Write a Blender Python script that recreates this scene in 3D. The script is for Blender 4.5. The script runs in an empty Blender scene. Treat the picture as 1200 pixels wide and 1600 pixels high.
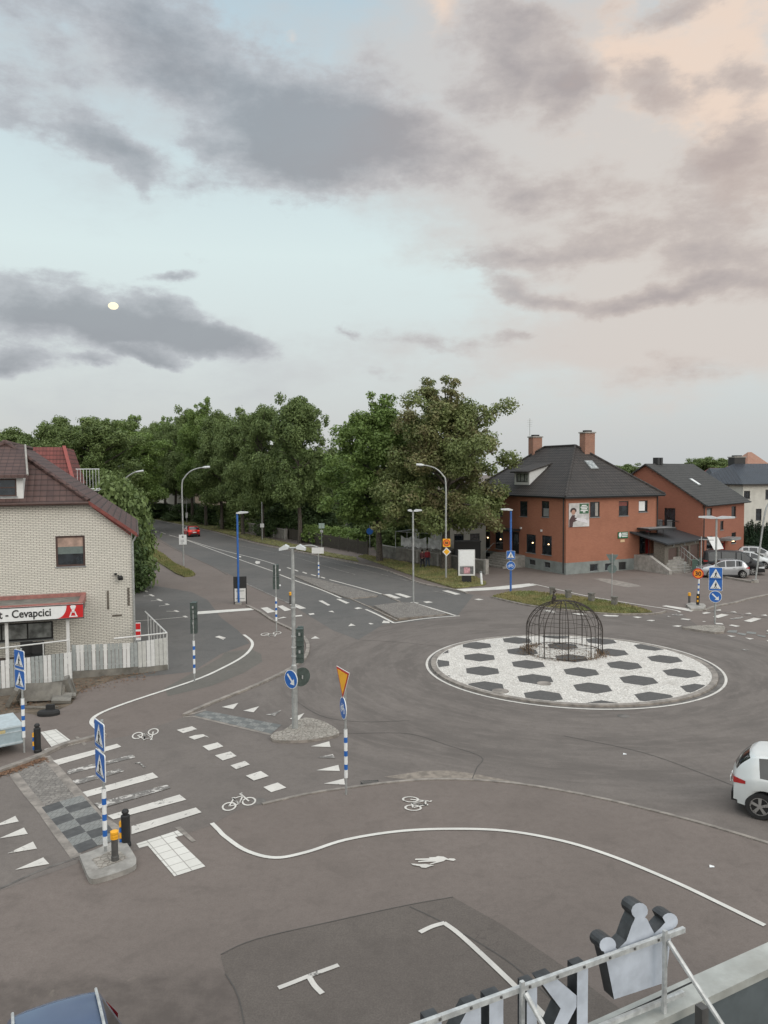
import bpy, bmesh, math, random
import numpy as np
from mathutils import Vector, Matrix, Euler
R = math.radians
random.seed(7)
S = bpy.context.scene
COL = S.collection

# ------------------------------------------------------------------ camera
CAM_Z = 9.0
cam_d = bpy.data.cameras.new("camera"); cam = bpy.data.objects.new("camera", cam_d); COL.objects.link(cam)
cam_d.sensor_fit = 'VERTICAL'; cam_d.sensor_height = 36.0; cam_d.sensor_width = 27.0; cam_d.lens = 27.0
cam_d.clip_start = 0.1; cam_d.clip_end = 9000
PITCH = math.atan(64 / 1200.0); ROLL = R(-0.4)
CM = (Matrix.Rotation(R(90) - PITCH, 3, 'X') @ Matrix.Rotation(ROLL, 3, 'Z'))
cam.matrix_world = Matrix.Translation((0, 0, CAM_Z)) @ CM.to_4x4()
S.camera = cam
CO = Vector((0, 0, CAM_Z))

def ray(px, py):
    return (CM @ Vector(((px - 600) / 1200.0, (800 - py) / 1200.0, -1.0))).normalized()
def G(px, py, z=0.0):
    r = ray(px, py); t = (z - CAM_Z) / r.z
    return CO + r * t
def AT(px, py, Y):
    r = ray(px, py); return CO + r * (Y / r.y)

# ------------------------------------------------------------------ exposure, world, sun
S.view_settings.view_transform = 'Standard'; S.view_settings.look = 'None'
S.view_settings.exposure = 0.0; S.view_settings.gamma = 1.0
S.render.resolution_x = 768; S.render.resolution_y = 1024
try:
    S.cycles.use_denoising = True; S.cycles.max_bounces = 6; S.cycles.transparent_max_bounces = 8
except Exception: pass

def lin(r, g, b):
    f = lambda c: (c / 255 / 12.92) if c / 255 <= 0.04045 else ((c / 255 + 0.055) / 1.055) ** 2.4
    return (f(r), f(g), f(b), 1.0)

SUN_AZ, SUN_EL = R(125), R(16)     # low sun behind the camera on the right, veiled by cloud
W = bpy.data.worlds.new("World"); S.world = W; W.use_nodes = True
wt = W.node_tree; wt.nodes.clear()
def wn(t, **k):
    n = wt.nodes.new(t)
    for a, v in k.items(): setattr(n, a, v)
    return n
def wl(a, b): wt.links.new(a, b)
def wmath(op, a, b=None, c=None, clamp=False):
    n = wn('ShaderNodeMath', operation=op); n.use_clamp = clamp
    for i, v in enumerate((a, b, c)):
        if v is None: continue
        if isinstance(v, (int, float)): n.inputs[i].default_value = v
        else: wl(v, n.inputs[i])
    return n.outputs[0]
def wmix(f, a, b):
    n = wn('ShaderNodeMix', data_type='RGBA')
    for s, v in ((n.inputs[0], f), (n.inputs[6], a), (n.inputs[7], b)):
        if isinstance(v, (int, float, tuple)): s.default_value = v
        else: wl(v, s)
    return n.outputs[2]
def wramp(x, lo, hi, smooth=True):
    n = wn('ShaderNodeMapRange'); n.interpolation_type = 'SMOOTHSTEP' if smooth else 'LINEAR'
    wl(x, n.inputs[0]); n.inputs[1].default_value = lo; n.inputs[2].default_value = hi
    return n.outputs[0]
tc = wn('ShaderNodeTexCoord'); sep = wn('ShaderNodeSeparateXYZ'); wl(tc.outputs['Generated'], sep.inputs[0])
sx, sy, sz = sep.outputs
AZ = wmath('ARCTAN2', sx, sy); EL = wmath('ARCSINE', sz)
comb = wn('ShaderNodeCombineXYZ'); wl(AZ, comb.inputs[0]); wl(EL, comb.inputs[1])
P0 = comb.outputs[0]
def wnoise(scale, detail, rough, vec=None, sx_=1, sy_=1, off=0):
    mp = wn('ShaderNodeMapping'); wl(vec if vec is not None else P0, mp.inputs[0]); mp.inputs['Scale'].default_value = (sx_, sy_, 1); mp.inputs['Location'].default_value = (off, off * 2, 0)
    n = wn('ShaderNodeTexNoise'); n.inputs['Scale'].default_value = scale; n.inputs['Detail'].default_value = detail; n.inputs['Roughness'].default_value = rough
    wl(mp.outputs[0], n.inputs['Vector']); return n
wn1 = wnoise(7, 7, 0.56, sy_=1.5)
wsub = wn('ShaderNodeVectorMath', operation='SUBTRACT'); wl(wn1.outputs['Color'], wsub.inputs[0]); wsub.inputs[1].default_value = (.5, .5, .5)
wsc = wn('ShaderNodeVectorMath', operation='MULTIPLY'); wl(wsub.outputs[0], wsc.inputs[0]); wsc.inputs[1].default_value = (.15, .085, 0)
wadd = wn('ShaderNodeVectorMath', operation='ADD'); wl(P0, wadd.inputs[0]); wl(wsc.outputs[0], wadd.inputs[1])
P1 = wadd.outputs[0]
def azel(px, py):
    r = ray(px, py); return math.atan2(r.x, r.y), math.asin(r.z)
def blobs(lst, vec=None):
    acc = None
    for (px, py, rx, ry, rot, w) in lst:
        a, e = azel(px, py)
        mp = wn('ShaderNodeMapping', vector_type='TEXTURE'); wl(P1 if vec is None else vec, mp.inputs[0])
        mp.inputs['Location'].default_value = (a, e, 0); mp.inputs['Rotation'].default_value = (0, 0, -R(rot))
        mp.inputs['Scale'].default_value = (rx / 1200 * 1.2, ry / 1200 * 1.2, 1)
        g = wn('ShaderNodeTexGradient', gradient_type='SPHERICAL'); wl(mp.outputs[0], g.inputs[0])
        acc = wmath('MULTIPLY_ADD', g.outputs['Fac'], w, acc if acc is not None else 0.0)
    return acc
DARK = [(200, 40, 240, 95, 24, 1.05), (400, 150, 240, 90, 24, 1.15), (570, 190, 180, 85, 0, 1.25), (480, 255, 160, 65, 8, 1.1),
        (50, 180, 170, 45, 14, 1.1), (200, 240, 95, 40, 20, 1.0), (330, 285, 70, 38, 10, .8), (220, 290, 50, 22, 10, .7),
        (90, 490, 250, 62, 4, 1.6), (230, 515, 170, 52, 8, 1.3), (330, 540, 95, 34, 8, 1.2), (20, 562, 80, 22, 2, 1.5),
        (270, 432, 48, 13, -5, 1.3), (830, 388, 165, 36, -2, 1.3), (800, 105, 130, 64, 20, 1.55), (905, 140, 60, 56, 40, 1.2),
        (1120, 410, 190, 80, 10, 1.3), (850, 460, 120, 26, 12, 1.2), (1020, 466, 140, 17, 0, 1.2), (700, 262, 200, 60, 18, .95),
        (1000, 290, 280, 60, 6, .8), (1160, 250, 120, 60, 0, .75), (700, 533, 130, 22, 4, .8), (795, 520, 65, 14, 0, .8),
        (580, 583, 70, 26, 8, .75), (1000, 590, 330, 34, 2, .55), (160, 573, 40, 10, 0, 1.2), (255, 572, 50, 14, 14, 1.3),
        (30, 50, 150, 60, 10, .7), (1030, 125, 85, 42, 20, 1.3), (1175, 112, 60, 34, 10, 1.2), (1120, 215, 110, 36, -10, 1.0), (1060, 12, 60, 24, 0, 1.0), (830, 30, 70, 30, 10, .9), (540, 517, 36, 9, 5, .9), (1000, 20, 160, 30, 5, .6),
        (120, 415, 110, 20, -3, .4), (560, 55, 60, 40, 0, .5), (920, 540, 90, 20, 0, .6)]
VEIL = [(1050, 170, 480, 290, 10, 1.4), (1130, 430, 360, 170, 0, 1.2), (680, 60, 260, 120, 0, .6), (150, 120, 330, 130, 15, .9),
        (720, 300, 330, 80, 12, .9), (850, 560, 430, 80, 0, .8), (100, 530, 350, 70, 0, .6), (350, 620, 500, 60, 0, .5)]
PEACH = [(705, 22, 80, 42, 0, 1.5), (960, 70, 130, 70, 10, 1.4), (1120, 50, 150, 95, 0, 1.6), (1190, 180, 130, 130, 0, 1.4),
         (1080, 230, 160, 80, 0, .9), (880, 190, 110, 60, 0, .7), (465, 62, 30, 16, 0, .9), (1200, 380, 150, 120, 0, .5)]
dS = blobs(DARK); vS = blobs(VEIL); pS = blobs(PEACH)
fb = wnoise(10, 10, 0.66, sy_=2.0, off=3.3).outputs['Fac']
fb2 = wnoise(5, 6, 0.6, sy_=2.2, off=7.7).outputs['Fac']
dN = wmath('ADD', dS, wmath('MULTIPLY', wmath('SUBTRACT', fb, .5), 2.3))
dA = wramp(dN, .32, .95)
dCore = wramp(dN, .50, 1.75)
vA = wmath('MULTIPLY', wramp(wmath('ADD', vS, wmath('MULTIPLY', wmath('SUBTRACT', fb2, .5), 2.2)), .1, 1.1), .85)
pA = wramp(wmath('ADD', pS, wmath('MULTIPLY', wmath('SUBTRACT', fb, .5), 3.2)), .55, 1.7)
side = wramp(AZ, -.25, .35)
# clear sky: physical sky blended with the pale evening haze of the photograph
sky = wn('ShaderNodeTexSky', sky_type='NISHITA'); sky.sun_disc = False
sky.sun_elevation = SUN_EL; sky.sun_rotation = SUN_AZ; sky.air_density = 1.3; sky.dust_density = 2.0
K = 10.0                                   # background strength is 0.1
cr = wn('ShaderNodeValToRGB'); wl(wramp(EL, -.02, .62, False), cr.inputs[0])
e = cr.color_ramp.elements
e[0].position = 0; e[0].color = lin(196, 200, 202)
e[1].position = 1; e[1].color = lin(176, 199, 214)
for p_, c_ in ((.10, (205, 208, 208)), (.25, (216, 224, 224)), (.45, (222, 237, 237)), (.7, (203, 221, 228))):
    k_ = e.new(p_); k_.color = lin(*c_)
sk = wn('ShaderNodeVectorMath', operation='SCALE'); wl(sky.outputs[0], sk.inputs[0]); sk.inputs[3].default_value = .1
skyc = wmix(.94, sk.outputs[0], cr.outputs[0])
veilc = wmix(side, lin(196, 200, 203), lin(214, 204, 197))
c1 = wmix(vA, skyc, veilc)
pale = wmix(side, lin(187, 190, 196), lin(201, 190, 184))
deep = wmix(side, lin(140, 144, 152), lin(162, 153, 154))
dc = wmix(dCore, pale, deep)
c2 = wmix(wmath('MULTIPLY', pA, .66), c1, lin(246, 219, 198))
c3 = wmix(wmath('MULTIPLY', dA, .78), c2, dc)
# unseen sky overhead and behind the camera, brightened and warmed to light the ground
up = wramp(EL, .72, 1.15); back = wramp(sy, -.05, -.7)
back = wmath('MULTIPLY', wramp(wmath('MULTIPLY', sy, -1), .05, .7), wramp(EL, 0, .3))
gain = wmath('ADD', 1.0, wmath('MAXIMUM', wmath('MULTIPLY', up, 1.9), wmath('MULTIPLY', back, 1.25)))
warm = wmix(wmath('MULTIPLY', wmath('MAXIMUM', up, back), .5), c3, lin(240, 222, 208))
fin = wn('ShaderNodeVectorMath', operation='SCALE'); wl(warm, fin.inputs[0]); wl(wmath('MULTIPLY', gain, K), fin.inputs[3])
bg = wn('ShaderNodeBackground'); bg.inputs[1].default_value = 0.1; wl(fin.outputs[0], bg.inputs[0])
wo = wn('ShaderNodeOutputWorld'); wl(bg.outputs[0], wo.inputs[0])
W.cycles.sampling_method = 'MANUAL'; W.cycles.sample_map_resolution = 512

sun_d = bpy.data.lights.new("sun", 'SUN'); sun = bpy.data.objects.new("sun", sun_d); COL.objects.link(sun)
sun_d.energy = 0.9; sun_d.angle = R(30); sun_d.color = (1, .93, .86)
sdir = Vector((math.sin(SUN_AZ) * math.cos(SUN_EL + R(14)), math.cos(SUN_AZ) * math.cos(SUN_EL + R(14)), math.sin(SUN_EL + R(14))))
sun.rotation_euler = sdir.to_track_quat('Z', 'Y').to_euler()

# ------------------------------------------------------------------ tagging and objects
def tag(o, label=None, cat=None, group=None, kind=None):
    if label: o['label'] = label
    if cat: o['category'] = cat
    if group: o['group'] = group
    if kind: o['kind'] = kind
    return o
def thing(name, label, cat, loc=(0, 0, 0), rz=0.0, group=None):
    o = bpy.data.objects.new(name, None); COL.objects.link(o); o.empty_display_size = .3
    o.location = loc; o.rotation_euler = (0, 0, rz)
    return tag(o, label, cat, group)
CHILD = {}
def reg(o, parent):
    o.parent = parent; CHILD.setdefault(parent.name, []).append(o)
def dup(o, parent=None, label=None, loc=None, rz=None, scale=None):
    c = o.copy(); COL.objects.link(c)
    if parent is not None: reg(c, parent)
    if label: c['label'] = label
    if loc is not None: c.location = loc
    if rz is not None: c.rotation_euler = (0, 0, rz)
    if scale is not None: c.scale = scale if hasattr(scale, '__len__') else (scale,) * 3
    for ch in CHILD.get(o.name, []): dup(ch, c)
    return c

class MB:
    def __init__(s): s.v = []; s.f = []; s.m = []
    def add(s, vs, fs, m=0):
        o = len(s.v); s.v += [tuple(v) for v in vs]; s.f += [tuple(i + o for i in f) for f in fs]; s.m += [m] * len(fs); return s
    def quad(s, a, b, c, d, m=0): return s.add([a, b, c, d], [(0, 1, 2, 3)], m)
    def poly(s, pts, m=0): return s.add(pts, [tuple(range(len(pts)))], m)
    def box(s, c, d, m=0, rz=0, tilt=None):
        x, y, z = (k / 2 for k in d)
        M = Matrix.Rotation(rz, 3, 'Z')
        if tilt is not None: M = M @ Euler(tilt).to_matrix()
        vs = [Vector(c) + M @ Vector(p) for p in ((-x, -y, -z), (x, -y, -z), (x, y, -z), (-x, y, -z), (-x, -y, z), (x, -y, z), (x, y, z), (-x, y, z))]
        return s.add(vs, [(0, 3, 2, 1), (4, 5, 6, 7), (0, 1, 5, 4), (1, 2, 6, 5), (2, 3, 7, 6), (3, 0, 4, 7)], m)
    def tube(s, pts, r, n=8, m=0, cap=True):
        pts = [Vector(p) for p in pts]; rs = r if hasattr(r, '__len__') else [r] * len(pts)
        vs = []; fs = []; prev = None
        for i, p in enumerate(pts):
            t = (pts[min(i + 1, len(pts) - 1)] - pts[max(i - 1, 0)]).normalized()
            if prev is None: u = t.orthogonal().normalized()
            else:
                u = prev - t * prev.dot(t); u = u.normalized() if u.length > 1e-6 else t.orthogonal().normalized()
            prev = u; w = t.cross(u)
            for k in range(n):
                a = 2 * math.pi * k / n; vs.append(p + (u * math.cos(a) + w * math.sin(a)) * rs[i])
        for i in range(len(pts) - 1):
            for k in range(n):
                k2 = (k + 1) % n; fs.append((i * n + k, i * n + k2, (i + 1) * n + k2, (i + 1) * n + k))
        if cap: fs.append(tuple(range(n))[::-1]); fs.append(tuple((len(pts) - 1) * n + k for k in range(n)))
        return s.add(vs, fs, m)
    def lathe(s, prof, n=16, c=(0, 0, 0), m=0):     # prof: (r,z)
        vs = []; fs = []
        for r, z in prof:
            for k in range(n):
                a = 2 * math.pi * k / n; vs.append((c[0] + r * math.cos(a), c[1] + r * math.sin(a), c[2] + z))
        for i in range(len(prof) - 1):
            for k in range(n):
                k2 = (k + 1) % n; fs.append((i * n + k, i * n + k2, (i + 1) * n + k2, (i + 1) * n + k))
        fs.append(tuple(range(n))[::-1]); fs.append(tuple((len(prof) - 1) * n + k for k in range(n)))
        return s.add(vs, fs, m)
    def prism(s, pts, z0, z1, m=0, ms=None):   # pts 2D counter-clockwise
        n = len(pts); vs = [(x, y, z0) for x, y in pts] + [(x, y, z1) for x, y in pts]
        s.add(vs, [tuple(range(n, 2 * n))], m)
        s.add(vs, [tuple(range(n))[::-1]], m)
        s.add(vs, [(i, (i + 1) % n, n + (i + 1) % n, n + i) for i in range(n)], m if ms is None else ms)
        return s
    def extr(s, pts, O, ex, ey, en, t, m=0, ms=None):  # 2D outline in plane (ex,ey) at O, thickness t along -en
        O = Vector(O); ex = Vector(ex); ey = Vector(ey); en = Vector(en); n = len(pts)
        vs = [O + ex * x + ey * y for x, y in pts] + [O + ex * x + ey * y - en * t for x, y in pts]
        s.add(vs, [tuple(range(n))], m); s.add(vs, [tuple(range(n, 2 * n))[::-1]], m if ms is None else ms)
        s.add(vs, [(i, n + i, n + (i + 1) % n, (i + 1) % n) for i in range(n)], m if ms is None else ms)
        return s
    def build(s, name, mats, parent=None, smooth=False, uv=True, loc=None):
        me = bpy.data.meshes.new(name)
        me.from_pydata(s.v, [], s.f)
        mats = mats if isinstance(mats, (list, tuple)) else [mats]
        for m in mats: me.materials.append(m)
        me.polygons.foreach_set('material_index', s.m)
        if smooth is True: me.polygons.foreach_set('use_smooth', [True] * len(s.f))
        me.update()
        if uv:
            ul = me.uv_layers.new(name='UVMap'); 
            for p in me.polygons:
                n = p.normal
                if abs(n.z) > .98: u = Vector((1, 0, 0)); w = Vector((0, 1, 0))
                else:
                    u = Vector((-n.y, n.x, 0)).normalized(); w = n.cross(u)
                for li in p.loop_indices:
                    co = me.vertices[me.loops[li].vertex_index].co; ul.data[li].uv = (co.dot(u), co.dot(w))
        o = bpy.data.objects.new(name, me); COL.objects.link(o)
        if smooth == 'auto':
            bm = bmesh.new(); bm.from_mesh(me)
            for f in bm.faces: f.smooth = True
            for ed in bm.edges:
                if len(ed.link_faces) == 2 and ed.calc_face_angle(0) > .6: ed.smooth = False
            bm.to_mesh(me); bm.free()
        if parent is not None: reg(o, parent)
        if loc is not None: o.location = loc
        return o

# ------------------------------------------------------------------ materials
MATS = {}
class NT:
    def __init__(s, name):
        s.m = bpy.data.materials.new(name); s.m.use_nodes = True; s.t = s.m.node_tree; s.b = s.t.nodes['Principled BSDF']; MATS[name] = s.m
        s.c = s.t.nodes.new('ShaderNodeTexCoord')
    def n(s, t, **k):
        x = s.t.nodes.new(t)
        for a, v in k.items(): setattr(x, a, v)
        return x
    def l(s, a, b): s.t.links.new(a, b)
    def co(s, kind='Object', sc=(1, 1, 1), rot=(0, 0, 0)):
        if kind == 'World': src = s.n('ShaderNodeNewGeometry').outputs['Position']
        else: src = s.c.outputs[kind]
        mp = s.n('ShaderNodeMapping'); s.l(src, mp.inputs[0]); mp.inputs['Scale'].default_value = sc; mp.inputs['Rotation'].default_value = rot
        return mp.outputs[0]
    def noise(s, scale, detail=4, rough=.55, vec=None, dist=0):
        x = s.n('ShaderNodeTexNoise'); x.inputs['Scale'].default_value = scale; x.inputs['Detail'].default_value = detail
        x.inputs['Roughness'].default_value = rough; x.inputs['Distortion'].default_value = dist
        if vec is not None: s.l(vec, x.inputs['Vector'])
        return x.outputs['Fac']
    def rng(s, x, a, b, c=0., d=1., smooth=True):
        m = s.n('ShaderNodeMapRange'); m.interpolation_type = 'SMOOTHSTEP' if smooth else 'LINEAR'
        s.l(x, m.inputs[0])
        for i, v in enumerate((a, b, c, d)): m.inputs[i + 1].default_value = v
        return m.outputs[0]
    def math(s, op, a, b=None, clamp=False):
        m = s.n('ShaderNodeMath', operation=op); m.use_clamp = clamp
        for i, v in enumerate((a, b)):
            if v is None: continue
            if isinstance(v, (int, float)): m.inputs[i].default_value = v
            else: s.l(v, m.inputs[i])
        return m.outputs[0]
    def mix(s, f, a, b, bt='MIX'):
        m = s.n('ShaderNodeMix', data_type='RGBA', blend_type=bt)
        for k, v in ((m.inputs[0], f), (m.inputs[6], a), (m.inputs[7], b)):
            if isinstance(v, (int, float)): k.default_value = v
            elif isinstance(v, tuple): k.default_value = v if len(v) == 4 else (*v, 1)
            else: s.l(v, k)
        return m.outputs[2]
    def col(s, c):
        if isinstance(c, tuple): s.b.inputs['Base Color'].default_value = c if len(c) == 4 else (*c, 1)
        else: s.l(c, s.b.inputs['Base Color'])
    def set(s, **k):
        for a, v in k.items():
            i = s.b.inputs[a.replace('_', ' ')]
            if isinstance(v, (int, float, tuple)): i.default_value = v
            else: s.l(v, i)
        return s
    def bump(s, h, st=.3, d=.02):
        b = s.n('ShaderNodeBump'); b.inputs['Strength'].default_value = st; b.inputs['Distance'].default_value = d
        s.l(h, b.inputs['Height']); s.l(b.outputs[0], s.b.inputs['Normal'])
def mul(c, k): return tuple(x * k for x in c[:3])

def plain(name, c, rough=.6, metal=0., var=.12, scale=6, dirt=None, kind='Object', coat=0., bump=.0, spec=None):
    t = NT(name); v = t.co(kind)
    n = t.noise(scale, 5, .6, v)
    cc = t.mix(t.rng(n, .3, .7), mul(c, 1 - var), mul(c, 1 + var))
    if dirt: cc = t.mix(t.rng(t.noise(scale * .35, 6, .7, v), .5, .75, 0, .6), cc, dirt)
    t.col(cc); t.set(Roughness=t.rng(n, .2, .8, max(.03, rough - .08), min(1., rough + .08)), Metallic=float(metal))
    if coat: t.set(Coat_Weight=coat, Coat_Roughness=.05)
    if spec is not None: t.set(Specular_IOR_Level=spec)
    if bump: t.bump(t.noise(scale * 6, 3, .6, v), bump, .01)
    return t.m

def asphalt(name, c, c2, stain=.5, swirl=None, grain=1.0):
    t = NT(name); v = t.co('World')
    big = t.noise(.16, 6, .62, v); mid = t.noise(1.1, 6, .65, v, .4); fine = t.noise(28, 4, .75, v); gr = t.noise(95, 2, .7, v)
    cc = t.mix(t.rng(big, .36, .64), c, c2)
    cc = t.mix(t.rng(mid, .48, .72, 0, stain), cc, mul(c, .72))
    cc = t.mix(t.rng(mid, .28, .42, .30, 0), cc, mul(c2, 1.22))
    if swirl:                                   # tyre-polished lanes running round the island
        g = t.n('ShaderNodeNewGeometry'); sp = t.n('ShaderNodeSeparateXYZ'); t.l(g.outputs['Position'], sp.inputs[0])
        dx = t.math('SUBTRACT', sp.outputs[0], swirl[0]); dy = t.math('SUBTRACT', sp.outputs[1], swirl[1])
        r = t.math('SQRT', t.math('ADD', t.math('MULTIPLY', dx, dx), t.math('MULTIPLY', dy, dy)))
        a = t.math('ARCTAN2', dy, dx)
        cb = t.n('ShaderNodeCombineXYZ'); t.l(r, cb.inputs[0]); t.l(t.math('MULTIPLY', a, 2.2), cb.inputs[1])
        s1 = t.noise(.75, 6, .6, cb.outputs[0]); s2 = t.noise(3.5, 4, .6, cb.outputs[0])
        msk = t.rng(r, 17, 13.5)
        cc = t.mix(t.math('MULTIPLY', t.rng(s1, .42, .62, 0, .6), msk), cc, mul(c, .66))
        cc = t.mix(t.math('MULTIPLY', t.rng(s2, .46, .68, 0, .5), msk), cc, mul(c2, 1.15))
    if name == 'pavement_asphalt':
        g2 = t.n('ShaderNodeNewGeometry'); s2 = t.n('ShaderNodeSeparateXYZ'); t.l(g2.outputs['Position'], s2.inputs[0])
        yy = t.math('ADD', s2.outputs[1], t.math('MULTIPLY', t.math('SUBTRACT', t.noise(.9, 7, .7, v), .5), 1.3)); yy = t.math('ADD', yy, t.math('MULTIPLY', s2.outputs[0], -.06))
        m_ = t.math('MULTIPLY', t.rng(yy, 13.75, 13.35), t.rng(s2.outputs[0], -1.5, -2.2))
        oc = t.mix(t.rng(t.noise(2.0, 7, .7, v), .35, .65), mul(c, .62), mul(c, .9)); oc = t.mix(t.rng(t.noise(1.15, 8, .68, v, .6), .60, .70, 0, .75), oc, (.25, .215, .175))
        cc = t.mix(m_, cc, oc)
    cc = t.mix(t.rng(t.noise(5.5, 6, .72, v), .42, .66, 0, .30), cc, mul(c, .70))
    # fine cracks
    vo = t.n('ShaderNodeTexVoronoi', feature='DISTANCE_TO_EDGE'); vo.inputs['Scale'].default_value = .22
    wv = t.n('ShaderNodeVectorMath', operation='ADD'); nz = t.n('ShaderNodeTexNoise'); nz.inputs['Scale'].default_value = .8; nz.inputs['Detail'].default_value = 6
    t.l(v, nz.inputs['Vector']); sc = t.n('ShaderNodeVectorMath', operation='SCALE'); t.l(nz.outputs['Color'], sc.inputs[0]); sc.inputs[3].default_value = 2.6
    t.l(v, wv.inputs[0]); t.l(sc.outputs[0], wv.inputs[1]); t.l(wv.outputs[0], vo.inputs['Vector'])
    crack = t.math('MULTIPLY', t.rng(vo.outputs['Distance'], .004, .0, 0, .55), t.rng(t.noise(.1, 3, .5, v), .55, .65))
    cc = t.mix(crack, cc, mul(c, .45))
    cc = t.mix(t.rng(fine, .3, .7, .0, .45 * grain), cc, mul(c, .62))
    cc = t.mix(t.rng(gr, .62, .78, 0, .45 * grain), cc, mul(c2, 1.8))
    cc = t.mix(t.rng(t.noise(300, 2, .6, v), .6, .75, 0, .35 * grain), cc, mul(c, .5))
    t.col(cc); t.set(Roughness=.88, Specular_IOR_Level=.3); t.bump(t.math('ADD', fine, gr), .25, .006)
    return t.m

def paint(name, c, wear=.5, ground=(.12, .11, .10)):
    t = NT(name); v = t.co('World')
    w = t.noise(3.2, 8, .72, v, .5); w2 = t.noise(26, 4, .7, v)
    k = t.math('ADD', w, t.math('MULTIPLY', w2, .22))
    cc = t.mix(t.rng(t.noise(1.4, 4, .6, v), .3, .7), c, mul(c, .84))
    cc = t.mix(t.rng(w2, .35, .7, 0, .22), cc, mul(c, .6))
    cc = t.mix(t.rng(k, .78 - wear * .25, .84 - wear * .25, 0, .92), cc, ground)
    t.col(cc); t.set(Roughness=.75); t.bump(w2, .2, .004)
    return t.m

def brick(name, c1, c2, mortar, bw=.25, bh=.075, ms=.012, off=.5, bumps=.5, weather=.25):
    t = NT(name); v = t.co('UV')
    b = t.n('ShaderNodeTexBrick'); b.offset = off; t.l(v, b.inputs['Vector'])
    b.inputs['Color1'].default_value = (*c1[:3], 1); b.inputs['Color2'].default_value = (*c2[:3], 1); b.inputs['Mortar'].default_value = (*mortar[:3], 1)
    b.inputs['Scale'].default_value = 1; b.inputs['Mortar Size'].default_value = ms; b.inputs['Brick Width'].default_value = bw; b.inputs['Row Height'].default_value = bh; b.inputs['Mortar Smooth'].default_value = .2
    n = t.noise(.6, 6, .65, t.co('Object'))
    cc = t.mix(t.rng(n, .42, .7, 0, weather), b.outputs['Color'], mul(c1, .62))
    n2 = t.noise(14, 3, .6, t.co('Object')); cc = t.mix(t.rng(n2, .3, .7, 0, .2), cc, mul(c2, .7))
    t.col(cc); t.set(Roughness=.85)
    t.bump(t.math('SUBTRACT', 1, b.outputs['Fac']), bumps, .01)
    return t.m

def tiles(name, c, c2, w=.3, h=.33, rough=.75):
    t = NT(name); v = t.co('UV'); sp = t.n('ShaderNodeSeparateXYZ'); t.l(v, sp.inputs[0])
    fx = t.math('FRACT', t.math('DIVIDE', sp.outputs[0], w)); fy = t.math('FRACT', t.math('DIVIDE', sp.outputs[1], h))
    wave = t.math('SINE', t.math('MULTIPLY', fx, math.pi)); step = t.math('SUBTRACT', 1, fy)
    b = t.n('ShaderNodeTexBrick'); b.offset = 0; t.l(v, b.inputs['Vector']); b.inputs['Scale'].default_value = 1
    b.inputs['Brick Width'].default_value = w; b.inputs['Row Height'].default_value = h; b.inputs['Mortar Size'].default_value = .012
    b.inputs['Color1'].default_value = (*c[:3], 1); b.inputs['Color2'].default_value = (*c2[:3], 1); b.inputs['Mortar'].default_value = (*mul(c, .35), 1)
    n = t.noise(.9, 6, .65, t.co('Object')); 
    cc = t.mix(t.rng(n, .4, .68, 0, .55), b.outputs['Color'], mul(c2, .6))
    cc = t.mix(t.rng(t.noise(9, 3, .7, t.co('Object')), .55, .75, 0, .4), cc, mul(c2, 1.7))
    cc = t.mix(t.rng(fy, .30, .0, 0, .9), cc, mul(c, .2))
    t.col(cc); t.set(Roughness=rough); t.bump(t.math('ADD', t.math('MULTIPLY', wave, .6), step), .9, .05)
    return t.m

def glass(name, c=(.02, .025, .03), rough=.04):
    t = NT(name); n = t.noise(2.5, 3, .5, t.co('Object'))
    t.col(t.mix(t.rng(n, .3, .7), mul(c, .6), mul(c, 1.6))); t.set(Roughness=rough, Specular_IOR_Level=.9); t.set(Metallic=0.0)
    t.bump(t.noise(1.2, 2, .5, t.co('Object')), .03, .05)
    return t.m

def leafmat(name, c, c2, c3=None):
    t = NT(name); g = t.n('ShaderNodeNewGeometry')
    n = t.noise(.55, 4, .6, t.co('Object')); n2 = t.noise(3.2, 3, .6, t.co('Object'))
    oi = t.n('ShaderNodeObjectInfo')
    cc = t.mix(t.rng(n, .35, .65), c, c2)
    cc = t.mix(t.rng(n2, .35, .7, 0, .5), cc, mul(c, .7))
    if c3: cc = t.mix(t.rng(t.noise(.30, 3, .6, t.co('Object')), .48, .60, 0, .85), cc, c3)
    cc = t.mix(t.rng(g.outputs['Random Per Island'], 0, 1, 0, .55), cc, mul(c2, 1.45))
    cc = t.mix(t.rng(oi.outputs['Random'], 0, 1, 0, .35), cc, mul(c2, 1.15))
    t.col(cc); t.set(Roughness=.6, Specular_IOR_Level=.35)
    tr = t.n('ShaderNodeBsdfTranslucent'); t.l(cc, tr.inputs[0])
    mx = t.n('ShaderNodeMixShader'); mx.inputs[0].default_value = .28
    out = t.t.nodes['Material Output']; t.l(t.b.outputs[0], mx.inputs[1]); t.l(tr.outputs[0], mx.inputs[2]); t.l(mx.outputs[0], out.inputs[0])
    return t.m

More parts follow.
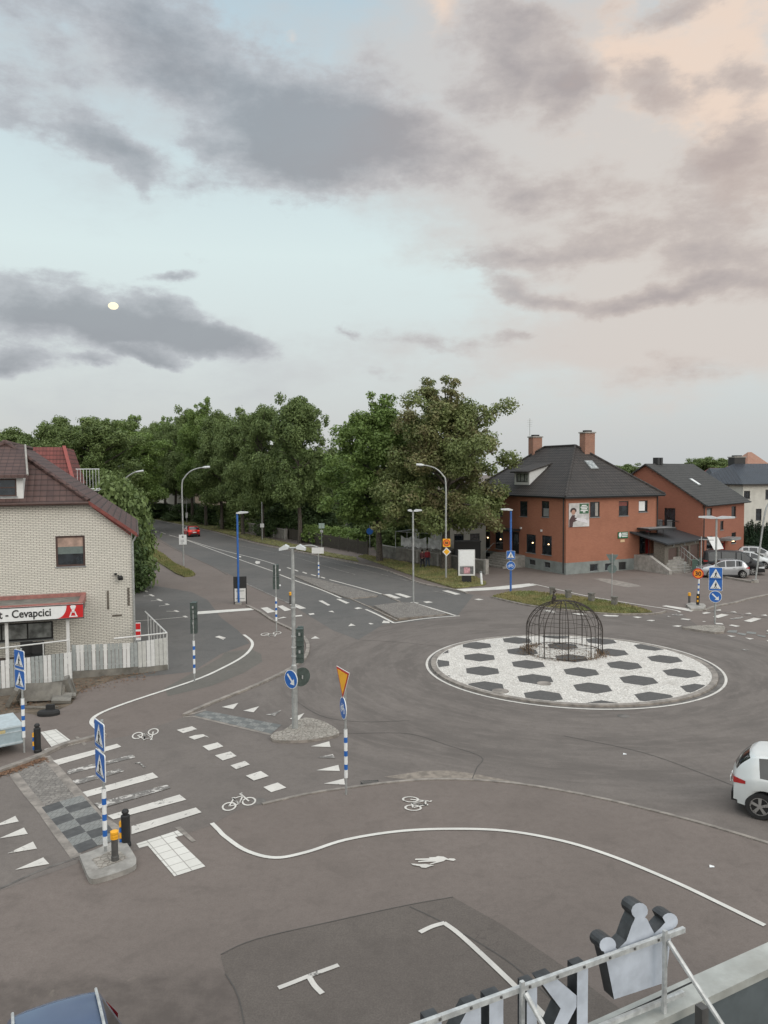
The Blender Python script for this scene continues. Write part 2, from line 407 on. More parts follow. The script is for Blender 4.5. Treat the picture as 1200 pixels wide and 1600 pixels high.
def setts(name, c, c2, joint, cell=.1, kind='World'):
    t = NT(name); v = t.co(kind)
    vo = t.n('ShaderNodeTexVoronoi', feature='DISTANCE_TO_EDGE'); vo.inputs['Scale'].default_value = 1 / cell; vo.inputs['Randomness'].default_value = .55; t.l(v, vo.inputs['Vector'])
    vc = t.n('ShaderNodeTexVoronoi'); vc.inputs['Scale'].default_value = 1 / cell; vc.inputs['Randomness'].default_value = .55; t.l(v, vc.inputs['Vector'])
    sp = t.n('ShaderNodeSeparateXYZ'); t.l(vc.outputs['Color'], sp.inputs[0])
    cc = t.mix(sp.outputs[0], c, c2)
    cc = t.mix(t.rng(t.noise(1.3, 6, .7, v), .5, .72, 0, .55), cc, joint)
    cc = t.mix(t.rng(vo.outputs['Distance'], .0, .09, .8, 0), cc, joint)
    t.col(cc); t.set(Roughness=.85); t.bump(t.rng(vo.outputs['Distance'], 0, .15), .6, .02)
    return t.m
# ------------------------------------------------------------------ material set
RC = (8.45, 34.95)     # middle of the roundabout
M = {}
M['ground'] = asphalt('pavement_asphalt', (.168, .140, .123), (.194, .162, .143), .5)
M['road'] = asphalt('road_asphalt', (.156, .136, .122), (.184, .160, .143), .5, swirl=RC)
M['road_dark'] = asphalt('street_asphalt', (.120, .116, .110), (.146, .138, .129), .5)
M['patch'] = asphalt('patched_asphalt', (.134, .114, .100), (.156, .134, .117), .5, grain=1.4)
M['old'] = asphalt('old_asphalt', (.092, .080, .068), (.150, .128, .105), .8, grain=1.5)
M['patch_light'] = asphalt('light_patch_asphalt', (.135, .128, .112), (.150, .138, .122), .4)
M['paint'] = paint('road_paint', (.62, .59, .54), .32, (.13, .12, .11))
M['paint_new'] = paint('fresh_road_paint', (.66, .64, .59), .12)
M['paint_worn'] = paint('worn_road_paint', (.56, .53, .49), .95)
M['paint_faint'] = paint('faint_road_paint', (.30, .28, .26), .9)
M['kerb'] = plain('kerb_stone', (.23, .205, .18), .9, var=.3, scale=3, kind='World', bump=.4)
M['kerb_dark'] = plain('kerb_dark_stone', (.12, .11, .10), .9, var=.3, scale=3, kind='World')  # darker stone tone for gutters, grate bars and covers
M['concrete'] = plain('concrete', (.30, .285, .26), .9, var=.2, scale=3, dirt=(.14, .125, .105), bump=.4)
M['concrete_dark'] = plain('weathered_concrete', (.17, .16, .14), .9, var=.3, scale=2, dirt=(.06, .055, .04), bump=.5)
M['setts_grey'] = setts('grey_setts', (.17, .155, .14), (.25, .23, .205), (.09, .08, .07), .13)
M['setts_tan'] = setts('tan_setts', (.27, .25, .215), (.34, .31, .27), (.13, .11, .09), .14)
M['setts_white'] = setts('white_setts', (.56, .535, .49), (.70, .67, .62), (.33, .30, .265), .11)
M['slab_dark'] = plain('dark_paving', (.075, .075, .074), .85, var=.2, scale=5, kind='World')
M['slab_light'] = brick('light_paving', (.20, .205, .195), (.235, .235, .22), (.13, .13, .12), .12, .24, .008)
M['slab_cream'] = brick('tactile_paving', (.60, .58, .53), (.66, .64, .59), (.30, .28, .25), .35, .35, .012, off=0, weather=.15)
M['hex_dark'] = plain('hexagon_granite', (.082, .078, .074), .85, var=.22, scale=9, kind='World', bump=.3)
M['earth'] = plain('bare_earth', (.11, .085, .06), .95, var=.45, scale=2.5, kind='World', bump=.6)
M['grass_soil'] = plain('verge_turf', (.15, .145, .055), .95, var=.5, scale=1.8, dirt=(.24, .20, .09), kind='World', bump=.5)
def blade_mat():
    t = NT('grass_blade'); g = t.n('ShaderNodeNewGeometry'); v = t.co('World')
    cc = t.mix(t.rng(t.noise(.5, 4, .6, v), .35, .65), (.125, .165, .045), (.26, .22, .09)); cc = t.mix(t.rng(g.outputs['Random Per Island'], 0, 1, 0, .5), cc, (.22, .19, .08))
    t.col(cc); t.set(Roughness=.7); return t.m
M['blade'] = blade_mat()
M['brick_white'] = brick('white_brick', (.70, .675, .60), (.62, .60, .53), (.23, .21, .185), .26, .085, .014, weather=.18)
M['brick_red'] = brick('orange_brick', (.375, .158, .094), (.325, .132, .080), (.29, .137, .092), .24, .075, .009, weather=.42, bumps=.3)
M['brick_red2'] = brick('red_brick', (.33, .125, .078), (.29, .11, .068), (.23, .105, .07), .24, .075, .009, weather=.25, bumps=.3)
M['brick_chim'] = brick('chimney_brick', (.36, .16, .10), (.28, .12, .08), (.3, .25, .2), .24, .08, .012)
M['tile_brown'] = tiles('brown_roof_tile', (.098, .055, .046), (.072, .040, .035), .3, .36)
M['tile_black'] = tiles('dark_roof_tile', (.046, .038, .033), (.034, .029, .026), .3, .40)
M['tile_grey'] = tiles('grey_roof_tile', (.052, .049, .045), (.042, .040, .037), .3, .40)
M['tile_blue'] = tiles('blue_black_roof_tile', (.035, .042, .055), (.028, .033, .044), .3, .34, .4)
M['tile_red'] = tiles('red_roof_tile', (.19, .055, .046), (.15, .044, .038), .25, .36)
M['render_white'] = plain('cream_render', (.52, .51, .46), .9, var=.07, scale=1.2, dirt=(.33, .32, .28))
M['render_grey'] = plain('grey_render', (.42, .42, .41), .9, var=.08, scale=1.2, dirt=(.28, .28, .27))
M['plinth'] = plain('grey_plinth', (.20, .22, .21), .9, var=.15, scale=1.5, dirt=(.12, .125, .115), bump=.3)
M['trim_brown'] = plain('brown_trim', (.065, .035, .028), .55, var=.2)
M['trim_black'] = plain('black_trim', (.022, .022, .022), .5, var=.2)
M['trim_white'] = plain('white_trim', (.62, .62, .60), .5, var=.06)
M['trim_grey'] = plain('grey_trim', (.22, .23, .23), .5, var=.1)
M['red_trim'] = plain('dark_red_trim', (.17, .045, .035), .6, var=.2)
M['pink_trim'] = plain('faded_red_flashing', (.30, .13, .11), .7, var=.2)
M['red_door'] = plain('red_door_paint', (.26, .018, .018), .4)
M['glass'] = glass('window_glass'); M['glass_light'] = glass('milky_glass', (.26, .27, .26), .12)
M['steel'] = plain('galvanised_steel', (.36, .37, .36), .45, .35, var=.15, scale=8, dirt=(.2, .2, .19))
M['steel_light'] = plain('pale_lamp_metal', (.58, .60, .60), .4, .1, var=.06)
M['steel_white'] = plain('white_painted_rail', (.52, .52, .50), .5, var=.1)
M['alu'] = plain('aluminium_rail', (.50, .51, .50), .4, .3, var=.2, scale=12, dirt=(.25, .24, .22))
M['blue_pole'] = plain('blue_pole_paint', (.030, .115, .36), .4, var=.15)
M['white'] = plain('white_film', (.72, .73, .72), .4, var=.04)
M['sign_blue'] = plain('sign_blue_film', (.018, .120, .42), .4, var=.08)
M['sign_yellow'] = plain('sign_yellow_film', (.85, .42, .02), .4, var=.05)
M['sign_orange'] = plain('sign_orange_film', (.85, .27, .02), .4, var=.05)
M['sign_red'] = plain('sign_red_film', (.50, .025, .02), .4, var=.08)
M['sign_back'] = plain('sign_back_metal', (.15, .19, .18), .5, .3, var=.1)
M['black'] = plain('matt_black', (.015, .015, .015), .6, var=.2)
M['darkgreen'] = plain('signal_housing', (.050, .068, .060), .5, var=.2)
M['greymetal'] = plain('grey_bollard_metal', (.085, .082, .078), .6, .2, var=.2)
M['rust'] = plain('dark_bronze_bar', (.045, .036, .030), .6, .4, var=.4, scale=10)
M['yellow'] = plain('yellow_reflector', (.80, .38, .02), .5, var=.06)
M['bark'] = plain('bark', (.085, .072, .058), .95, var=.4, scale=7, bump=.8)
M['wood'] = plain('grey_wood', (.13, .115, .095), .9, var=.3, scale=9)
M['wood_dark'] = plain('dark_fence_wood', (.055, .048, .038), .9, var=.35, scale=9)
M['shop_red'] = plain('shop_sign_red', (.52, .018, .02), .35, var=.04)
M['tyre'] = plain('tyre_rubber', (.018, .018, .018), .8, var=.2)
M['letter_back'] = plain('letter_back_sheet', (.48, .52, .58), .45, .1, var=.12, scale=4, dirt=(.26, .27, .29))
M['letter_side'] = plain('letter_side_sheet', (.045, .048, .050), .5, .2, var=.35, scale=9)
M['parapet'] = plain('zinc_coping', (.42, .43, .40), .5, .2, var=.15, scale=2.5, dirt=(.27, .26, .23))
M['roof_felt'] = plain('roofing_felt', (.075, .085, .085), .9, var=.3, scale=3)
M['leaf1'] = leafmat('linden_leaf', (.105, .150, .052), (.150, .200, .068))
M['leaf2'] = leafmat('horse_chestnut_leaf', (.125, .165, .055), (.175, .205, .075), (.185, .140, .075))
M['leaf3'] = leafmat('light_leaf', (.11, .175, .042), (.155, .22, .06))
M['leaf4'] = leafmat('dark_hedge_leaf', (.045, .075, .026), (.07, .11, .036))
M['leaf5'] = leafmat('thuja_leaf', (.012, .030, .014), (.022, .048, .020))
M['lamp'] = None
def emis(name, c, s):
    t = NT(name); t.col((.02, .02, .02)); t.b.inputs['Emission Color'].default_value = (*c, 1); t.b.inputs['Emission Strength'].default_value = s; return t.m
M['glow'] = emis('warm_bulb', (1, .66, .34), 5); M['moonlight'] = emis('moonlight', (1, .88, .60), 1.25)
M['tail'] = emis('brake_light', (1, .05, .03), .9)

# ------------------------------------------------------------------ ground
def sheet(name, pts, m, z, kind='structure', parent=None, thick=0):
    b = MB(); P = [Vector((p[0], p[1], 0)) if not hasattr(p, 'z') else p for p in pts]
    import mathutils
    tri = mathutils.geometry.tessellate_polygon([[Vector((p[0], p[1], 0)) for p in pts]])
    vs = [(p[0], p[1], z) for p in pts]
    fs = []
    for t in tri:
        a, c, d = (Vector(vs[i]) for i in t)
        fs.append(t if (c - a).cross(d - a).z > 0 else t[::-1])
    b.add(vs, fs)
    if thick:
        area = sum(pts[i][0] * pts[(i + 1) % len(pts)][1] - pts[(i + 1) % len(pts)][0] * pts[i][1] for i in range(len(pts)))
        idx = list(range(len(pts))) if area > 0 else list(range(len(pts)))[::-1]
        q = [(pts[i][0], pts[i][1]) for i in idx]; n = len(q)
        b.add([(x, y, z) for x, y in q] + [(x, y, z - thick) for x, y in q], [(i, n + i, n + (i + 1) % n, (i + 1) % n) for i in range(n)], 1 if isinstance(m, (list, tuple)) else 0)
    o = b.build(name, m, parent); 
    if kind: o['kind'] = kind
    return o
def zp(ox, oy, s, pts): return [(ox + x / s, oy + y / s) for x, y in pts]
def GP(pts, z=0): return [G(x, y, z) for x, y in pts]
def spline(pts, n=8):
    out = []; P = [Vector(p) for p in pts]
    for i in range(len(P) - 1):
        a = P[max(i - 1, 0)]; b = P[i]; c = P[i + 1]; d = P[min(i + 2, len(P) - 1)]
        for k in range(n):
            t = k / n; out.append(.5 * ((2 * b) + (c - a) * t + (2 * a - 5 * b + 4 * c - d) * t * t + (3 * b - a - 3 * c + d) * t ** 3))
    out.append(P[-1]); return out
def ribbon(mb, pts, w, z0, z1=None, m=0):
    P = [Vector((p[0], p[1], 0)) for p in pts]; L = []; Rr = []
    for i, p in enumerate(P):
        t = (P[min(i + 1, len(P) - 1)] - P[max(i - 1, 0)]).normalized(); n = Vector((-t.y, t.x, 0)) * w / 2
        L.append(p + n); Rr.append(p - n)
    n = len(P)
    top = z0 if z1 is None else z1
    vs = [(q.x, q.y, top) for q in L] + [(q.x, q.y, top) for q in Rr]
    mb.add(vs, [(i, n + i, n + i + 1, i + 1) for i in range(n - 1)], m)
    if z1 is not None:
        for s, fl in ((L, 0), (Rr, 1)):
            vs = [(q.x, q.y, z1) for q in s] + [(q.x, q.y, z0) for q in s]
            f = [(i, i + 1, n + i + 1, n + i) for i in range(n - 1)]
            mb.add(vs, [x[::-1] for x in f] if fl else f, m)
        for i in (0, n - 1): mb.add([(L[i].x, L[i].y, z1), (L[i].x, L[i].y, z0), (Rr[i].x, Rr[i].y, z0), (Rr[i].x, Rr[i].y, z1)], [(0, 1, 2, 3)], m)
    return mb

gb = MB(); gb.quad((-900, -60, 0), (900, -60, 0), (900, 1500, 0), (-900, 1500, 0)); tag(gb.build('ground', M['ground']), kind='structure')

farL = [(234, 833), (262, 850), (290, 865), (325, 882), (360, 898), (383, 911), (420, 929), (452, 943)]
K2 = [(452, 943), (400, 951), (426, 970), (455, 984), (470, 993), (479, 1003), (481, 1015), (475, 1030), (452, 1047), (400, 1072), (330, 1100), (288, 1120)]
K1 = [(370, 1267), (410, 1257), (480, 1241), (540, 1232), (620, 1222), (700, 1218), (800, 1224), (900, 1240), (1000, 1262), (1100, 1288), (1200, 1318), (1300, 1350)]
V2n = [(1023, 960), (960, 961), (880, 954), (820, 946), (768, 934)]
farR = [(712, 923), (660, 913), (625, 900), (590, 888), (520, 874), (440, 858), (400, 850), (340, 833), (290, 822), (240, 812)]
road_px = farL + K2[1:] + [(200, 1150), (135, 1160), (100, 1165), (0, 1202), (-120, 1240), (-120, 1410), (0, 1392), (120, 1350), (130, 1333), (210, 1330), (330, 1290)] + K1 + \
    [(1330, 1160), (1330, 1010), (1200, 1003), (1100, 985), (1060, 955)] + V2n + [(740, 928)] + farR + [(233, 808)]
sheet('roundabout_carriageway', GP(road_px), M['road'], .004)
avenue_px = farL + [(520, 985), (560, 1000), (600, 975), (640, 972), (715, 962), (740, 930)] + farR + [(233, 808)]
sheet('avenue_carriageway', GP(avenue_px), M['road_dark'], .008)
far_b = MB()   # the avenue goes on beyond the first bend
fl = [G(234, 833), G(233, 808)]
d0 = (G(262, 850) - G(234, 833)).normalized()
far_b.quad(fl[0], fl[1], fl[1] - d0 * 130, fl[0] - d0 * 130); fo = far_b.build('far_avenue', M['road_dark'], loc=(0, 0, .006)); tag(fo, kind='structure')

for nm, px, m, z in (
    ('dark_asphalt_patch', [(362, 1482), (400, 1468), (520, 1440), (635, 1415), (708, 1402), (790, 1448), (880, 1510), (1000, 1600), (1120, 1720), (380, 1720), (372, 1560), (352, 1520), (345, 1495)], M['patch'], .004),
    ('light_asphalt_patch', [(258, 1075), (345, 1027), (352, 1019), (392, 1014), (408, 1022), (410, 1034), (380, 1052), (330, 1072), (262, 1088)], M['patch_light'], .003),
    ('parking_bay_asphalt', [(200, 905), (222, 912), (300, 925), (325, 938), (345, 965), (372, 985), (390, 1005), (345, 1022), (300, 1050), (200, 1060)], M['road_dark'], .003),
    ('pale_paving_patch', zp(850, 850, 6, [(465, 325), (560, 322), (720, 348), (860, 378), (915, 397), (780, 405), (650, 382)]), M['kerb'], .004),
    ('crossing_setts', zp(0, 1160, 3.333, [(60, 120), (230, 78), (265, 110), (425, 290), (215, 335), (60, 170)]), M['setts_grey'], .009)):
    sheet(nm, GP(px), m, z)
# setts band kerb lines beside the checkered ramp
kb = MB()
for pl in (zp(0, 1160, 3.333, [(238, 75), (330, 180), (430, 295), (520, 395), (610, 455), (640, 478)]), zp(0, 1160, 3.333, [(70, 165), (150, 270), (215, 345), (300, 465), (400, 600)])):
    ribbon(kb, GP(pl), .26, .013)
tag(kb.build('ramp_edge_stones', M['kerb']), kind='structure')
ck = MB()
def checker(c0, cm, c1, d0, dm, d1, rows, z, first=0, mb=ck):
    A = [GP([p])[0] for p in (c0, cm, c1)]; B = [GP([p])[0] for p in (d0, dm, d1)]
    for r in range(rows):
        for c in range(2):
            p = [A[c].lerp(B[c], r / rows), A[c + 1].lerp(B[c + 1], r / rows), A[c + 1].lerp(B[c + 1], (r + 1) / rows), A[c].lerp(B[c], (r + 1) / rows)]
            p = [Vector((q.x, q.y, z)) for q in p]
            if (p[1] - p[0]).cross(p[2] - p[0]).z < 0: p = p[::-1]
            mb.quad(*p, m=(r + c + first) % 2)
checker((65, 1262), (93, 1253), (128, 1243), (123, 1334), (153, 1322), (188, 1311), 7, .014)
tag(ck.build('checkered_ramp', [M['slab_dark'], M['slab_light']]), kind='structure')
ck = MB()
q = [(306, 1117), (314, 1114.5), (322, 1112), (422, 1146), (430, 1140), (438, 1133)]
A0, A1, B0, B1 = G(303, 1118), G(322, 1111), G(424, 1147), G(440, 1133)
for r in range(9):
    for c in range(3):
        f = lambda u, w: A0.lerp(B0, u).lerp(A1.lerp(B1, u), w)
        p = [f(r / 9, c / 3), f((r + 1) / 9, c / 3), f((r + 1) / 9, (c + 1) / 3), f(r / 9, (c + 1) / 3)]
        p = [Vector((k.x, k.y, .014)) for k in p]
        if (p[1] - p[0]).cross(p[2] - p[0]).z < 0: p = p[::-1]
        ck.quad(*p, m=(r + c) % 2)
tag(ck.build('checkered_rumble_strip', [M['slab_dark2'] if 'slab_dark2' in M else plain('mid_grey_paving', (.13, .135, .13), .85, var=.15, kind='World'), M['slab_light']]), kind='structure')
kb = MB()
ribbon(kb, GP([(286, 1121), (303, 1119.5), (424, 1148.5)]), .14, .012); ribbon(kb, GP([(288, 1119), (322, 1109.5)]), .14, .012)
tag(kb.build('rumble_strip_edging', M['kerb']), kind='structure')

# kerbs: real steps
kb = MB()
ribbon(kb, spline(GP(K1[1:]), 6), .11, 0, .03)
tag(kb.build('cycle_path_kerb', M['kerb']), kind='structure')
kb = MB()
ribbon(kb, spline(GP([(386, 947), (405, 956), (426, 970), (455, 984), (470, 993), (479, 1003), (481, 1015), (475, 1030), (452, 1047), (400, 1072), (330, 1100), (300, 1113), (288, 1119)]), 6), .18, 0, .08)
tag(kb.build('corner_kerb', M['kerb']), kind='structure')
kb = MB(); ribbon(kb, spline(GP([(-80, 1232), (0, 1206), (60, 1184), (100, 1166), (165, 1150)]), 6), .22, 0, .10)
tag(kb.build('side_street_kerb', M['kerb']), kind='structure')
kb = MB(); ribbon(kb, spline(GP([(-60, 1412), (0, 1389), (60, 1362), (118, 1342)]), 6), .07, .005, .012)
ribbon(kb, spline(GP([(355, 898), (330, 884), (290, 866), (262, 852), (236, 838)]), 6), .12, .009, .02)
tag(kb.build('gutter_line', M['kerb_dark']), kind='structure')
kb = MB(); ribbon(kb, spline(GP(farR[::-1] + [(730, 928)]), 4), .15, 0, .10); ribbon(kb, spline(GP(V2n[::-1] + [(1040, 956)]), 4), .15, 0, .10)
tag(kb.build('verge_kerb', M['kerb']), kind='structure')
kb = MB(); ribbon(kb, spline(GP(zp(1000, 880, 6, [(600, 445), (700, 412), (790, 392), (900, 370), (1000, 342), (1100, 320), (1300, 280)])), 4), .25, 0, .07)
ribbon(kb, GP(zp(1000, 880, 6, [(600, 112), (800, 140), (1060, 185)])), .3, 0, .14); ribbon(kb, GP(zp(1000, 880, 6, [(300, 100), (430, 95), (520, 60)])), .15, 0, .05)
tag(kb.build('side_road_kerb', M['kerb']), kind='structure')

# raised islands
Zf = lambda o, s, p: GP(zp(o[0], o[1], s, p))
isl = spline(zp(250, 980, 3.4286, [(590, 590), (610, 570), (665, 555), (700, 520), (760, 488), (830, 490), (900, 515), (958, 560), (945, 585), (880, 605), (790, 618), (700, 622), (610, 612), (590, 590)]) and
             [Vector((*p, 0)) for p in zp(250, 980, 3.4286, [(590, 585), (615, 562), (665, 548), (710, 515), (770, 485), (840, 492), (900, 515), (958, 555), (945, 575), (880, 590), (790, 603), (700, 607), (615, 603), (590, 585)])], 4)[:-1]
sheet('splitter_island', GP([(p.x, p.y) for p in isl], .10), [M['setts_tan'], M['kerb']], .10, thick=.1)
si = spline([Vector((*p, 0)) for p in [(124, 1337), (150, 1328), (184, 1313), (196, 1316), (209, 1335), (213, 1345), (206, 1356), (160, 1372), (142, 1374), (134, 1362), (124, 1337)]], 4)[:-1]
sheet('crossing_refuge', GP([(p.x, p.y) for p in si], .10), [M['concrete'], M['concrete']], .12, thick=.12)
sheet('refuge_setts', GP([(143, 1343), (182, 1326), (199, 1340), (190, 1345), (156, 1358)], .12), M['setts_tan'], .125)
z12 = lambda p: zp(520, 860, 6, p)
sheet('median_island_near', GP(z12([(385, 515), (620, 485), (765, 490), (1060, 592), (1000, 602), (620, 632), (580, 622)]), .1), [M['setts_grey'], M['kerb']], .10, thick=.1)
sheet('median_margin', GP(z12([(320, 520), (345, 518), (600, 645), (680, 640), (1060, 596), (1110, 603), (900, 625), (590, 668), (560, 660)])), M['earth'], .012)
sheet('median_island_far', GP([(458, 899), (470, 899), (500, 905), (515, 909), (590, 929), (588, 931), (549, 934.5), (540, 933), (505, 920)], .1), [M['setts_grey'], M['kerb']], .10, thick=.1)
kb = MB(); ribbon(kb, GP([(545, 935), (572, 947), (620, 970)]), .12, .01, .06); ribbon(kb, GP([(597, 929), (625, 941)]), .12, .01, .06)
tag(kb.build('median_kerb', M['kerb']), kind='structure')
z6 = lambda p: zp(1000, 880, 6, p)
sheet('right_splitter_island', GP(z6([(390, 598), (480, 588), (600, 580), (720, 578), (790, 588), (800, 605), (785, 640), (700, 645), (520, 620)]), .12), [M['setts_tan'], M['kerb']], .12, thick=.12)
sheet('sign_base_island', GP([(1072, 944), (1078, 941), (1100, 943), (1103, 946), (1099, 951), (1080, 951)], .14), [M['concrete'], M['concrete']], .14, thick=.14)

# the roundabout island: white setts with dark hexagons like a football
cx, cy = RC; RI = 6.08
def circ(r, n=96, a0=0, a1=2 * math.pi, c=RC): return [(c[0] + r * math.cos(a0 + (a1 - a0) * k / n), c[1] + r * math.sin(a0 + (a1 - a0) * k / n)) for k in range(n)]
ib = MB(); ib.prism(circ(RI), 0, .08); tag(ib.build('roundabout_island', M['setts_white']), kind='structure')
kb = MB(); cc_ = circ(RI + .13); cc_.append(cc_[0]); ribbon(kb, [Vector((*p, 0)) for p in cc_], .25, 0, .088)
tag(kb.build('island_kerb_ring', M['kerb']), kind='structure')
kb = MB(); cc_ = circ(RI + .34, c=(cx + .04, cy)); cc_.append(cc_[0]); ribbon(kb, [Vector((*p, 0)) for p in cc_], .20, .014)
tag(kb.build('island_gutter', M['kerb_dark']), kind='structure')
kb = MB(); cc_ = circ(RI + .50, c=(cx + .06, cy)); cc_.append(cc_[0]); ribbon(kb, [Vector((*p, 0)) for p in cc_], .11, .018)
tag(kb.build('island_white_ring', M['paint']), kind='structure')
def clip_circle(poly, r, c):
    N = 48; P = list(poly)
    for k in range(N):
        a = 2 * math.pi * k / N; nx, ny = math.cos(a), math.sin(a); out = []
        for i in range(len(P)):
            p, q_ = P[i], P[(i + 1) % len(P)]
            dp = (p[0] - c[0]) * nx + (p[1] - c[1]) * ny - r; dq = (q_[0] - c[0]) * nx + (q_[1] - c[1]) * ny - r
            if dp <= 0: out.append(p)
            if dp * dq < 0: t = dp / (dp - dq); out.append((p[0] + (q_[0] - p[0]) * t, p[1] + (q_[1] - p[1]) * t))
        P = out
        if len(P) < 3: return None
    return P
hb = MB(); rot = R(-4); h0 = G(908, 1050, .08); HR = .82; sp_ = 2.5
for i in range(-6, 7):
    for j in range(-6, 7):
        ang = rot + R(30); bx = h0.x + sp_ * (i * math.cos(ang) + j * math.cos(rot + R(90))); by = h0.y + sp_ * (i * math.sin(ang) + j * math.sin(rot + R(90)))
        if math.hypot(bx - cx, by - cy) > RI + 1: continue
        hx = [(bx + HR * math.cos(rot + R(90) + R(60) * k), by + HR * math.sin(rot + R(90) + R(60) * k)) for k in range(6)]
        c = clip_circle(hx, RI - .06, RC)
        if c: hb.poly([(x, y, .084) for x, y in c])
tag(hb.build('hexagon_paving', M['hex_dark']), kind='structure')
for px_ in ((850, 1068, .30), (782, 1080, .34)):
    p = G(px_[0], px_[1], .08); mh = MB(); mh.lathe([(px_[2], 0), (px_[2], .012), (px_[2] - .04, .012), (px_[2] - .05, .008), (.01, .010)], 24)
    tag(mh.build('manhole_cover', M['kerb'], loc=(p.x, p.y, .086)), 'round grey manhole cover set in %s hexagon of the island' % ('a middle dark' if px_[0] == 850 else 'the front left edge'), 'manhole cover')

# ------------------------------------------------------------------ painted markings
def marks(name, polys, m, z=.018):
    b = MB()
    import mathutils
    for pts in polys:
        g = GP(pts); tri = mathutils.geometry.tessellate_polygon([[Vector((p.x, p.y, 0)) for p in g]]); vs = [(p.x, p.y, z + .0008 * (len(b.f) % 9)) for p in g]
        b.add(vs, [t if (Vector(vs[t[1]]) - Vector(vs[t[0]])).cross(Vector(vs[t[2]]) - Vector(vs[t[0]])).z > 0 else t[::-1] for t in tri])
    return tag(b.build(name, m), kind='structure')
def lines(name, pls, w, m, z=.018, n=6):
    b = MB()
    for k, pl in enumerate(pls): ribbon(b, spline(GP(pl), n), w[k] if hasattr(w, '__len__') else w, z + .0009 * k)
    return tag(b.build(name, m), kind='structure')
zz = lambda p: zp(0, 1160, 3.333, p)
marks('zebra_crossing', [zz(p) for p in ([(275, 98), (610, 10), (632, 25), (305, 120)], [(430, 262), (795, 160), (825, 185), (455, 287)],
    [(560, 385), (935, 275), (970, 302), (590, 405)], [(685, 440), (1020, 343), (1050, 368), (685, 483)])], M['paint'])
marks('worn_zebra_stripes', [zz(p) for p in ([(350, 148), (690, 66), (705, 80), (352, 170)], [(377, 203), (620, 140), (650, 152), (400, 223)], [(695, 112), (730, 105), (760, 132), (748, 134), (728, 114)], [(490, 322), (870, 224), (890, 240), (520, 350)])], M['paint_worn'])
sheet('tactile_paving_near', GP(zz([(710, 530), (925, 460), (955, 485), (912, 496), (1070, 648), (908, 700), (770, 540), (725, 552)])), M['slab_cream'], .012)
sheet('tactile_paving_far', GP(zp(0, 1040, 8, [(505, 835), (700, 798), (895, 948), (985, 940), (1005, 970), (590, 1078), (550, 1050), (645, 1022)])), M['slab_cream'], .012)
for nm_, e0_, e1_ in (('tactile_paving_near', (231, 1322), (272, 1370)), ('tactile_paving_far', (68.75, 1171.25), (87.5, 1139.75))):
    d_ = G(*e1_) - G(*e0_); an = -math.atan2(d_.y, d_.x); me_ = bpy.data.objects[nm_].data
    if nm_.endswith('far'): d_ = G(74, 1146.5) - G(63, 1144); d_ = G(111.9, 1158.5) - G(87.5, 1139.75); an = -math.atan2(d_.y, d_.x)
    for l_ in me_.uv_layers[0].data: u_, v_ = l_.uv; l_.uv = (u_ * math.cos(an) - v_ * math.sin(an), u_ * math.sin(an) + v_ * math.cos(an))
tw = zp(0, 1160, 3.333, [(910, 445), (940, 440), (1020, 515), (1000, 522)]); sheet('dropped_kerb_near', GP(tw), M['kerb'], .014)
sheet('dropped_kerb_far', GP(zp(0, 1040, 8, [(935, 895), (970, 885), (1085, 985), (1050, 1005)])), M['kerb'], .014)
za = lambda p: zp(260, 1120, 4, p); zb = lambda p: zp(260, 960, 4, p); zc = lambda p: zp(360, 830, 6, p); ze = lambda p: zp(850, 850, 6, p); zg = lambda p: zp(700, 840, 6, p)
marks('give_way_triangles_left', [zz(p) for p in ([(-40, 443), (80, 386), (98, 415)], [(-6, 504), (125, 447), (145, 480)], [(38, 582), (172, 520), (193, 557)], [(78, 668), (225, 603), (257, 637)])], M['paint'])
marks('cycle_crossing_dashes', [za(p) for p in ([(65, 85), (160, 62), (192, 80), (105, 105)], [(225, 187), (320, 163), (356, 188), (265, 215)], [(303, 245), (400, 220), (440, 250), (352, 277)], [(400, 308), (490, 280), (522, 302), (436, 332)], [(496, 373), (590, 343), (640, 375), (547, 403)], [(606, 443), (695, 414), (750, 446), (655, 475)])], M['paint'])
marks('worn_crossing_dash', [za([(138, 130), (180, 117), (230, 112), (268, 132), (240, 125), (175, 146)])], M['paint'])
marks('give_way_triangles_island', [za(p) for p in ([(902, 188), (1018, 156), (1026, 192)], [(937, 338), (1075, 304), (1084, 342)], [(983, 422), (1110, 390), (1117, 428)])] + [zb(p) for p in ([(345, 582), (450, 556), (418, 595)], [(480, 605), (580, 577), (545, 615)], [(770, 655), (862, 620), (825, 668)], [(902, 155), (930, 138), (958, 153)])], M['paint'])
marks('worn_give_way_triangles', [za([(942, 258), (1040, 236), (1055, 262)]), zb([(622, 628), (718, 602), (676, 638)])], M['paint_worn'])
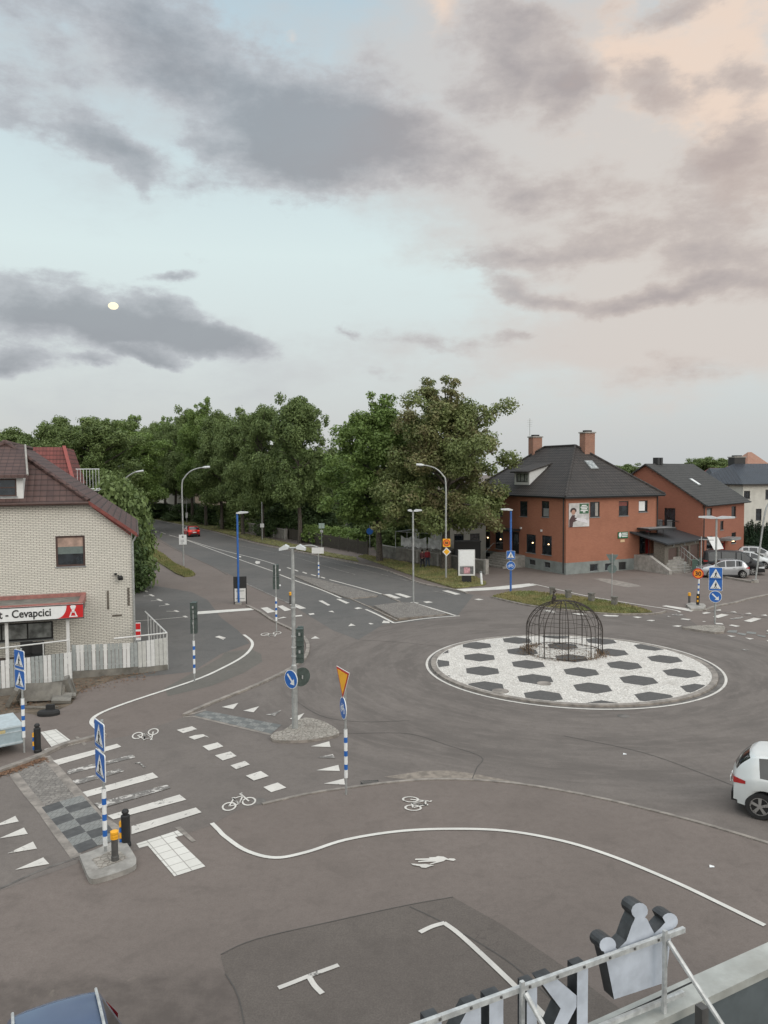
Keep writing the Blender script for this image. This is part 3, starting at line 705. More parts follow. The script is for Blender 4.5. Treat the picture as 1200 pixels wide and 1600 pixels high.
marks('avenue_crossing_marks', [zc(p) for p in ([(285, 722), (345, 714), (425, 755), (350, 770)], [(440, 705), (490, 698), (570, 740), (510, 752)], [(555, 692), (620, 686), (710, 725), (655, 733)], [(445, 820), (500, 805), (528, 812), (450, 825)], [(600, 795), (670, 787), (675, 800), (600, 806)], [(730, 775), (780, 770), (790, 782), (745, 788)],
    [(825, 655), (862, 652), (938, 695), (912, 700)], [(915, 755), (955, 748), (975, 765)], [(990, 638), (1025, 638), (1118, 675), (1085, 682)], [(1105, 895), (1130, 870), (1172, 888)], [(1160, 725), (1200, 715), (1240, 725), (1190, 733)], [(525, 343), (540, 341), (572, 352), (560, 356)], [(592, 365), (605, 362), (642, 375), (630, 380)], [(668, 386), (685, 383), (722, 396), (710, 402)], [(750, 410), (765, 407), (808, 418), (795, 423)], [(840, 432), (860, 430), (893, 441), (880, 446)], [(230, 295), (240, 280), (280, 285), (275, 305), (245, 310)], [(78, 235), (100, 235), (100, 248), (80, 245)])]
    + [z12(p) for p in ([(475, 415), (530, 412), (640, 448), (590, 455)], [(578, 408), (630, 406), (740, 438), (690, 446)], [(1025, 380), (1080, 378), (1200, 412), (1150, 418)], [(722, 490), (755, 487), (810, 495), (780, 501)], [(845, 483), (900, 479), (940, 490), (880, 497)], [(145, 712), (170, 688), (215, 708)], [(333, 688), (350, 682), (385, 692), (355, 697)], [(460, 685), (475, 660), (530, 670), (535, 685)])], M['paint'])
lines('avenue_lines', [[(264, 836), (293, 844), (340, 858), (400, 873), (430, 882)], [(293, 844.5), (340, 862), (370, 873), (427, 893)], [(437, 898), (460, 907), (500, 921), (533, 935)], [(515, 906), (556, 917), (598, 929)], [(240, 828), (248, 830.5)], [(251, 831.5), (259, 834.5)],
    z12([(308, 555), (430, 610), (575, 685)]), z12([(575, 685), (800, 650), (1000, 630), (1190, 617)]), z12([(775, 500), (950, 552), (1150, 614)])], [.12, .12, .16, .16, .12, .12, .17, .17, .17], M['paint'], n=4)
lines('faint_avenue_lines', [[(375, 853), (450, 868), (505, 884), (555, 898)], [(463, 866), (490, 872)], [(503, 875), (560, 889), (643, 909), (667, 915)], [(382, 911), (415, 926), (452, 943)], z12([(945, 385), (1020, 398), (1100, 418)]), [(440, 860), (480, 866), (560, 880)]], [.12, .10, .13, .15, .15, .08], M['paint_faint'], n=4)
marks('broad_white_bar_right', [zg([(40, 487), (400, 468), (570, 450), (760, 432), (830, 447), (690, 470), (530, 487), (120, 508)])], M['paint_new'])
marks('broad_white_bar_left', [zp(200, 900, 6, [(640, 336), (1150, 303), (1190, 320), (650, 362)])], M['paint_new'])
lines('right_pavement_line', [[(830, 912), (870, 921), (920, 932), (985, 943), (1050, 953), (1063, 957)]], .14, M['paint'])
marks('right_crossing_marks', [zg([(245, 580), (290, 574), (335, 583), (290, 589)]), ze([(-10, 628), (30, 622), (110, 636), (105, 645), (30, 640)]), ze([(262, 653), (330, 652), (412, 662), (330, 668)]), ze([(545, 670), (590, 667), (702, 674), (690, 684), (580, 681)]), ze([(828, 686), (870, 683), (922, 689), (880, 697)]), ze([(962, 718), (1000, 713), (1042, 718), (1000, 726)])]
    + [z6(p) for p in ([(205, 405), (245, 398), (525, 438), (480, 457)], [(375, 528), (400, 521), (478, 528), (455, 538)], [(60, 540), (90, 533), (140, 540), (110, 547)], [(300, 592), (350, 585), (395, 590), (360, 600)], [(580, 470), (620, 460), (670, 468), (600, 480)], [(680, 505), (765, 478), (835, 488), (735, 517)], [(970, 545), (1065, 515), (1140, 525), (1040, 557)], [(708, 562), (770, 565), (785, 578), (710, 575)], [(830, 585), (860, 578), (940, 592), (900, 600)], [(845, 460), (890, 455), (908, 467)], [(980, 475), (1030, 468), (1050, 480)], [(1130, 490), (1180, 484), (1195, 500)], [(815, 678), (900, 688), (855, 695)], [(985, 700), (1070, 710), (1030, 718)], [(580, 553), (600, 545), (622, 552)], [(710, 440), (755, 435), (762, 446), (720, 449)], [(1185, 632), (1210, 628), (1240, 640), (1200, 645)], [(1185, 725), (1240, 735), (1200, 738)])], M['paint'])
marks('worn_right_crossing_marks', [z6(p) for p in ([(835, 525), (960, 503), (980, 510), (870, 533)], [(290, 485), (340, 478), (430, 487), (350, 497)], [(950, 810), (975, 808), (1020, 818), (990, 823)], [(240, 503), (270, 497), (290, 503), (262, 508)])], M['paint_worn'])
ck = MB()
for k, p in enumerate(([(810, 650), (830, 632), (912, 630), (905, 655)], [(905, 662), (925, 652), (1000, 663), (985, 682)], [(1000, 643), (1010, 641), (1092, 650), (1085, 668), (1000, 660)], [(1090, 678), (1105, 672), (1182, 684), (1170, 699)], [(1175, 665), (1185, 658), (1260, 668), (1260, 680)])):
    g = GP(z6(p)); ck.poly([(v.x, v.y, .016) for v in g][::-1])
tag(ck.build('right_rumble_strip', M['slab_light']), kind='structure')
lines('right_edge_line', [z6([(640, 448), (900, 475), (1180, 512), (1300, 530)])], .1, M['paint_faint'])
lines('cycle_path_line', [[(331, 1287), (341, 1297), (352, 1308), (385, 1330), (430, 1341), (480, 1332), (540, 1313), (620, 1300), (700, 1296), (790, 1299), (880, 1315), (960, 1340), (1050, 1377), (1120, 1410), (1195, 1447)]], .115, M['paint_new'])
lines('corner_line', [[(164, 1149), (150, 1138), (143, 1128), (155, 1116), (200, 1098), (305, 1063), (350, 1043), (380, 1026), (393, 1012), (393, 1002), (381, 992)]], .15, M['paint_new'])
zt = lambda p: zp(400, 1380, 2.727, p)
lines('parking_bay_marks', [zt([(95, 450), (160, 425), (230, 397), (352, 352)]), zt([(225, 400), (250, 440), (283, 474)]), zt([(698, 213), (750, 188), (805, 172)]), zt([(800, 172), (860, 215), (960, 305), (1120, 458), (1300, 640)])], [.10, .10, .11, .11], M['paint'], n=4)
zh = lambda p: zp(200, 800, 6, p); zi = lambda p: zp(200, 900, 6, p)
lines('parking_lot_marks', [zh([(50, 710), (115, 705)]), zh([(90, 748), (180, 744)]), zh([(145, 790), (240, 785)]), zh([(215, 835), (312, 830)]), zh([(290, 885), (378, 872)]), zi([(360, 333), (468, 335)]), zi([(60, 425), (300, 408), (550, 385)]),
    zh([(85, 698), (118, 712)]), zh([(145, 734), (180, 752)]), zh([(205, 775), (240, 793)]), zh([(275, 818), (315, 838)]), zi([(355, 263), (380, 275)]), zi([(440, 326), (470, 340)]), zi([(525, 378), (550, 392)])], [.09] * 7 + [.2] * 7, M['paint'], n=2)

def bike(name, w1, w2, upb, upt, m, k=1.0):
    A = G(*w1); U = G(*w2) - A; V = G(*upt) - G(*upb); b = MB()
    P = lambda u, v: A + U * u + V * v
    def rg(c, ru, rv, t):
        pts = [P(c + ru * math.cos(a), rv * math.sin(a)) for a in [2 * math.pi * i / 24 for i in range(25)]]; pts2 = [P(c + (ru - t) * math.cos(a), (rv * (1 - t / ru)) * math.sin(a)) for a in [2 * math.pi * i / 24 for i in range(25)]]
        for i in range(24):
            q = [pts[i], pts[i + 1], pts2[i + 1], pts2[i]]; q = [Vector((v.x, v.y, .019)) for v in q]
            if (q[1] - q[0]).cross(q[2] - q[0]).z < 0: q = q[::-1]
            b.quad(*q)
    rg(0, .36, .36 * k, .09); rg(1, .36, .36 * k, .09)
    w = max(.05, U.length * .065)
    for pl in ([(0, 0), (.35, .55), (.8, .6)], [(.35, .55), (.5, 0), (.82, .58)], [(0, 0), (.5, 0)], [(1, 0), (.8, .68), (.72, .80), (.86, .85)], [(.27, .62), (.42, .62)], [(.5, 0), (.33, .6)]):
        ribbon(b, [P(u, v * k) for u, v in pl], w, .021)
    return tag(b.build(name, m), kind='structure')
bike('bicycle_symbol', (358, 1261), (389, 1253), (373, 1260), (366, 1243), M['paint'])
bike('bicycle_symbol', (645.5, 1263), (641.5, 1250), (645, 1257), (683, 1257), M['paint'])
bike('bicycle_symbol', (215, 1150), (239.5, 1144), (227, 1142), (230, 1156), M['paint'])
bike('bicycle_symbol', (414, 991.5), (433, 989.5), (423, 988), (424, 994), M['paint'])
zw = lambda p: zp(600, 1220, 8.571, p)
marks('pedestrian_symbol', [zw(p) for p in ([(415, 1070), (420, 1053), (610, 1047), (605, 1035), (690, 1030), (720, 1018), (800, 1025), (860, 1055), (880, 1048), (940, 1050), (962, 1068), (930, 1082), (880, 1075), (830, 1065), (800, 1085), (700, 1110), (620, 1130), (610, 1122), (700, 1092), (560, 1095), (455, 1100), (460, 1085), (600, 1070)],
    [(360, 1118), (480, 1128), (560, 1125), (612, 1135), (675, 1140), (620, 1155), (560, 1178), (500, 1172), (480, 1155), (390, 1140)])], M['paint'])
marks('pedestrian_symbol', [zb(p) for p in ([(303, 143), (330, 135), (372, 148), (355, 160), (330, 150)],)], M['paint'])
pb = MB(); p = G(664, 926)
dr = MB()
for k in range(9):
    a = G(567 + k * 2.9, 1224 - k * .1); dr.box((a.x, a.y, .012), (.035, .28, .02), rz=R(25))
a, b_, c, d = G(563, 1227), G(592, 1226), G(591, 1219), G(564, 1220)
dr.add([(v.x, v.y, .006) for v in (a, b_, c, d)], [(0, 1, 2, 3)], 1)
tag(dr.build('drain_grate', [M['kerb_dark'], M['black']]), 'dark slotted drain grate by the cycle path kerb', 'drain')

# seams and sandy gutter
sm = MB()
for pl, w in (([(505, 1147), (560, 1146), (640, 1147), (700, 1165), (752, 1183), (745, 1200), (738, 1217)], .03), ([(345, 1492), (400, 1468), (520, 1440), (635, 1415), (708, 1402)], .025), ([(640, 1417), (700, 1446), (790, 1500), (860, 1560)], .03), ([(352, 1522), (373, 1560), (388, 1640)], .025), ([(560, 1000), (640, 1005), (760, 1020)], .03), ([(455, 1090), (500, 1118), (560, 1128), (640, 1126)], .03), ([(880, 1150), (1000, 1175), (1100, 1210), (1200, 1250)], .03)):
    ribbon(sm, spline(GP(pl), 5), w, .0105)
tag(sm.build('asphalt_seams', plain('seam_tar', (.082, .074, .067), .9, kind='World')), kind='structure')
sheet('sandy_gutter', GP([(600, 1214), (660, 1205), (700, 1204), (740, 1209), (800, 1221), (868, 1233), (800, 1224), (700, 1217.5), (640, 1219)]), plain('road_sand', (.21, .18, .15), .95, var=.3, scale=4, kind='World'), .009)

for px_, r_, lab in (((974, 1119), .22, 'small grey cover in the lane before the island'), ((404, 1252), .20, 'small round cover near the bicycle symbol of the crossing')):
    p = G(*px_); mh = MB(); mh.lathe([(r_, 0), (r_, .006), (r_ - .03, .006), (r_ - .035, .003), (.01, .004)], 20); tag(mh.build('manhole_cover', M['kerb_dark'], loc=(p.x, p.y, .006)), lab, 'manhole cover')
for px_, lab in (((976, 1179), 'white paper scrap lying on the road before the white car'), ((1112, 1355), 'tiny white paper scrap on the cycle path by the right edge')):
    p = G(*px_); q = MB(); q.add([(-.06, -.03, .012), (.05, -.04, .02), (.07, .03, .012), (-.03, .05, .035)], [(0, 1, 2, 3)]); tag(q.build('paper_scrap', M['white'], loc=(p.x, p.y, 0)), lab, 'litter')
# verges
def grassy(name, px, n, h=.1, hole=None):
    pts = GP(px); o = sheet(name, pts, [M['grass_soil'], M['grass_soil']], .11, thick=.1)
    return pts, n, h
def inpoly(x, y, P):
    c = False; n = len(P)
    for i in range(n):
        a, b = P[i], P[i - 1]
        if (a[1] > y) != (b[1] > y) and x < (b[0] - a[0]) * (y - a[1]) / (b[1] - a[1]) + a[0]: c = not c
    return c
V = [grassy('verge', [(560, 870), (590, 880), (625, 893), (660, 905), (700, 917), (712, 920), (757, 915), (760, 912), (740, 901), (700, 889), (660, 884), (640, 881), (600, 874), (572, 868)], 9000),
     grassy('verge', [(236, 811), (300, 822), (340, 831), (400, 847), (445, 856), (520, 871), (560, 878), (556, 872), (520, 866), (480, 856), (400, 838), (340, 824), (300, 816), (240, 805)], 6000),
     grassy('verge', [(768, 934), (800, 926), (830, 926), (900, 934), (960, 943), (1005, 953), (1020, 959), (960, 960), (880, 953), (820, 945)], 11000),
     grassy('verge', [(226, 862), (240, 858), (256, 868), (275, 883), (300, 894), (305, 899), (300, 901), (288, 902), (275, 897), (250, 881), (228, 868)], 6000, .14)]
gbm = MB(); rnd = random.Random(3)
for pts, n, h in V:
    xs = [p.x for p in pts]; ys = [p.y for p in pts]; k = 0; tries = 0
    while k < n and tries < n * 12:
        tries += 1; x = rnd.uniform(min(xs), max(xs)); y = rnd.uniform(min(ys), max(ys))
        if not inpoly(x, y, pts): continue
        k += 1; a = rnd.uniform(0, math.pi); hh = h * rnd.uniform(.5, 1.5); w = .035; dx, dy = math.cos(a) * w, math.sin(a) * w
        lx, ly = rnd.uniform(-.06, .06), rnd.uniform(-.06, .06)
        gbm.add([(x - dx, y - dy, .1), (x + dx, y + dy, .1), (x + lx, y + ly, .1 + hh)], [(0, 1, 2)])
tag(gbm.build('grass', M['blade'], uv=False), 'patchy green and straw coloured grass on the road verges', 'grass', kind='stuff')
# ------------------------------------------------------------------ buildings
class Face:
    """a wall plane of a building: a -> b seen left to right from outside, in the building's own frame"""
    def __init__(s, root, a, b):
        s.root = root; s.a = Vector((a[0], a[1], 0)); s.b = Vector((b[0], b[1], 0)); s.L = (s.b - s.a).length
        s.d = (s.b - s.a).normalized(); s.n = Vector((s.d.y, -s.d.x, 0))
        Mx = Matrix.Translation(root.location) @ Matrix.Rotation(root.rotation_euler[2], 4, 'Z')
        s.wa = Mx @ s.a; s.wn = Mx.to_3x3() @ s.n; s.wd = Mx.to_3x3() @ s.d
    def px(s, x, y, out=0.0):
        r = ray(x, y); t = (s.wa + s.wn * out - CO).dot(s.wn) / r.dot(s.wn); p = CO + r * t - s.wa
        return p.dot(s.wd), p.z + s.wa.z - s.root.location.z
    def rect(s, x0, y0, x1, y1, out=0.):
        ym = (y0 + y1) / 2; xm = (x0 + x1) / 2
        return [s.px(x0, ym, out)[0], s.px(xm, y1, out)[1], s.px(x1, ym, out)[0], s.px(xm, y0, out)[1]]
    def P(s, u, z, out=0.): 
        p = s.a + s.d * u + s.n * out; return Vector((p.x, p.y, z))
def wall(mb, F, z0, z1, holes=(), m=0, depth=.14, u0=0, u1=None, top=None):
    u1 = F.L if u1 is None else u1
    us = sorted({u0, u1, *[h[0] for h in holes], *[h[2] for h in holes]}); zs = sorted({z0, z1, *[h[1] for h in holes], *[h[3] for h in holes]})
    us = [u for u in us if u0 <= u <= u1]; zs = [z for z in zs if z0 <= z <= z1]
    for i in range(len(us) - 1):
        for j in range(len(zs) - 1):
            um, zm = (us[i] + us[i + 1]) / 2, (zs[j] + zs[j + 1]) / 2
            if any(h[0] < um < h[2] and h[1] < zm < h[3] for h in holes): continue
            mb.quad(F.P(us[i], zs[j]), F.P(us[i + 1], zs[j]), F.P(us[i + 1], zs[j + 1]), F.P(us[i], zs[j + 1]), m)
    for h in holes:
        a, b, c, d = h[:4]
        for p, q in (((a, b), (c, b)), ((c, b), (c, d)), ((c, d), (a, d)), ((a, d), (a, b))):
            mb.quad(F.P(*p), F.P(*q), F.P(*q, -depth), F.P(*p, -depth), m)
def boxF(mb, F, u0, z0, u1, z1, o0, o1, m=0):   # box on a face between offsets o0 (in) and o1 (out)
    vs = [F.P(u0, z0, o0), F.P(u1, z0, o0), F.P(u1, z0, o1), F.P(u0, z0, o1), F.P(u0, z1, o0), F.P(u1, z1, o0), F.P(u1, z1, o1), F.P(u0, z1, o1)]
    return mb.add(vs, [(0, 1, 2, 3)[::1], (4, 7, 6, 5), (0, 4, 5, 1), (1, 5, 6, 2), (2, 6, 7, 3), (3, 7, 4, 0)], m)
def window(F, h, fm, mull=1, trans=None, sill=True, lamp=False, blind=None, name='window', gm=None, t=.07, tilt=False, root=None):
    u0, z0, u1, z1 = h[:4]; root = root or F.root
    b = MB(); o0, o1 = -.13, -.05
    boxF(b, F, u0, z0, u0 + t, z1, o0, o1); boxF(b, F, u1 - t, z0, u1, z1, o0, o1)
    boxF(b, F, u0 + t, z0, u1 - t, z0 + t, o0, o1); boxF(b, F, u0 + t, z1 - t, u1 - t, z1, o0, o1)
    for k in range(1, mull):
        uu = u0 + (u1 - u0) * k / mull; boxF(b, F, uu - t * .4, z0 + t, uu + t * .4, z1 - t, o0, o1 - .005)
    if trans: 
        zz_ = z0 + (z1 - z0) * trans
        for k in range(mull):
            ua = u0 + (u1 - u0) * k / mull + t; ub = u0 + (u1 - u0) * (k + 1) / mull - t; boxF(b, F, ua, zz_ - t * .4, ub, zz_ + t * .4, o0, o1 - .006)
    w = b.build(name, fm, root)
    g = MB(); boxF(g, F, u0 + t * .5, z0 + t * .5, u1 - t * .5, z1 - t * .5, -.125, -.10); g.build('pane', gm or M['glass'], w)
    if sill: sb = MB(); boxF(sb, F, u0 - .04, z0 - .05, u1 + .04, z0 + .003, -.05, .05); sb.build('sill', M['trim_grey'], w)
    if blind is not None:
        c = MB(); ua, ub, za_, zb_ = blind[:4]
        boxF(c, F, u0 + t + (u1 - u0 - 2 * t) * ua, z0 + t + (z1 - z0 - 2 * t) * za_, u0 + t + (u1 - u0 - 2 * t) * ub, z0 + t + (z1 - z0 - 2 * t) * zb_, -.099, -.092); c.build('blind', blind[4], w)
    if lamp:
        l = MB(); c = F.P(u0 + (u1 - u0) * lamp[0], z0 + (z1 - z0) * lamp[1], -.085); l.lathe([(.02, -.04), (.06, -.03), (.075, .01), (.04, .05), (.01, .06)], 8, c); l.build('lit_lamp', M['glow'], w)
    return w
# ---- orange brick house with the restaurant
C = G(884, 898); dr_ = math.atan2(.427, .904)
house = thing('brick_house', 'orange brick house with a dark hipped tile roof, two chimneys and a green sign', 'house', C, dr_)
Wd, Ln, PL, EV, RG = 10.4, 15.1, 1.0, 6.75, 11.25
FR = Face(house, (0, 0), (Wd, 0)); FL = Face(house, (0, Ln), (0, 0)); FB = Face(house, (Wd, Ln), (0, Ln)); FE = Face(house, (Wd, 0), (Wd, Ln))
up_l = [FL.rect(*r) for r in ((812, 783, 824, 807), (846, 783, 858, 808))] + [FL.rect(*r) for r in ((752, 786, 761, 806), (775, 785, 785, 806))]
lo_l = [FL.rect(*r) for r in ((753.5, 827, 766, 856), (773.5, 830, 786, 858), (822, 835, 837, 864), (846.5, 837, 862, 867))]
dl_l = FL.rect(800, 831, 811, 868)
up_r = [FR.rect(*r) for r in ((922, 784, 937, 808), (967, 783, 982, 806), (998, 782, 1012, 800))]
pl_r = [FR.rect(*r) for r in ((921.5, 881, 934.5, 893), (945, 880, 958, 893), (966.5, 878, 978, 897))]
pl_l = [FL.rect(*r) for r in ((826, 874, 837, 884), (850, 878, 860, 889), (753, 866, 766, 873))]
dr_r = FR.rect(999, 829, 1016, 870); dr_r[1] = PL + .35
pl_r = [[a, max(b, .05), c, min(d, PL - .06)] for a, b, c, d in pl_r]; pl_l = [[a, max(b, .3), c, min(max(d, .8), PL - .06)] for a, b, c, d in pl_l]
dl_l[1] = PL + .12
b = MB()
wall(b, FR, PL, EV, up_r + [dr_r]); wall(b, FL, PL, EV, up_l + lo_l + [dl_l]); wall(b, FE, PL, EV); wall(b, FB, PL, EV)
b.build('wall', M['brick_red'], house)
b = MB()
for F, hs in ((FR, pl_r), (FL, pl_l), (FE, ()), (FB, ())):
    F2 = Face(house, F.a + F.n * .03 - F.d * .03, F.b + F.n * .03 + F.d * .03); hs2 = [[h[0] + .03, h[1], h[2] + .03, h[3]] for h in hs]
    wall(b, F2, -.3, PL, hs2)
    b.quad(F2.P(0, PL), F2.P(F2.L, PL), F2.P(F2.L, PL, -.05), F2.P(0, PL, -.05))
b.build('plinth', M['plinth'], house)
ov = .45; ex = EV - .05
def hip(mb, x0, y0, x1, y1, ze, ra, rb, rz, m=0, th=.12):
    A, B, Cc, D = (x0, y0, ze), (x1, y0, ze), (x1, y1, ze), (x0, y1, ze); P_, Q = (*ra, rz), (*rb, rz)
    mb.add([A, B, P_], [(0, 1, 2)], m); mb.add([B, Cc, Q, P_], [(0, 1, 2, 3)], m); mb.add([Cc, D, Q], [(0, 1, 2)], m); mb.add([D, A, P_, Q], [(0, 1, 2, 3)], m)
b = MB(); hip(b, -ov, -ov, Wd + ov, Ln + ov, ex, (Wd / 2, Wd / 2), (Wd / 2, Ln - Wd / 2), RG)
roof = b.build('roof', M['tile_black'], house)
b = MB()
x0, y0, x1, y1 = -ov, -ov, Wd + ov, Ln + ov
b.prism([(x0 + .01, y0 + .01), (x1 - .01, y0 + .01), (x1 - .01, y1 - .01), (x0 + .01, y1 - .01)], ex - .16, ex - .006)
b.tube([(x0 - .03, y0 - .03, ex - .03), (x1 + .03, y0 - .03, ex - .03)], .07, 6); b.tube([(x0 - .03, y0 - .03, ex - .03), (x0 - .03, y1, ex - .03)], .07, 6)
b.build('gutter', M['trim_black'], house)
b = MB()
for (p, q_) in (((x0, y0, ex), (Wd / 2, Wd / 2, RG)), ((x1, y0, ex), (Wd / 2, Wd / 2, RG)), ((x0, y1, ex), (Wd / 2, Ln - Wd / 2, RG)), ((Wd / 2, Wd / 2, RG), (Wd / 2, Ln - Wd / 2, RG))):
    b.tube([Vector(p) + Vector((0, 0, .04)), Vector(q_) + Vector((0, 0, .04))], .11, 6)
b.build('ridge_cap', M['tile_black'], roof)
b = MB(); b.tube([(-.09, .25, ex - .1), (-.09, .25, .1)], .05, 8); b.tube([(-.09, .25, ex - .1), (-ov, .0, ex - .05)], .05, 8); b.build('downpipe', M['trim_black'], house)
b = MB(); b.tube([(Wd - .1, -.09, ex - .1), (Wd - .1, -.09, PL)], .05, 8); b.build('downpipe', M['trim_black'], house)
def chimney(x, y, z0, z1, wx, wy, parent, cm=None):
    b = MB(); b.box((x, y, (z0 + z1) / 2), (wx, wy, z1 - z0)); c = b.build('chimney', cm or M['brick_chim'], parent)
    b = MB(); b.box((x, y, z1 + .06), (wx + .16, wy + .16, .12)); b.build('chimney_cap', M['concrete'], c); b = MB(); b.box((x, y, z1 + .20), (wx * .6, wy * .6, .16)); b.build('flue', M['black'], c)
chimney(Wd / 2 + .9, Wd / 2 - .6, RG - 1.4, RG + 1.15, 1.15, .8, roof); chimney(Wd / 2 - .4, Ln - Wd / 2 + 1.0, RG - 1.5, RG + 1.0, 1.1, .8, roof)
# skylight on the front hip, dormer on the left slope
sl = math.atan2(RG - ex, Wd / 2 + ov)
def on_roof_front(u, up): return Vector((u, -ov + up * math.cos(sl), ex + up * math.sin(sl)))
b = MB(); p = on_roof_front(5.15, 4.3); nn = Vector((0, -math.sin(sl), math.cos(sl))); e2 = Vector((0, math.cos(sl), math.sin(sl)))
b.extr([(-.45, -.6), (.45, -.6), (.45, .6), (-.45, .6)], p + nn * .10, (1, 0, 0), e2, nn, .14); sk_ = b.build('skylight', M['trim_grey'], roof)
b = MB(); b.extr([(-.36, -.5), (.36, -.5), (.36, .5), (-.36, .5)], p + nn * .115, (1, 0, 0), e2, nn, .012); b.build('pane', M['glass_light'], sk_)
# shed dormer, left slope: x = -ov + t cos
yd0, yd1 = 6.2, 8.6
tD = 1.45; xD = -ov + tD * math.cos(sl); zD = ex + tD * math.sin(sl); zt_ = zD + 1.25
tT = 4.6; xT = -ov + tT * math.cos(sl); zT = ex + tT * math.sin(sl)
b = MB(); b.add([(xD, yd0, zD - .1), (xD, yd0, zt_), (xT, yd0, zT)], [(0, 1, 2)][::1]); b.add([(xD, yd1, zD - .1), (xD, yd1, zt_), (xT, yd1, zT)], [(0, 2, 1)])
FD = Face(house, (xD, yd1), (xD, yd0)); hd = [.25, zD + .25, FD.L - .25, zt_ - .18]; wall(b, FD, zD - .1, zt_, [hd])
dm = b.build('dormer', M['trim_white'], roof)
b = MB(); b.add([(xD - .35, yd0 - .2, zt_ + .0), (xD - .35, yd1 + .2, zt_ + .0), (xT + .3, yd1 + .2, zT + .15), (xT + .3, yd0 - .2, zT + .15), (xD - .35, yd0 - .2, zt_ - .12), (xD - .35, yd1 + .2, zt_ - .12), (xT + .3, yd1 + .2, zT + .03), (xT + .3, yd0 - .2, zT + .03)], [(0, 3, 2, 1), (0, 1, 5, 4), (0, 4, 7, 3), (1, 2, 6, 5), (4, 5, 6, 7)])
b.build('dormer_roof', M['tile_black'], dm)
w_ = window(FD, hd, M['trim_black'], mull=3, sill=False, gm=M['glass_light'], root=house); CHILD[house.name].remove(w_); reg(w_, roof)
for i, h in enumerate(up_l): window(FL, h, M['trim_black'], blind=(.1, .9, 0, .55, M['trim_grey']) if i == 1 else None)
for i, h in enumerate(lo_l): window(FL, h, M['trim_black'], trans=None, lamp=(.62, .55), sill=True)
window(FR, up_r[0], M['trim_black'], mull=1, blind=(.62, .97, .02, .98, M['concrete'])); window(FR, up_r[1], M['trim_black'], mull=1, blind=(.02, .98, .7, .99, M['red_trim']))
window(FR, up_r[2], M['trim_black'], blind=(.0, .8, .05, 1., M['white']))
for h in pl_r[:2]: window(FR, h, M['trim_grey'], sill=False, t=.05)
for h in pl_l: window(FL, h, M['trim_grey'], sill=False, t=.05)
b = MB(); h = pl_r[2]; boxF(b, FR, h[0], .05, h[2], h[3], -.12, -.06)
for k in range(5): boxF(b, FR, h[0] + .05, .12 + k * .17, h[2] - .05, .16 + k * .17, -.06, -.045)
b.build('cellar_door', M['trim_black'], house)
def door(F, h, fm, dm_, glassz=.35, name='door'):
    u0, z0, u1, z1 = h; b = MB(); t = .08
    boxF(b, F, u0, z0, u0 + t, z1, -.13, -.04); boxF(b, F, u1 - t, z0, u1, z1, -.13, -.04); boxF(b, F, u0 + t, z1 - t, u1 - t, z1, -.13, -.04)
    f = b.build(name, fm, F.root); b = MB(); boxF(b, F, u0 + t, z0 + .02, u1 - t, z1 - t, -.12, -.08); b.build('door_leaf', dm_, f)
    b = MB(); boxF(b, F, u0 + .25, z0 + (z1 - z0) * glassz, u1 - .25, z1 - .25, -.08, -.07); b.build('pane', M['glass'], f)
    b = MB(); boxF(b, F, u1 - .24, z0 + 1.0, u1 - .14, z0 + 1.05, -.08, -.03); b.build('handle', M['steel'], f); return f
door(FL, dl_l, M['trim_black'], M['black'])
um = (dr_r[0] + dr_r[2]) / 2
door(FR, [dr_r[0], dr_r[1], um + .12, dr_r[3]], M['trim_brown'], M['black'], .12); b = MB(); boxF(b, FR, um + .13, dr_r[1], dr_r[2], dr_r[3], -.13, -.05); b.build('side_panel', M['red_door'], house)
# canopies
b = MB(); c0 = FL.rect(782, 822, 812, 824); boxF(b, FL, FL.px(784, 830)[0], dl_l[3] + .12, FL.px(813, 830)[0], dl_l[3] + .3, 0, 1.3); b.build('entrance_canopy', M['trim_black'], house)
b = MB(); ua = FR.px(995, 830)[0]; ub = Wd + .8; zc_ = dr_r[3] + .15; boxF(b, FR, ua, zc_, ub, zc_ + .14, -.0, 1.5); can = b.build('entrance_canopy', M['trim_black'], house)
b = MB(); boxF(b, FR, ua + .05, zc_ + .143, ub - .05, zc_ + .16, .05, 1.45); b.build('canopy_cover', M['trim_grey'], can)
for uu in (ua + .15, Wd - .6): b = MB(); b.tube([FR.P(uu, dr_r[1] - .1, 1.3), FR.P(uu, zc_, 1.3)], .03, 6); b.build('canopy_post', M['black'], can)
# steps
def steps(F, u0, u1, z1, run, n, mat, plat, name='entrance_steps', side_walls=True):
    b = MB()
    boxF(b, F, u0, -.2, u1, z1, .035, plat)
    for k in range(n): boxF(b, F, u0, -.2, u1, z1 * (1 - (k + 1) / (n + 1)), plat + run * k / n, plat + run * (k + 1) / n)
    return b.build(name, mat, F.root)
sp0 = FL.px(785, 850)[0]; sp1 = FL.px(812, 850)[0]
steps(FL, sp0 + .2, sp1 + .9, PL + .1, 1.2, 5, M['concrete'], 1.3)
b = MB(); [b.tube([FL.P(sp0 + .25, .9, 2.5), FL.P(sp0 + .25, PL + 1.0, 1.2), FL.P(sp0 + .25, PL + 1.0, .1)], .025, 6)]; b.tube([FL.P(sp0 + .25, 0, 2.5), FL.P(sp0 + .25, .9, 2.5)], .025, 6); b.build('handrail', M['steel'], house)
u0_ = FR.px(990, 880)[0]
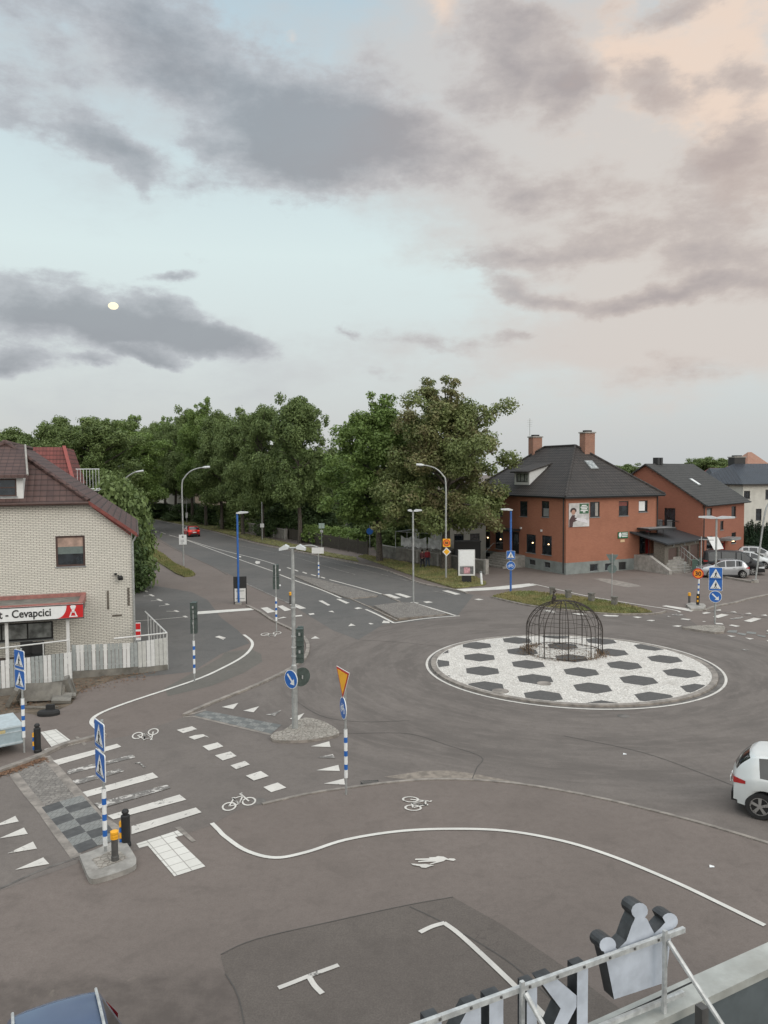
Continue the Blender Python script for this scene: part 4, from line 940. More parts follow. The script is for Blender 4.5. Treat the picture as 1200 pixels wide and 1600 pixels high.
b = MB(); zt1 = dr_r[1]; boxF(b, FR, u0_, -.2, Wd + .9, zt1 - .02, .035, 1.7); b.add([FR.P(u0_, -.2, 1.7), FR.P(u0_, -.2, 4.2), FR.P(u0_, .35, 4.2), FR.P(u0_, zt1 + .05, 1.9), FR.P(u0_, zt1 + .05, 1.7), FR.P(u0_ + .33, -.2, 1.7), FR.P(u0_ + .33, -.2, 4.2), FR.P(u0_ + .33, .35, 4.2), FR.P(u0_ + .33, zt1 + .05, 1.9), FR.P(u0_ + .33, zt1 + .05, 1.7)], [(0, 4, 3, 2, 1), (5, 6, 7, 8, 9), (1, 2, 7, 6), (2, 3, 8, 7), (3, 4, 9, 8)])
nst = 6
for k in range(nst): boxF(b, FR, u0_ + .35, -.2, Wd + .9, zt1 * (1 - (k + 1) / (nst + 1)), 1.7 + .30 * k, 1.7 + .30 * (k + 1))
b.build('entrance_steps', M['concrete'], house)
b = MB()
for uu in (Wd + .85,):
    b.tube([FR.P(uu, zt1 + .9, .3), FR.P(uu, zt1 + .9, 1.7), FR.P(uu, .95, 4.1), FR.P(uu, .0, 4.1)], .03, 6); b.tube([FR.P(uu, zt1 + .45, 1.7), FR.P(uu, .5, 4.1)], .02, 6)
    for k in range(8): t_ = k / 7; zb_ = zt1 * (1 - t_); b.tube([FR.P(uu, max(0, zb_ - .1), 1.7 + 2.4 * t_), FR.P(uu, zb_ + .9, 1.7 + 2.4 * t_)], .018, 5)
b.tube([FR.P(u0_ + 1.9, 0, 4.1), FR.P(u0_ + 1.9, 1.0, 4.1)], .035, 6); b.tube([FR.P(u0_ + 1.6, .9, 4.1), FR.P(u0_ + 2.2, .9, 4.1)], .02, 5)
b.build('stair_railing', M['steel'], house)
# wall lights, signs on the house
def flatsign(F, name, label, cat, rect, mat, out=.06, th=.05, group=None):
    u0, z0, u1, z1 = rect; W_ = Matrix.Translation(F.root.location) @ Matrix.Rotation(F.root.rotation_euler[2], 4, 'Z')
    o = thing(name, label, cat, W_ @ F.P((u0 + u1) / 2, z0, out), F.root.rotation_euler[2] + math.atan2(F.d.y, F.d.x), group)
    w = u1 - u0; h = z1 - z0; b = MB(); b.box((0, th / 2, h / 2), (w, th, h)); b.build('panel', mat, o); return o, w, h
bn, w, h = flatsign(FR, 'wall_banner', 'large photo banner with a green text box on the orange brick wall', 'banner', FR.rect(888.5, 786, 920, 823), plain('banner_print', (.50, .49, .48), .6, var=.25, scale=1.6), .06)
def pic(parent, name, polys, mat, z=-.006):
    b = MB(); [b.poly([(x, z, y) for x, y in p]) for p in polys]; return b.build(name, mat, parent)
W2 = w / 2
pic(bn, 'green_box', [[(W2 * .02, h * .55), (W2 * .94, h * .55), (W2 * .94, h * .97), (W2 * .02, h * .97)]], plain('banner_green', (.03, .11, .05), .5))
pic(bn, 'text_line', [[(W2 * (.48 - k[1]), h * k[0]), (W2 * (.48 + k[1]), h * k[0]), (W2 * (.48 + k[1]), h * (k[0] + .045)), (W2 * (.48 - k[1]), h * (k[0] + .045))] for k in ((.87, .24), (.80, .36), (.73, .3), (.66, .36), (.60, .12))], M['white'], -.012)
pic(bn, 'pictured_figure', [[(-W2 * .98, 0), (-W2 * .65, 0), (-W2 * .6, h * .2), (-W2 * .1, h * .28), (W2 * .1, h * .34), (-W2 * .1, h * .36), (-W2 * .45, h * .40), (-W2 * .42, h * .5), (-W2 * .7, h * .5), (-W2 * .85, h * .4), (-W2 * .98, h * .3)]], plain('banner_dark', (.06, .03, .03), .6), -.010)
pic(bn, 'pictured_face', [[(-W2 * .58 + .22 * math.cos(a), h * .62 + .22 * math.sin(a)) for a in [2 * math.pi * k / 12 for k in range(12)]]], plain('banner_skin', (.38, .22, .16), .6), -.014)
pic(bn, 'pictured_hair', [[(-W2 * .58 + .34 * math.cos(a), h * .68 + .26 * math.sin(a)) for a in [-.5 + (math.pi + 1) * k / 10 for k in range(11)]]], plain('banner_hair', (.03, .02, .02), .6), -.008)
pic(bn, 'pictured_arm', [[(-W2 * .4, h * .30), (W2 * .9, h * .12), (W2 * .95, h * .22), (W2 * .5, h * .34), (-W2 * .2, h * .38)]], plain('banner_pale', (.62, .60, .62), .6), -.016)
gs, w, h = flatsign(FR, 'green_sign', 'small green rectangular sign with white lines of text on the orange brick wall', 'sign', FR.rect(965, 831, 980.5, 841), plain('sign_green', (.012, .12, .05), .4), .07)
pic(gs, 'text_line', [[(-w * .12, h * z_), (w * .44, h * z_), (w * .44, h * (z_ + .14)), (-w * .12, h * (z_ + .14))] for z_ in (.72, .46, .22)], M['white'])
pic(gs, 'symbol', [[(-w * .30 + .16 * math.cos(a), h * .55 + .22 * math.sin(a)) for a in [2 * math.pi * k / 10 for k in range(10)]]], M['white'])
ps, w, h = flatsign(FR, 'plaque', 'little cream plaque directly under the green sign', 'plaque', FR.rect(969, 843, 975.5, 847), plain('plaque_cream', (.6, .42, .25), .5), .05)
rs_, w, h = flatsign(FL, 'restaurant_sign', 'long ochre name board above the lower windows of the orange brick house', 'sign', FL.rect(752, 817, 772, 825), plain('ochre_board', (.24, .14, .04), .5), .06)
for (F, x, y) in ((FL, 847, 829), (FL, 815, 825), (FR, 1022, 842)):
    u, z = F.px(x, y); b = MB(); b.box(F.P(u, z, .08), (.14, .14, .2)); b.build('wall_lamp', M['trim_white'], house)
b = MB(); p = Vector((Wd / 2 - .2, Ln - 3, 0)); b.tube([(p.x, p.y, RG - 1.2), (p.x, p.y, RG + 3)], .03, 6)
for k in range(4): b.tube([(p.x - .3, p.y, RG + 2.2 + k * .2), (p.x + .3, p.y, RG + 2.2 + k * .2)], .015, 4)
b.build('aerial', M['steel'], roof)

# ---- second red brick building
D = G(1097, 903); D = AT(1097, 850, 71.5); D = Vector((D.x, D.y, 0))
h2 = thing('brick_house', 'red brick house with a grey gable roof, open white window and small entrance canopy', 'house', D, math.atan2(.722, .692))
HW, L2 = 5.5, 11.0; E2 = 5.95; R2 = 9.55
F2R = Face(h2, (0, 0), (L2, 0)); F2L = Face(h2, (0, 2 * HW), (0, 0)); F2B = Face(h2, (L2, 2 * HW), (0, 2 * HW)); F2E = Face(h2, (L2, 0), (L2, 2 * HW))
r_ = lambda F, *a: F.rect(*a)
w2 = [r_(F2R, *a) for a in ((1104.5, 794, 1112.5, 809), (1143, 791, 1150, 808), (1125.5, 814, 1130.5, 828), (1143, 832, 1150, 849), (1104, 838, 1113, 857), (1104, 872, 1111, 880))]
d2 = r_(F2R, 1126, 845, 1133, 862)
gw = [r_(F2L, 1038, 794, 1055, 828)]; gw[0][1] = max(gw[0][1], 2.7)
b = MB(); wall(b, F2R, 0.7, E2, w2 + [d2]); wall(b, F2L, 0.7, E2, gw); wall(b, F2B, .7, E2); wall(b, F2E, .7, E2)
b.poly([F2L.P(0, E2), F2L.P(2 * HW, E2), F2L.P(HW, R2 - .08)]); b.poly([F2E.P(0, E2), F2E.P(2 * HW, E2), F2E.P(HW, R2 - .08)]); b.build('wall', M['brick_red2'], h2)
b = MB()
for F in (F2R, F2L, F2B, F2E): F_ = Face(h2, F.a + F.n * .03 - F.d * .03, F.b + F.n * .03 + F.d * .03); wall(b, F_, -.3, .7); b.quad(F_.P(0, .7), F_.P(F_.L, .7), F_.P(F_.L, .7, -.05), F_.P(0, .7, -.05))
b.build('plinth', M['plinth'], h2)
def gable_roof(mb, x0, x1, hw, ze, zr, ov_e, ov_g, th=.14, m=0):
    k = (zr - ze) / hw; a = (x0 - ov_g, -ov_e, ze - k * ov_e); 
    for sgn in (0, 1):
        y_e = -ov_e if sgn == 0 else 2 * hw + ov_e
        q = [(x0 - ov_g, y_e, ze - k * ov_e), (x1 + ov_g, y_e, ze - k * ov_e), (x1 + ov_g, hw, zr), (x0 - ov_g, hw, zr)]
        if sgn: q = [q[1], q[0], q[3], q[2]]
        lowq = [(p[0], p[1], p[2] - th) for p in q]
        mb.add(q + lowq, [(0, 1, 2, 3), (7, 6, 5, 4), (0, 4, 5, 1), (1, 5, 6, 2), (3, 7, 4, 0)], m)
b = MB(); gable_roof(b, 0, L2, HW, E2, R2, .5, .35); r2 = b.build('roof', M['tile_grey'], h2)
b = MB(); b.tube([(-.3, -.55, E2 - .38), (L2 + .3, -.55, E2 - .38)], .07, 6); b.build('gutter', M['trim_black'], h2)
b = MB(); b.tube([(.15, -.1, E2 - .4), (.15, -.1, .1)], .05, 6); b.build('downpipe', M['trim_black'], h2)
k2 = math.atan2(R2 - E2, HW); n2 = Vector((0, -math.sin(k2), math.cos(k2))); e2 = Vector((0, math.cos(k2), math.sin(k2)))
b = MB(); b.extr([(-.35, -.6), (.35, -.6), (.35, .6), (-.35, .6)], Vector((4.6, 2.6, E2 + 2.6 * math.tan(k2))) + n2 * .1, (1, 0, 0), e2, n2, .12); s_ = b.build('skylight', M['trim_grey'], r2)
b = MB(); b.extr([(-.28, -.5), (.28, -.5), (.28, .5), (-.28, .5)], Vector((4.6, 2.6, E2 + 2.6 * math.tan(k2))) + n2 * .115, (1, 0, 0), e2, n2, .01); b.build('pane', M['white'], s_)
b = MB()
for x in (2.2, 2.9): b.box((x, HW, R2 + .25), (.5, .5, .7))
b.build('chimney', M['trim_black'], r2)
for i, h in enumerate(w2): window(F2R, h, M['trim_black'], sill=i < 5, blind=(.1, .9, .2, .9, M['trim_grey']) if i == 0 else None, t=.06)
b = MB(); h = w2[4]; b.add([F2R.P(h[0] + .1, h[3], 0), F2R.P(h[2] + .3, h[3] - .1, .4), F2R.P(h[2] + .9, h[1] - .1, .75), F2R.P(h[0] + .6, h[1] - .1, .5)], [(0, 1, 2, 3)]); b.add([F2R.P(h[0] + .1, h[3], -.04), F2R.P(h[2] + .3, h[3] - .1, .36), F2R.P(h[2] + .9, h[1] - .1, .71), F2R.P(h[0] + .6, h[1] - .1, .46)], [(3, 2, 1, 0)]); b.build('open_sash', M['white'], h2)
window(F2L, gw[0], M['trim_black'], mull=2)
u, z = F2L.px(1010, 757); b = MB(); boxF(b, F2L, HW - 1.2, E2 + .6, HW - .1, E2 + 1.25, -.02, .05); q_ = b.build('window', M['trim_black'], h2); b = MB(); boxF(b, F2L, HW - 1.1, E2 + .7, HW - .2, E2 + 1.15, .05, .06); b.build('pane', M['glass'], q_)
door(F2R, d2, M['red_door'], M['red_door'], .5)
b = MB(); boxF(b, F2R, d2[0] - .5, d2[3] + .1, d2[2] + .9, d2[3] + .35, .0, 1.2); b.build('entrance_canopy', M['trim_grey'], h2)
b = MB(); p = F2R.P(d2[2] + .7, d2[3] - .02, .5); b.lathe([(.02, -.12), (.13, -.1), (.13, 0), (.02, .05)], 8, p); b.build('lit_lamp', M['glow'], h2)
# balcony on the gable
b = MB(); u0, u1 = F2L.px(1026, 830)[0], F2L.px(1062, 830)[0]; zb_ = gw[0][1] - .05
boxF(b, F2L, u0, zb_ - .16, u1, zb_, .02, 1.3); bal = b.build('balcony', M['trim_black'], h2)
b = MB()
for o_ in (.08, 1.25): b.tube([F2L.P(u0 + .05, zb_ + .95, o_), F2L.P(u1 - .05, zb_ + .95, o_)], .025, 5)
for k in range(15): uu = u0 + .05 + (u1 - u0 - .1) * k / 14; b.tube([F2L.P(uu, zb_, 1.25), F2L.P(uu, zb_ + .95, 1.25)], .014, 4)
for uu in (u0 + .05, u1 - .05): b.tube([F2L.P(uu, zb_ + .95, .08), F2L.P(uu, zb_ + .95, 1.25)], .025, 5)
b.build('balcony_rail', M['trim_black'], bal)
for k, (uu, lab) in enumerate(((u0 + .5, 'left'), (u1 - .8, 'right'))):
    t = thing('balcony_chair', 'grey chair at the %s end of the balcony above the garages' % lab, 'chair', Matrix.Translation(h2.location) @ Matrix.Rotation(h2.rotation_euler[2], 4, 'Z') @ F2L.P(uu, zb_, .7), h2.rotation_euler[2] - math.pi / 2)
    b = MB(); b.box((0, 0, .45), (.5, .5, .06)); b.build('seat', M['trim_grey'], t); b = MB(); b.box((0, .24, .75), (.5, .05, .6)); b.build('backrest', M['trim_grey'], t)
    for a_ in (-1, 1):
        for b_ in (-1, 1): q_ = MB(); q_.box((a_ * .21, b_ * .21, .21), (.04, .04, .42)); q_.build('leg', M['trim_grey'], t)
# ---- garages
GA, GBp = G(1043, 893), G(1093, 882.5); gd = (GBp - GA); gl = gd.length * 1.02; ga = math.atan2(gd.y, gd.x)
gar = thing('garage_block', 'low row of three brown garages under a black sloping roof', 'garage', GA - gd.normalized() * .6, ga)
FG = Face(gar, (0, 0), (gl + .6, 0)); FGl = Face(gar, (0, 1.0), (0, 0)); FGr = Face(gar, (gl + .6, 0), (gl + .6, 5.5))
doors = [[.6 + (gl - .1) * k / 3 + .12, 0.02, .6 + (gl - .1) * (k + 1) / 3 - .22, 2.0] for k in range(3)]
b = MB(); wall(b, FG, -.1, 2.45, doors, depth=.2); wall(b, FGl, -.1, 2.45); wall(b, FGr, -.1, 2.45); b.build('wall', M['wood'], gar)
for d_ in doors:
    b = MB(); boxF(b, FG, d_[0], .02, d_[2], 2.0, -.19, -.12)
    for k in range(1, 8): boxF(b, FG, d_[0] + (d_[2] - d_[0]) * k / 8 - .01, .04, d_[0] + (d_[2] - d_[0]) * k / 8 + .01, 1.98, -.12, -.11)
    o = b.build('garage_door', plain('brown_garage_paint', (.10, .065, .055), .6), gar); b = MB(); b.box(FG.P((d_[0] + d_[2]) / 2, .9, -.09), (.15, .04, .04)); b.build('handle', M['steel'], o)
    b = MB(); b.box(FG.P((d_[0] + d_[2]) / 2, 2.23, .03), (.2, .05, .2)); b.build('number_plate', M['trim_grey'], gar)
b = MB(); x1_ = gl + 1.0; b.add([(-.5, -.5, 2.42), (x1_, -.5, 2.42), (x1_, 5.7, 4.0), (-.5, 5.7, 4.0), (-.5, -.5, 2.55), (x1_, -.5, 2.55), (x1_, 5.7, 4.13), (-.5, 5.7, 4.13)], [(0, 3, 2, 1), (4, 5, 6, 7), (0, 1, 5, 4), (1, 2, 6, 5), (2, 3, 7, 6), (3, 0, 4, 7)]); b.build('roof', plain('black_sheet_roof', (.030, .033, .036), .6, var=.2), gar)
b = MB(); b.add([(0, 0, 2.43), (0, 1.0, 2.43), (0, 1.0, 2.68)], [(0, 2, 1)]); b.add([(gl + .6, 0, 2.43), (gl + .6, 5.4, 2.43), (gl + .6, 5.4, 3.9)], [(0, 1, 2)]); b.build('gable_panel', M['wood'], gar)
# ---- cream house on the right with the blue-black roof
Wc = AT(1160.5, 800, 92); Wc = Vector((Wc.x, Wc.y, 0))
h3 = thing('cream_house', 'cream rendered house with a blue black tiled hip roof at the right edge', 'house', Wc, R(14))
F3 = Face(h3, (0, 0), (13, 0)); F3l = Face(h3, (0, 9), (0, 0)); F3r = Face(h3, (13, 0), (13, 9)); F3b = Face(h3, (13, 9), (0, 9))
E3 = 7.2
w3 = [F3.rect(*a) for a in ((1157, 767, 1172, 779.5), (1181, 795, 1190, 813), (1181, 829, 1190, 845), (1196, 765, 1206, 780))]; w3 = [[max(.12, a), b_, c, d] for a, b_, c, d in w3]
b = MB(); wall(b, F3, -.2, E3, w3); wall(b, F3r, -.2, E3); wall(b, F3b, -.2, E3)
w3l = [[6.0, 4.0, 7.1, 5.6], [6.0, 1.3, 7.1, 2.9]]; wall(b, F3l, -.2, E3, w3l); b.build('wall', M['render_white'], h3)
for i, h in enumerate(w3): window(F3, h, M['trim_black'], mull=2 if i == 0 else 1)
for h in w3l: window(F3l, h, M['trim_black'])
b = MB(); hip(b, -.5, -.5, 13.5, 9.5, E3 - .05, (2.2, 4.5), (9, 4.5), 9.6); r3 = b.build('roof', M['tile_blue'], h3); chimney(3.2, 5.2, 8.6, 10.4, 1.6, 1.2, r3, M['trim_black'])
b = MB(); b.prism([(-.49, -.49), (13.49, -.49), (13.49, 9.49), (-.49, 9.49)], E3 - .2, E3 - .056); b.build('gutter', M['trim_black'], h3)
# ---- dark roof wing behind it
Wd4 = AT(1128, 770, 108); h4 = thing('blue_roofed_house', 'house with a long blue black roof half hidden behind the red brick house', 'house', (Wd4.x, Wd4.y, 0), R(5))
b = MB(); b.prism([(0, 0), (9, 0), (9, 8), (0, 8)], -.2, 6.3); b.build('wall', M['render_white'], h4)
b = MB(); hip(b, -.5, -.5, 9.5, 8.5, 6.3, (.2, 4), (8.8, 4), 9.1); b.build('roof', M['tile_blue'], h4)
Wr5 = AT(1168, 745, 150); h5 = thing('red_roofed_house', 'far house showing only its reddish roof above the blue black roof', 'house', (Wr5.x, Wr5.y, 0), R(20))
b = MB(); b.prism([(0, 0), (9, 0), (9, 8), (0, 8)], -.2, 7.5); b.build('wall', M['render_white'], h5); b = MB(); hip(b, -.5, -.5, 9.5, 8.5, 7.5, (4, 4), (5, 4), 12.3); b.build('roof', M['brick_chim'], h5)
Wr6 = AT(1108, 745, 170); h6 = thing('far_house', 'tiny far house with a red roof under the distant trees', 'house', (Wr6.x, Wr6.y, 0), R(10))
b = MB(); b.prism([(0, 0), (6, 0), (6, 6), (0, 6)], -.2, 6.5); b.build('wall', M['brick_chim'], h6); b = MB(); hip(b, -.5, -.5, 6.5, 6.5, 6.5, (2, 3), (4, 3), 9.2); b.build('roof', M['tile_red'], h6)

# ---- white brick house on the left
HA = R(18); O = G(209, 1013)
lh = thing('white_brick_house', 'white brick house with a brown tiled half hip roof at the left edge', 'house', O, HA)
WL = 13.4; DP = 13.0; _f = Face(lh, (-WL, 0), (0, 0)); _u, zRd = _f.px(8, 693, -2.4); WL = 2 * (WL - _u); FW = Face(lh, (-WL, 0), (0, 0)); FWr = Face(lh, (0, 0), (0, DP)); FWb = Face(lh, (0, DP), (-WL, DP)); FWl = Face(lh, (-WL, DP), (-WL, 0))
zE = FW.px(208, 830)[1]; zH = FW.px(150, 786)[1]; k2_ = (zRd - zE) / (WL / 2); xh = (zH - zE) / k2_
rect_w = FW.rect(87, 837, 133, 885); shopw = FW.rect(-40, 974, 83, 1002)
b = MB(); wall(b, FW, -.2, zE, [rect_w, shopw]); wall(b, FWr, -.2, zE); wall(b, FWb, -.2, zE); wall(b, FWl, -.2, zE)
b.poly([FW.P(0, zE), FW.P(WL, zE), FW.P(WL - xh, zH), FW.P(xh, zH)]); b.poly([FWb.P(0, zE), FWb.P(WL, zE), FWb.P(WL / 2, zE + WL / 2 * (zH - zE) / xh)])
b.build('wall', M['brick_white'], lh)
kk = k2_
# roof planes: long slopes + half hip to the front
hb_ = 2.4
mid = -WL / 2; o_ = .28
def lp(x, y, z): return (x, y, z)
sR = [lp(o_, -.3, zE - kk * o_ + .1), lp(o_, DP + .3, zE - kk * o_ + .1), lp(mid, DP + .3, zRd), lp(mid, hb_, zRd), lp(-xh, -.3, zH + .1)]
sL = [lp(-WL - o_, DP + .3, zE - kk * o_ + .1), lp(-WL - o_, -.3, zE - kk * o_ + .1), lp(-WL + xh, -.3, zH + .1), lp(mid, hb_, zRd), lp(mid, DP + .3, zRd)]
hipf = [lp(-WL + xh, -.3, zH + .1), lp(-xh, -.3, zH + .1), lp(mid, hb_, zRd)]
b = MB(); b.poly(sR); b.poly(sL); b.poly(hipf)
for poly in (sR, sL, hipf): b.poly([(x, y, z - .12) for x, y, z in poly][::-1])
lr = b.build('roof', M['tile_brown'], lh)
b = MB(); b.tube([Vector(sR[4]) + Vector((0, 0, .05)), Vector(hipf[2]) + Vector((0, 0, .08))], .13, 7); b.tube([Vector(sL[2]) + Vector((0, 0, .05)), Vector(hipf[2]) + Vector((0, 0, .08))], .13, 7); b.tube([(mid, hb_, zRd + .06), (mid, DP, zRd + .06)], .13, 7); b.build('ridge_cap', M['tile_brown'], lr)
b = MB()   # verge boards and eaves fascia
def beam(b, p, q_, w, h):
    p = Vector(p); q_ = Vector(q_); b.add([p, q_, q_ + Vector((0, 0, -h)), p + Vector((0, 0, -h)), p + Vector((0, w, 0)), q_ + Vector((0, w, 0)), q_ + Vector((0, w, -h)), p + Vector((0, w, -h))], [(0, 3, 2, 1), (4, 5, 6, 7), (0, 1, 5, 4), (3, 7, 6, 2), (0, 4, 7, 3), (1, 2, 6, 5)])
beam(b, (-xh, -.36, zH + .14), (o_ + .02, -.36, zE - kk * o_ + .14), .05, .20); b.build('verge_board', M['red_trim'], lr); b = MB(); beam(b, (-WL + xh, -.36, zH + .14), (-WL - o_, -.36, zE - kk * o_ + .14), .05, .28)
b.build('verge_board', M['red_trim'], lr); b = MB(); beam(b, (-xh + .15, -.20, zH - .12), (-.0, -.20, zE - .12 + .0), .2, .10)
b.build('verge_board', M['red_trim'], lr)
b = MB(); b.tube([(-WL + xh, -.38, zH + .02), (-xh, -.38, zH + .02)], .085, 8); b.tube([(o_ + .04, -.3, zE - kk * o_), (o_ + .04, DP, zE - kk * o_)], .07, 8); b.build('gutter', M['trim_brown'], lh)
b = MB(); b.tube([(o_ + .02, -.2, zE - .15), (.07, -.10, zE - .55), (.07, -.10, .0)], .045, 8); b.build('downpipe', M['steel'], lh)
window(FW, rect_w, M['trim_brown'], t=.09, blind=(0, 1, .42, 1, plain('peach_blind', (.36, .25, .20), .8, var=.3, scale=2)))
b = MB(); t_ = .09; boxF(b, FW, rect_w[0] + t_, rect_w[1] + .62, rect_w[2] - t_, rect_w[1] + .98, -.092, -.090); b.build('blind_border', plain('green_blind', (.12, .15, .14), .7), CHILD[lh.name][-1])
window(FW, shopw, M['trim_black'], t=.08, mull=3, gm=M['glass_light'])
# dormer on the half hip
hs = math.atan2(zRd - zH - .1, hb_ + .3)
u0d, z0d = FW.px(-75, 778, .2); u1d, z1d = FW.px(38, 745, .2)
xd0, xd1 = -WL + u0d, -WL + FW.px(36, 760, .2)[0]; zb0 = zH + .18; zt0 = FW.px(20, 743, .2)[1]
FDm = Face(lh, (xd0, -.12), (xd1, -.12)); hd = [.12, zb0 + .22, FDm.L - .30, zt0 - .15]
b = MB(); wall(b, FDm, zb0, zt0, [hd]); yb = -.3 + (zt0 - zH) / math.tan(hs) + .3
b.add([(xd1, -.12, zb0), (xd1, -.12, zt0), (xd1, yb, zt0)], [(0, 2, 1)]); b.add([(xd0, -.12, zb0), (xd0, -.12, zt0), (xd0, yb, zt0)], [(0, 1, 2)]); dm = b.build('dormer', M['trim_white'], lr)
w_ = window(FDm, hd, M['trim_brown'], t=.07, trans=.5); CHILD[lh.name].remove(w_); reg(w_, lr)
b = MB(); b.add([(xd0 - .2, -.5, zt0 + .02), (xd1 + .25, -.5, zt0 + .02), (xd1 - .15, 2.3, zt0 + 1.55), (xd0 - .2, 2.3, zt0 + 1.55), (xd0 - .2, -.5, zt0 - .12), (xd1 + .25, -.5, zt0 - .12), (xd1 - .15, 2.3, zt0 + 1.4), (xd0 - .2, 2.3, zt0 + 1.4)], [(0, 1, 2, 3), (0, 4, 5, 1), (1, 5, 6, 2), (4, 7, 6, 5)])
b.build('dormer_roof', M['tile_brown'], dm)
b = MB(); b.tube([(xd1 + .25, -.5, zt0 + .03), (xd1 - .15, 2.3, zt0 + 1.56)], .05, 6); b.build('dormer_flashing', M['concrete'], dm)
# fixings on the wall
u, z = FW.px(188, 902); b = MB(); b.box(FW.P(u, z, .25), (.22, .22, .16), tilt=(.4, 0, .3)); b.tube([FW.P(u - .1, z + .12, 0), FW.P(u - .1, z + .12, .25), FW.P(u, z, .28)], .03, 6); b.box(FW.P(u - .22, z + .18, .08), (.12, .14, .10)); b.build('floodlight', M['black'], lh)
for (x0, y0, x1, y1) in ((167, 923, 170.5, 952), (199, 918, 202.5, 946), (175.5, 960, 190.5, 963)):
    u0, z0, u1, z1 = FW.rect(x0, y0, x1, y1); b = MB(); boxF(b, FW, u0, z0, u1, z1, .0, .025); b.build('wall_batten', M['wood'], lh)
# canopy over the shop front with red flashing
cz1 = FW.px(60, 955, 2.6)[1]; 
ue = FW.px(125, 945, 2.6)[0]; CD = 2.6
sb = FW.px(130, 943, CD); sz1 = sb[1]; sz0 = FW.px(130, 965.5, CD)[1]; ue = sb[0]
b = MB(); u0 = -2.0
boxF(b, FW, u0, sz0 + .15, ue - .06, sz1 - .03, .0, CD - .1); can = b.build('canopy', M['concrete_dark'], lh)
b = MB(); zt_ = sz1 + .02
boxF(b, FW, u0, sz1 - .24, ue - .02, zt_ + .05, CD - .20, CD - .02); boxF(b, FW, ue - .24, sz1 - .24, ue - .02, zt_ + .04, .08, CD - .20); boxF(b, FW, u0, sz1 - .24, ue - .02, zt_ + .14, .01, .08); b.build('canopy_flashing', M['pink_trim'], can)
for x in (10, 106):
    u, z = FW.px(x, 985, CD - .25); b = MB(); boxF(b, FW, u - .07, -.2, u + .07, sz0 + .15, CD - .40, CD - .26); b.build('canopy_post', M['trim_white'], can)
# the shop sign with its writing
Wm = Matrix.Translation(lh.location) @ Matrix.Rotation(HA, 4, 'Z')
sg = thing('shop_sign', 'long white shop sign reading Cevapcici with a red corner showing a chef figure', 'sign', Wm @ FW.P(ue, sz0, CD + .02), HA)
shh = sz1 - sz0; SW = 11.0
b = MB(); b.box((-SW / 2, .06, shh / 2), (SW, .14, shh)); b.build('sign_board', M['white'], sg)
b = MB(); b.box((-SW / 2, -.014, shh - .02), (SW + .02, .02, .04)); b.box((-SW / 2, -.014, .02), (SW + .02, .02, .04)); b.box((.012, .05, shh / 2), (.02, .16, shh)); b.build('sign_edge', M['trim_black'], sg)
rw = FW.px(130, 950, CD)[0] - FW.px(88, 955, CD)[0]
b = MB(); cp = [(-rw, .05)] + [(-rw + rw * .38 * math.sin(t), .05 + (shh - .09) * (1 - math.cos(t))) for t in [math.pi / 2 * k / 8 for k in range(1, 9)]] + [(-.01, shh - .04), (-.01, .05)]
b.poly([(x, -.020, z) for x, z in cp][::-1]); b.build('red_corner', M['shop_red'], sg)
def pictures(parent, name, polys, mat, y=-.03):
    b = MB(); [b.poly([(x, y, z) for x, z in p]) for p in polys]; return b.build(name, mat, parent)
cxx = -rw * .38; s = shh
pictures(sg, 'chef_figure', [[(cxx - .13 * s, .68 * s), (cxx + .13 * s, .68 * s), (cxx + .19 * s, .88 * s), (cxx + .1 * s, .93 * s), (cxx - .1 * s, .93 * s), (cxx - .19 * s, .88 * s)],
    [(cxx - .08 * s, .52 * s), (cxx + .08 * s, .52 * s), (cxx + .1 * s, .66 * s), (cxx - .1 * s, .66 * s)],
    [(cxx - .26 * s, .13 * s), (cxx + .28 * s, .13 * s), (cxx + .28 * s, .20 * s), (cxx - .26 * s, .20 * s)],
    [(cxx - .24 * s, .20 * s), (cxx - .16 * s, .20 * s), (cxx - .06 * s, .50 * s), (cxx - .14 * s, .50 * s)], [(cxx + .16 * s, .20 * s), (cxx + .24 * s, .20 * s), (cxx + .14 * s, .50 * s), (cxx + .06 * s, .50 * s)], [(cxx - .12 * s, .43 * s), (cxx + .12 * s, .43 * s), (cxx + .1 * s, .5 * s), (cxx - .1 * s, .5 * s)]], M['white'])
def text(name, s_, size, loc, rot, mat, parent, ex=.004, align='LEFT', bold=.012, sx=1.0):
    cu = bpy.data.curves.new(name, 'FONT'); cu.body = s_; cu.size = size; cu.extrude = ex; cu.offset = bold; cu.align_x = align; cu.align_y = 'BOTTOM_BASELINE'; cu.resolution_u = 3
    tmp = bpy.data.objects.new('tmp', cu); COL.objects.link(tmp); bpy.context.view_layer.update()
    me = bpy.data.meshes.new_from_object(tmp.evaluated_get(bpy.context.evaluated_depsgraph_get())); bpy.data.objects.remove(tmp)
    me.materials.clear(); me.materials.append(mat)
    o = bpy.data.objects.new(name, me); COL.objects.link(o); reg(o, parent) if parent else None
    o.location = loc; o.rotation_euler = rot; o.scale = (sx, 1, 1); return o
text('lettering', 't - Cevapcici', shh * .74, (-rw - .22, -.02, shh * .30), (R(90), 0, 0), M['black'], sg, align='RIGHT', bold=.010, sx=.86)
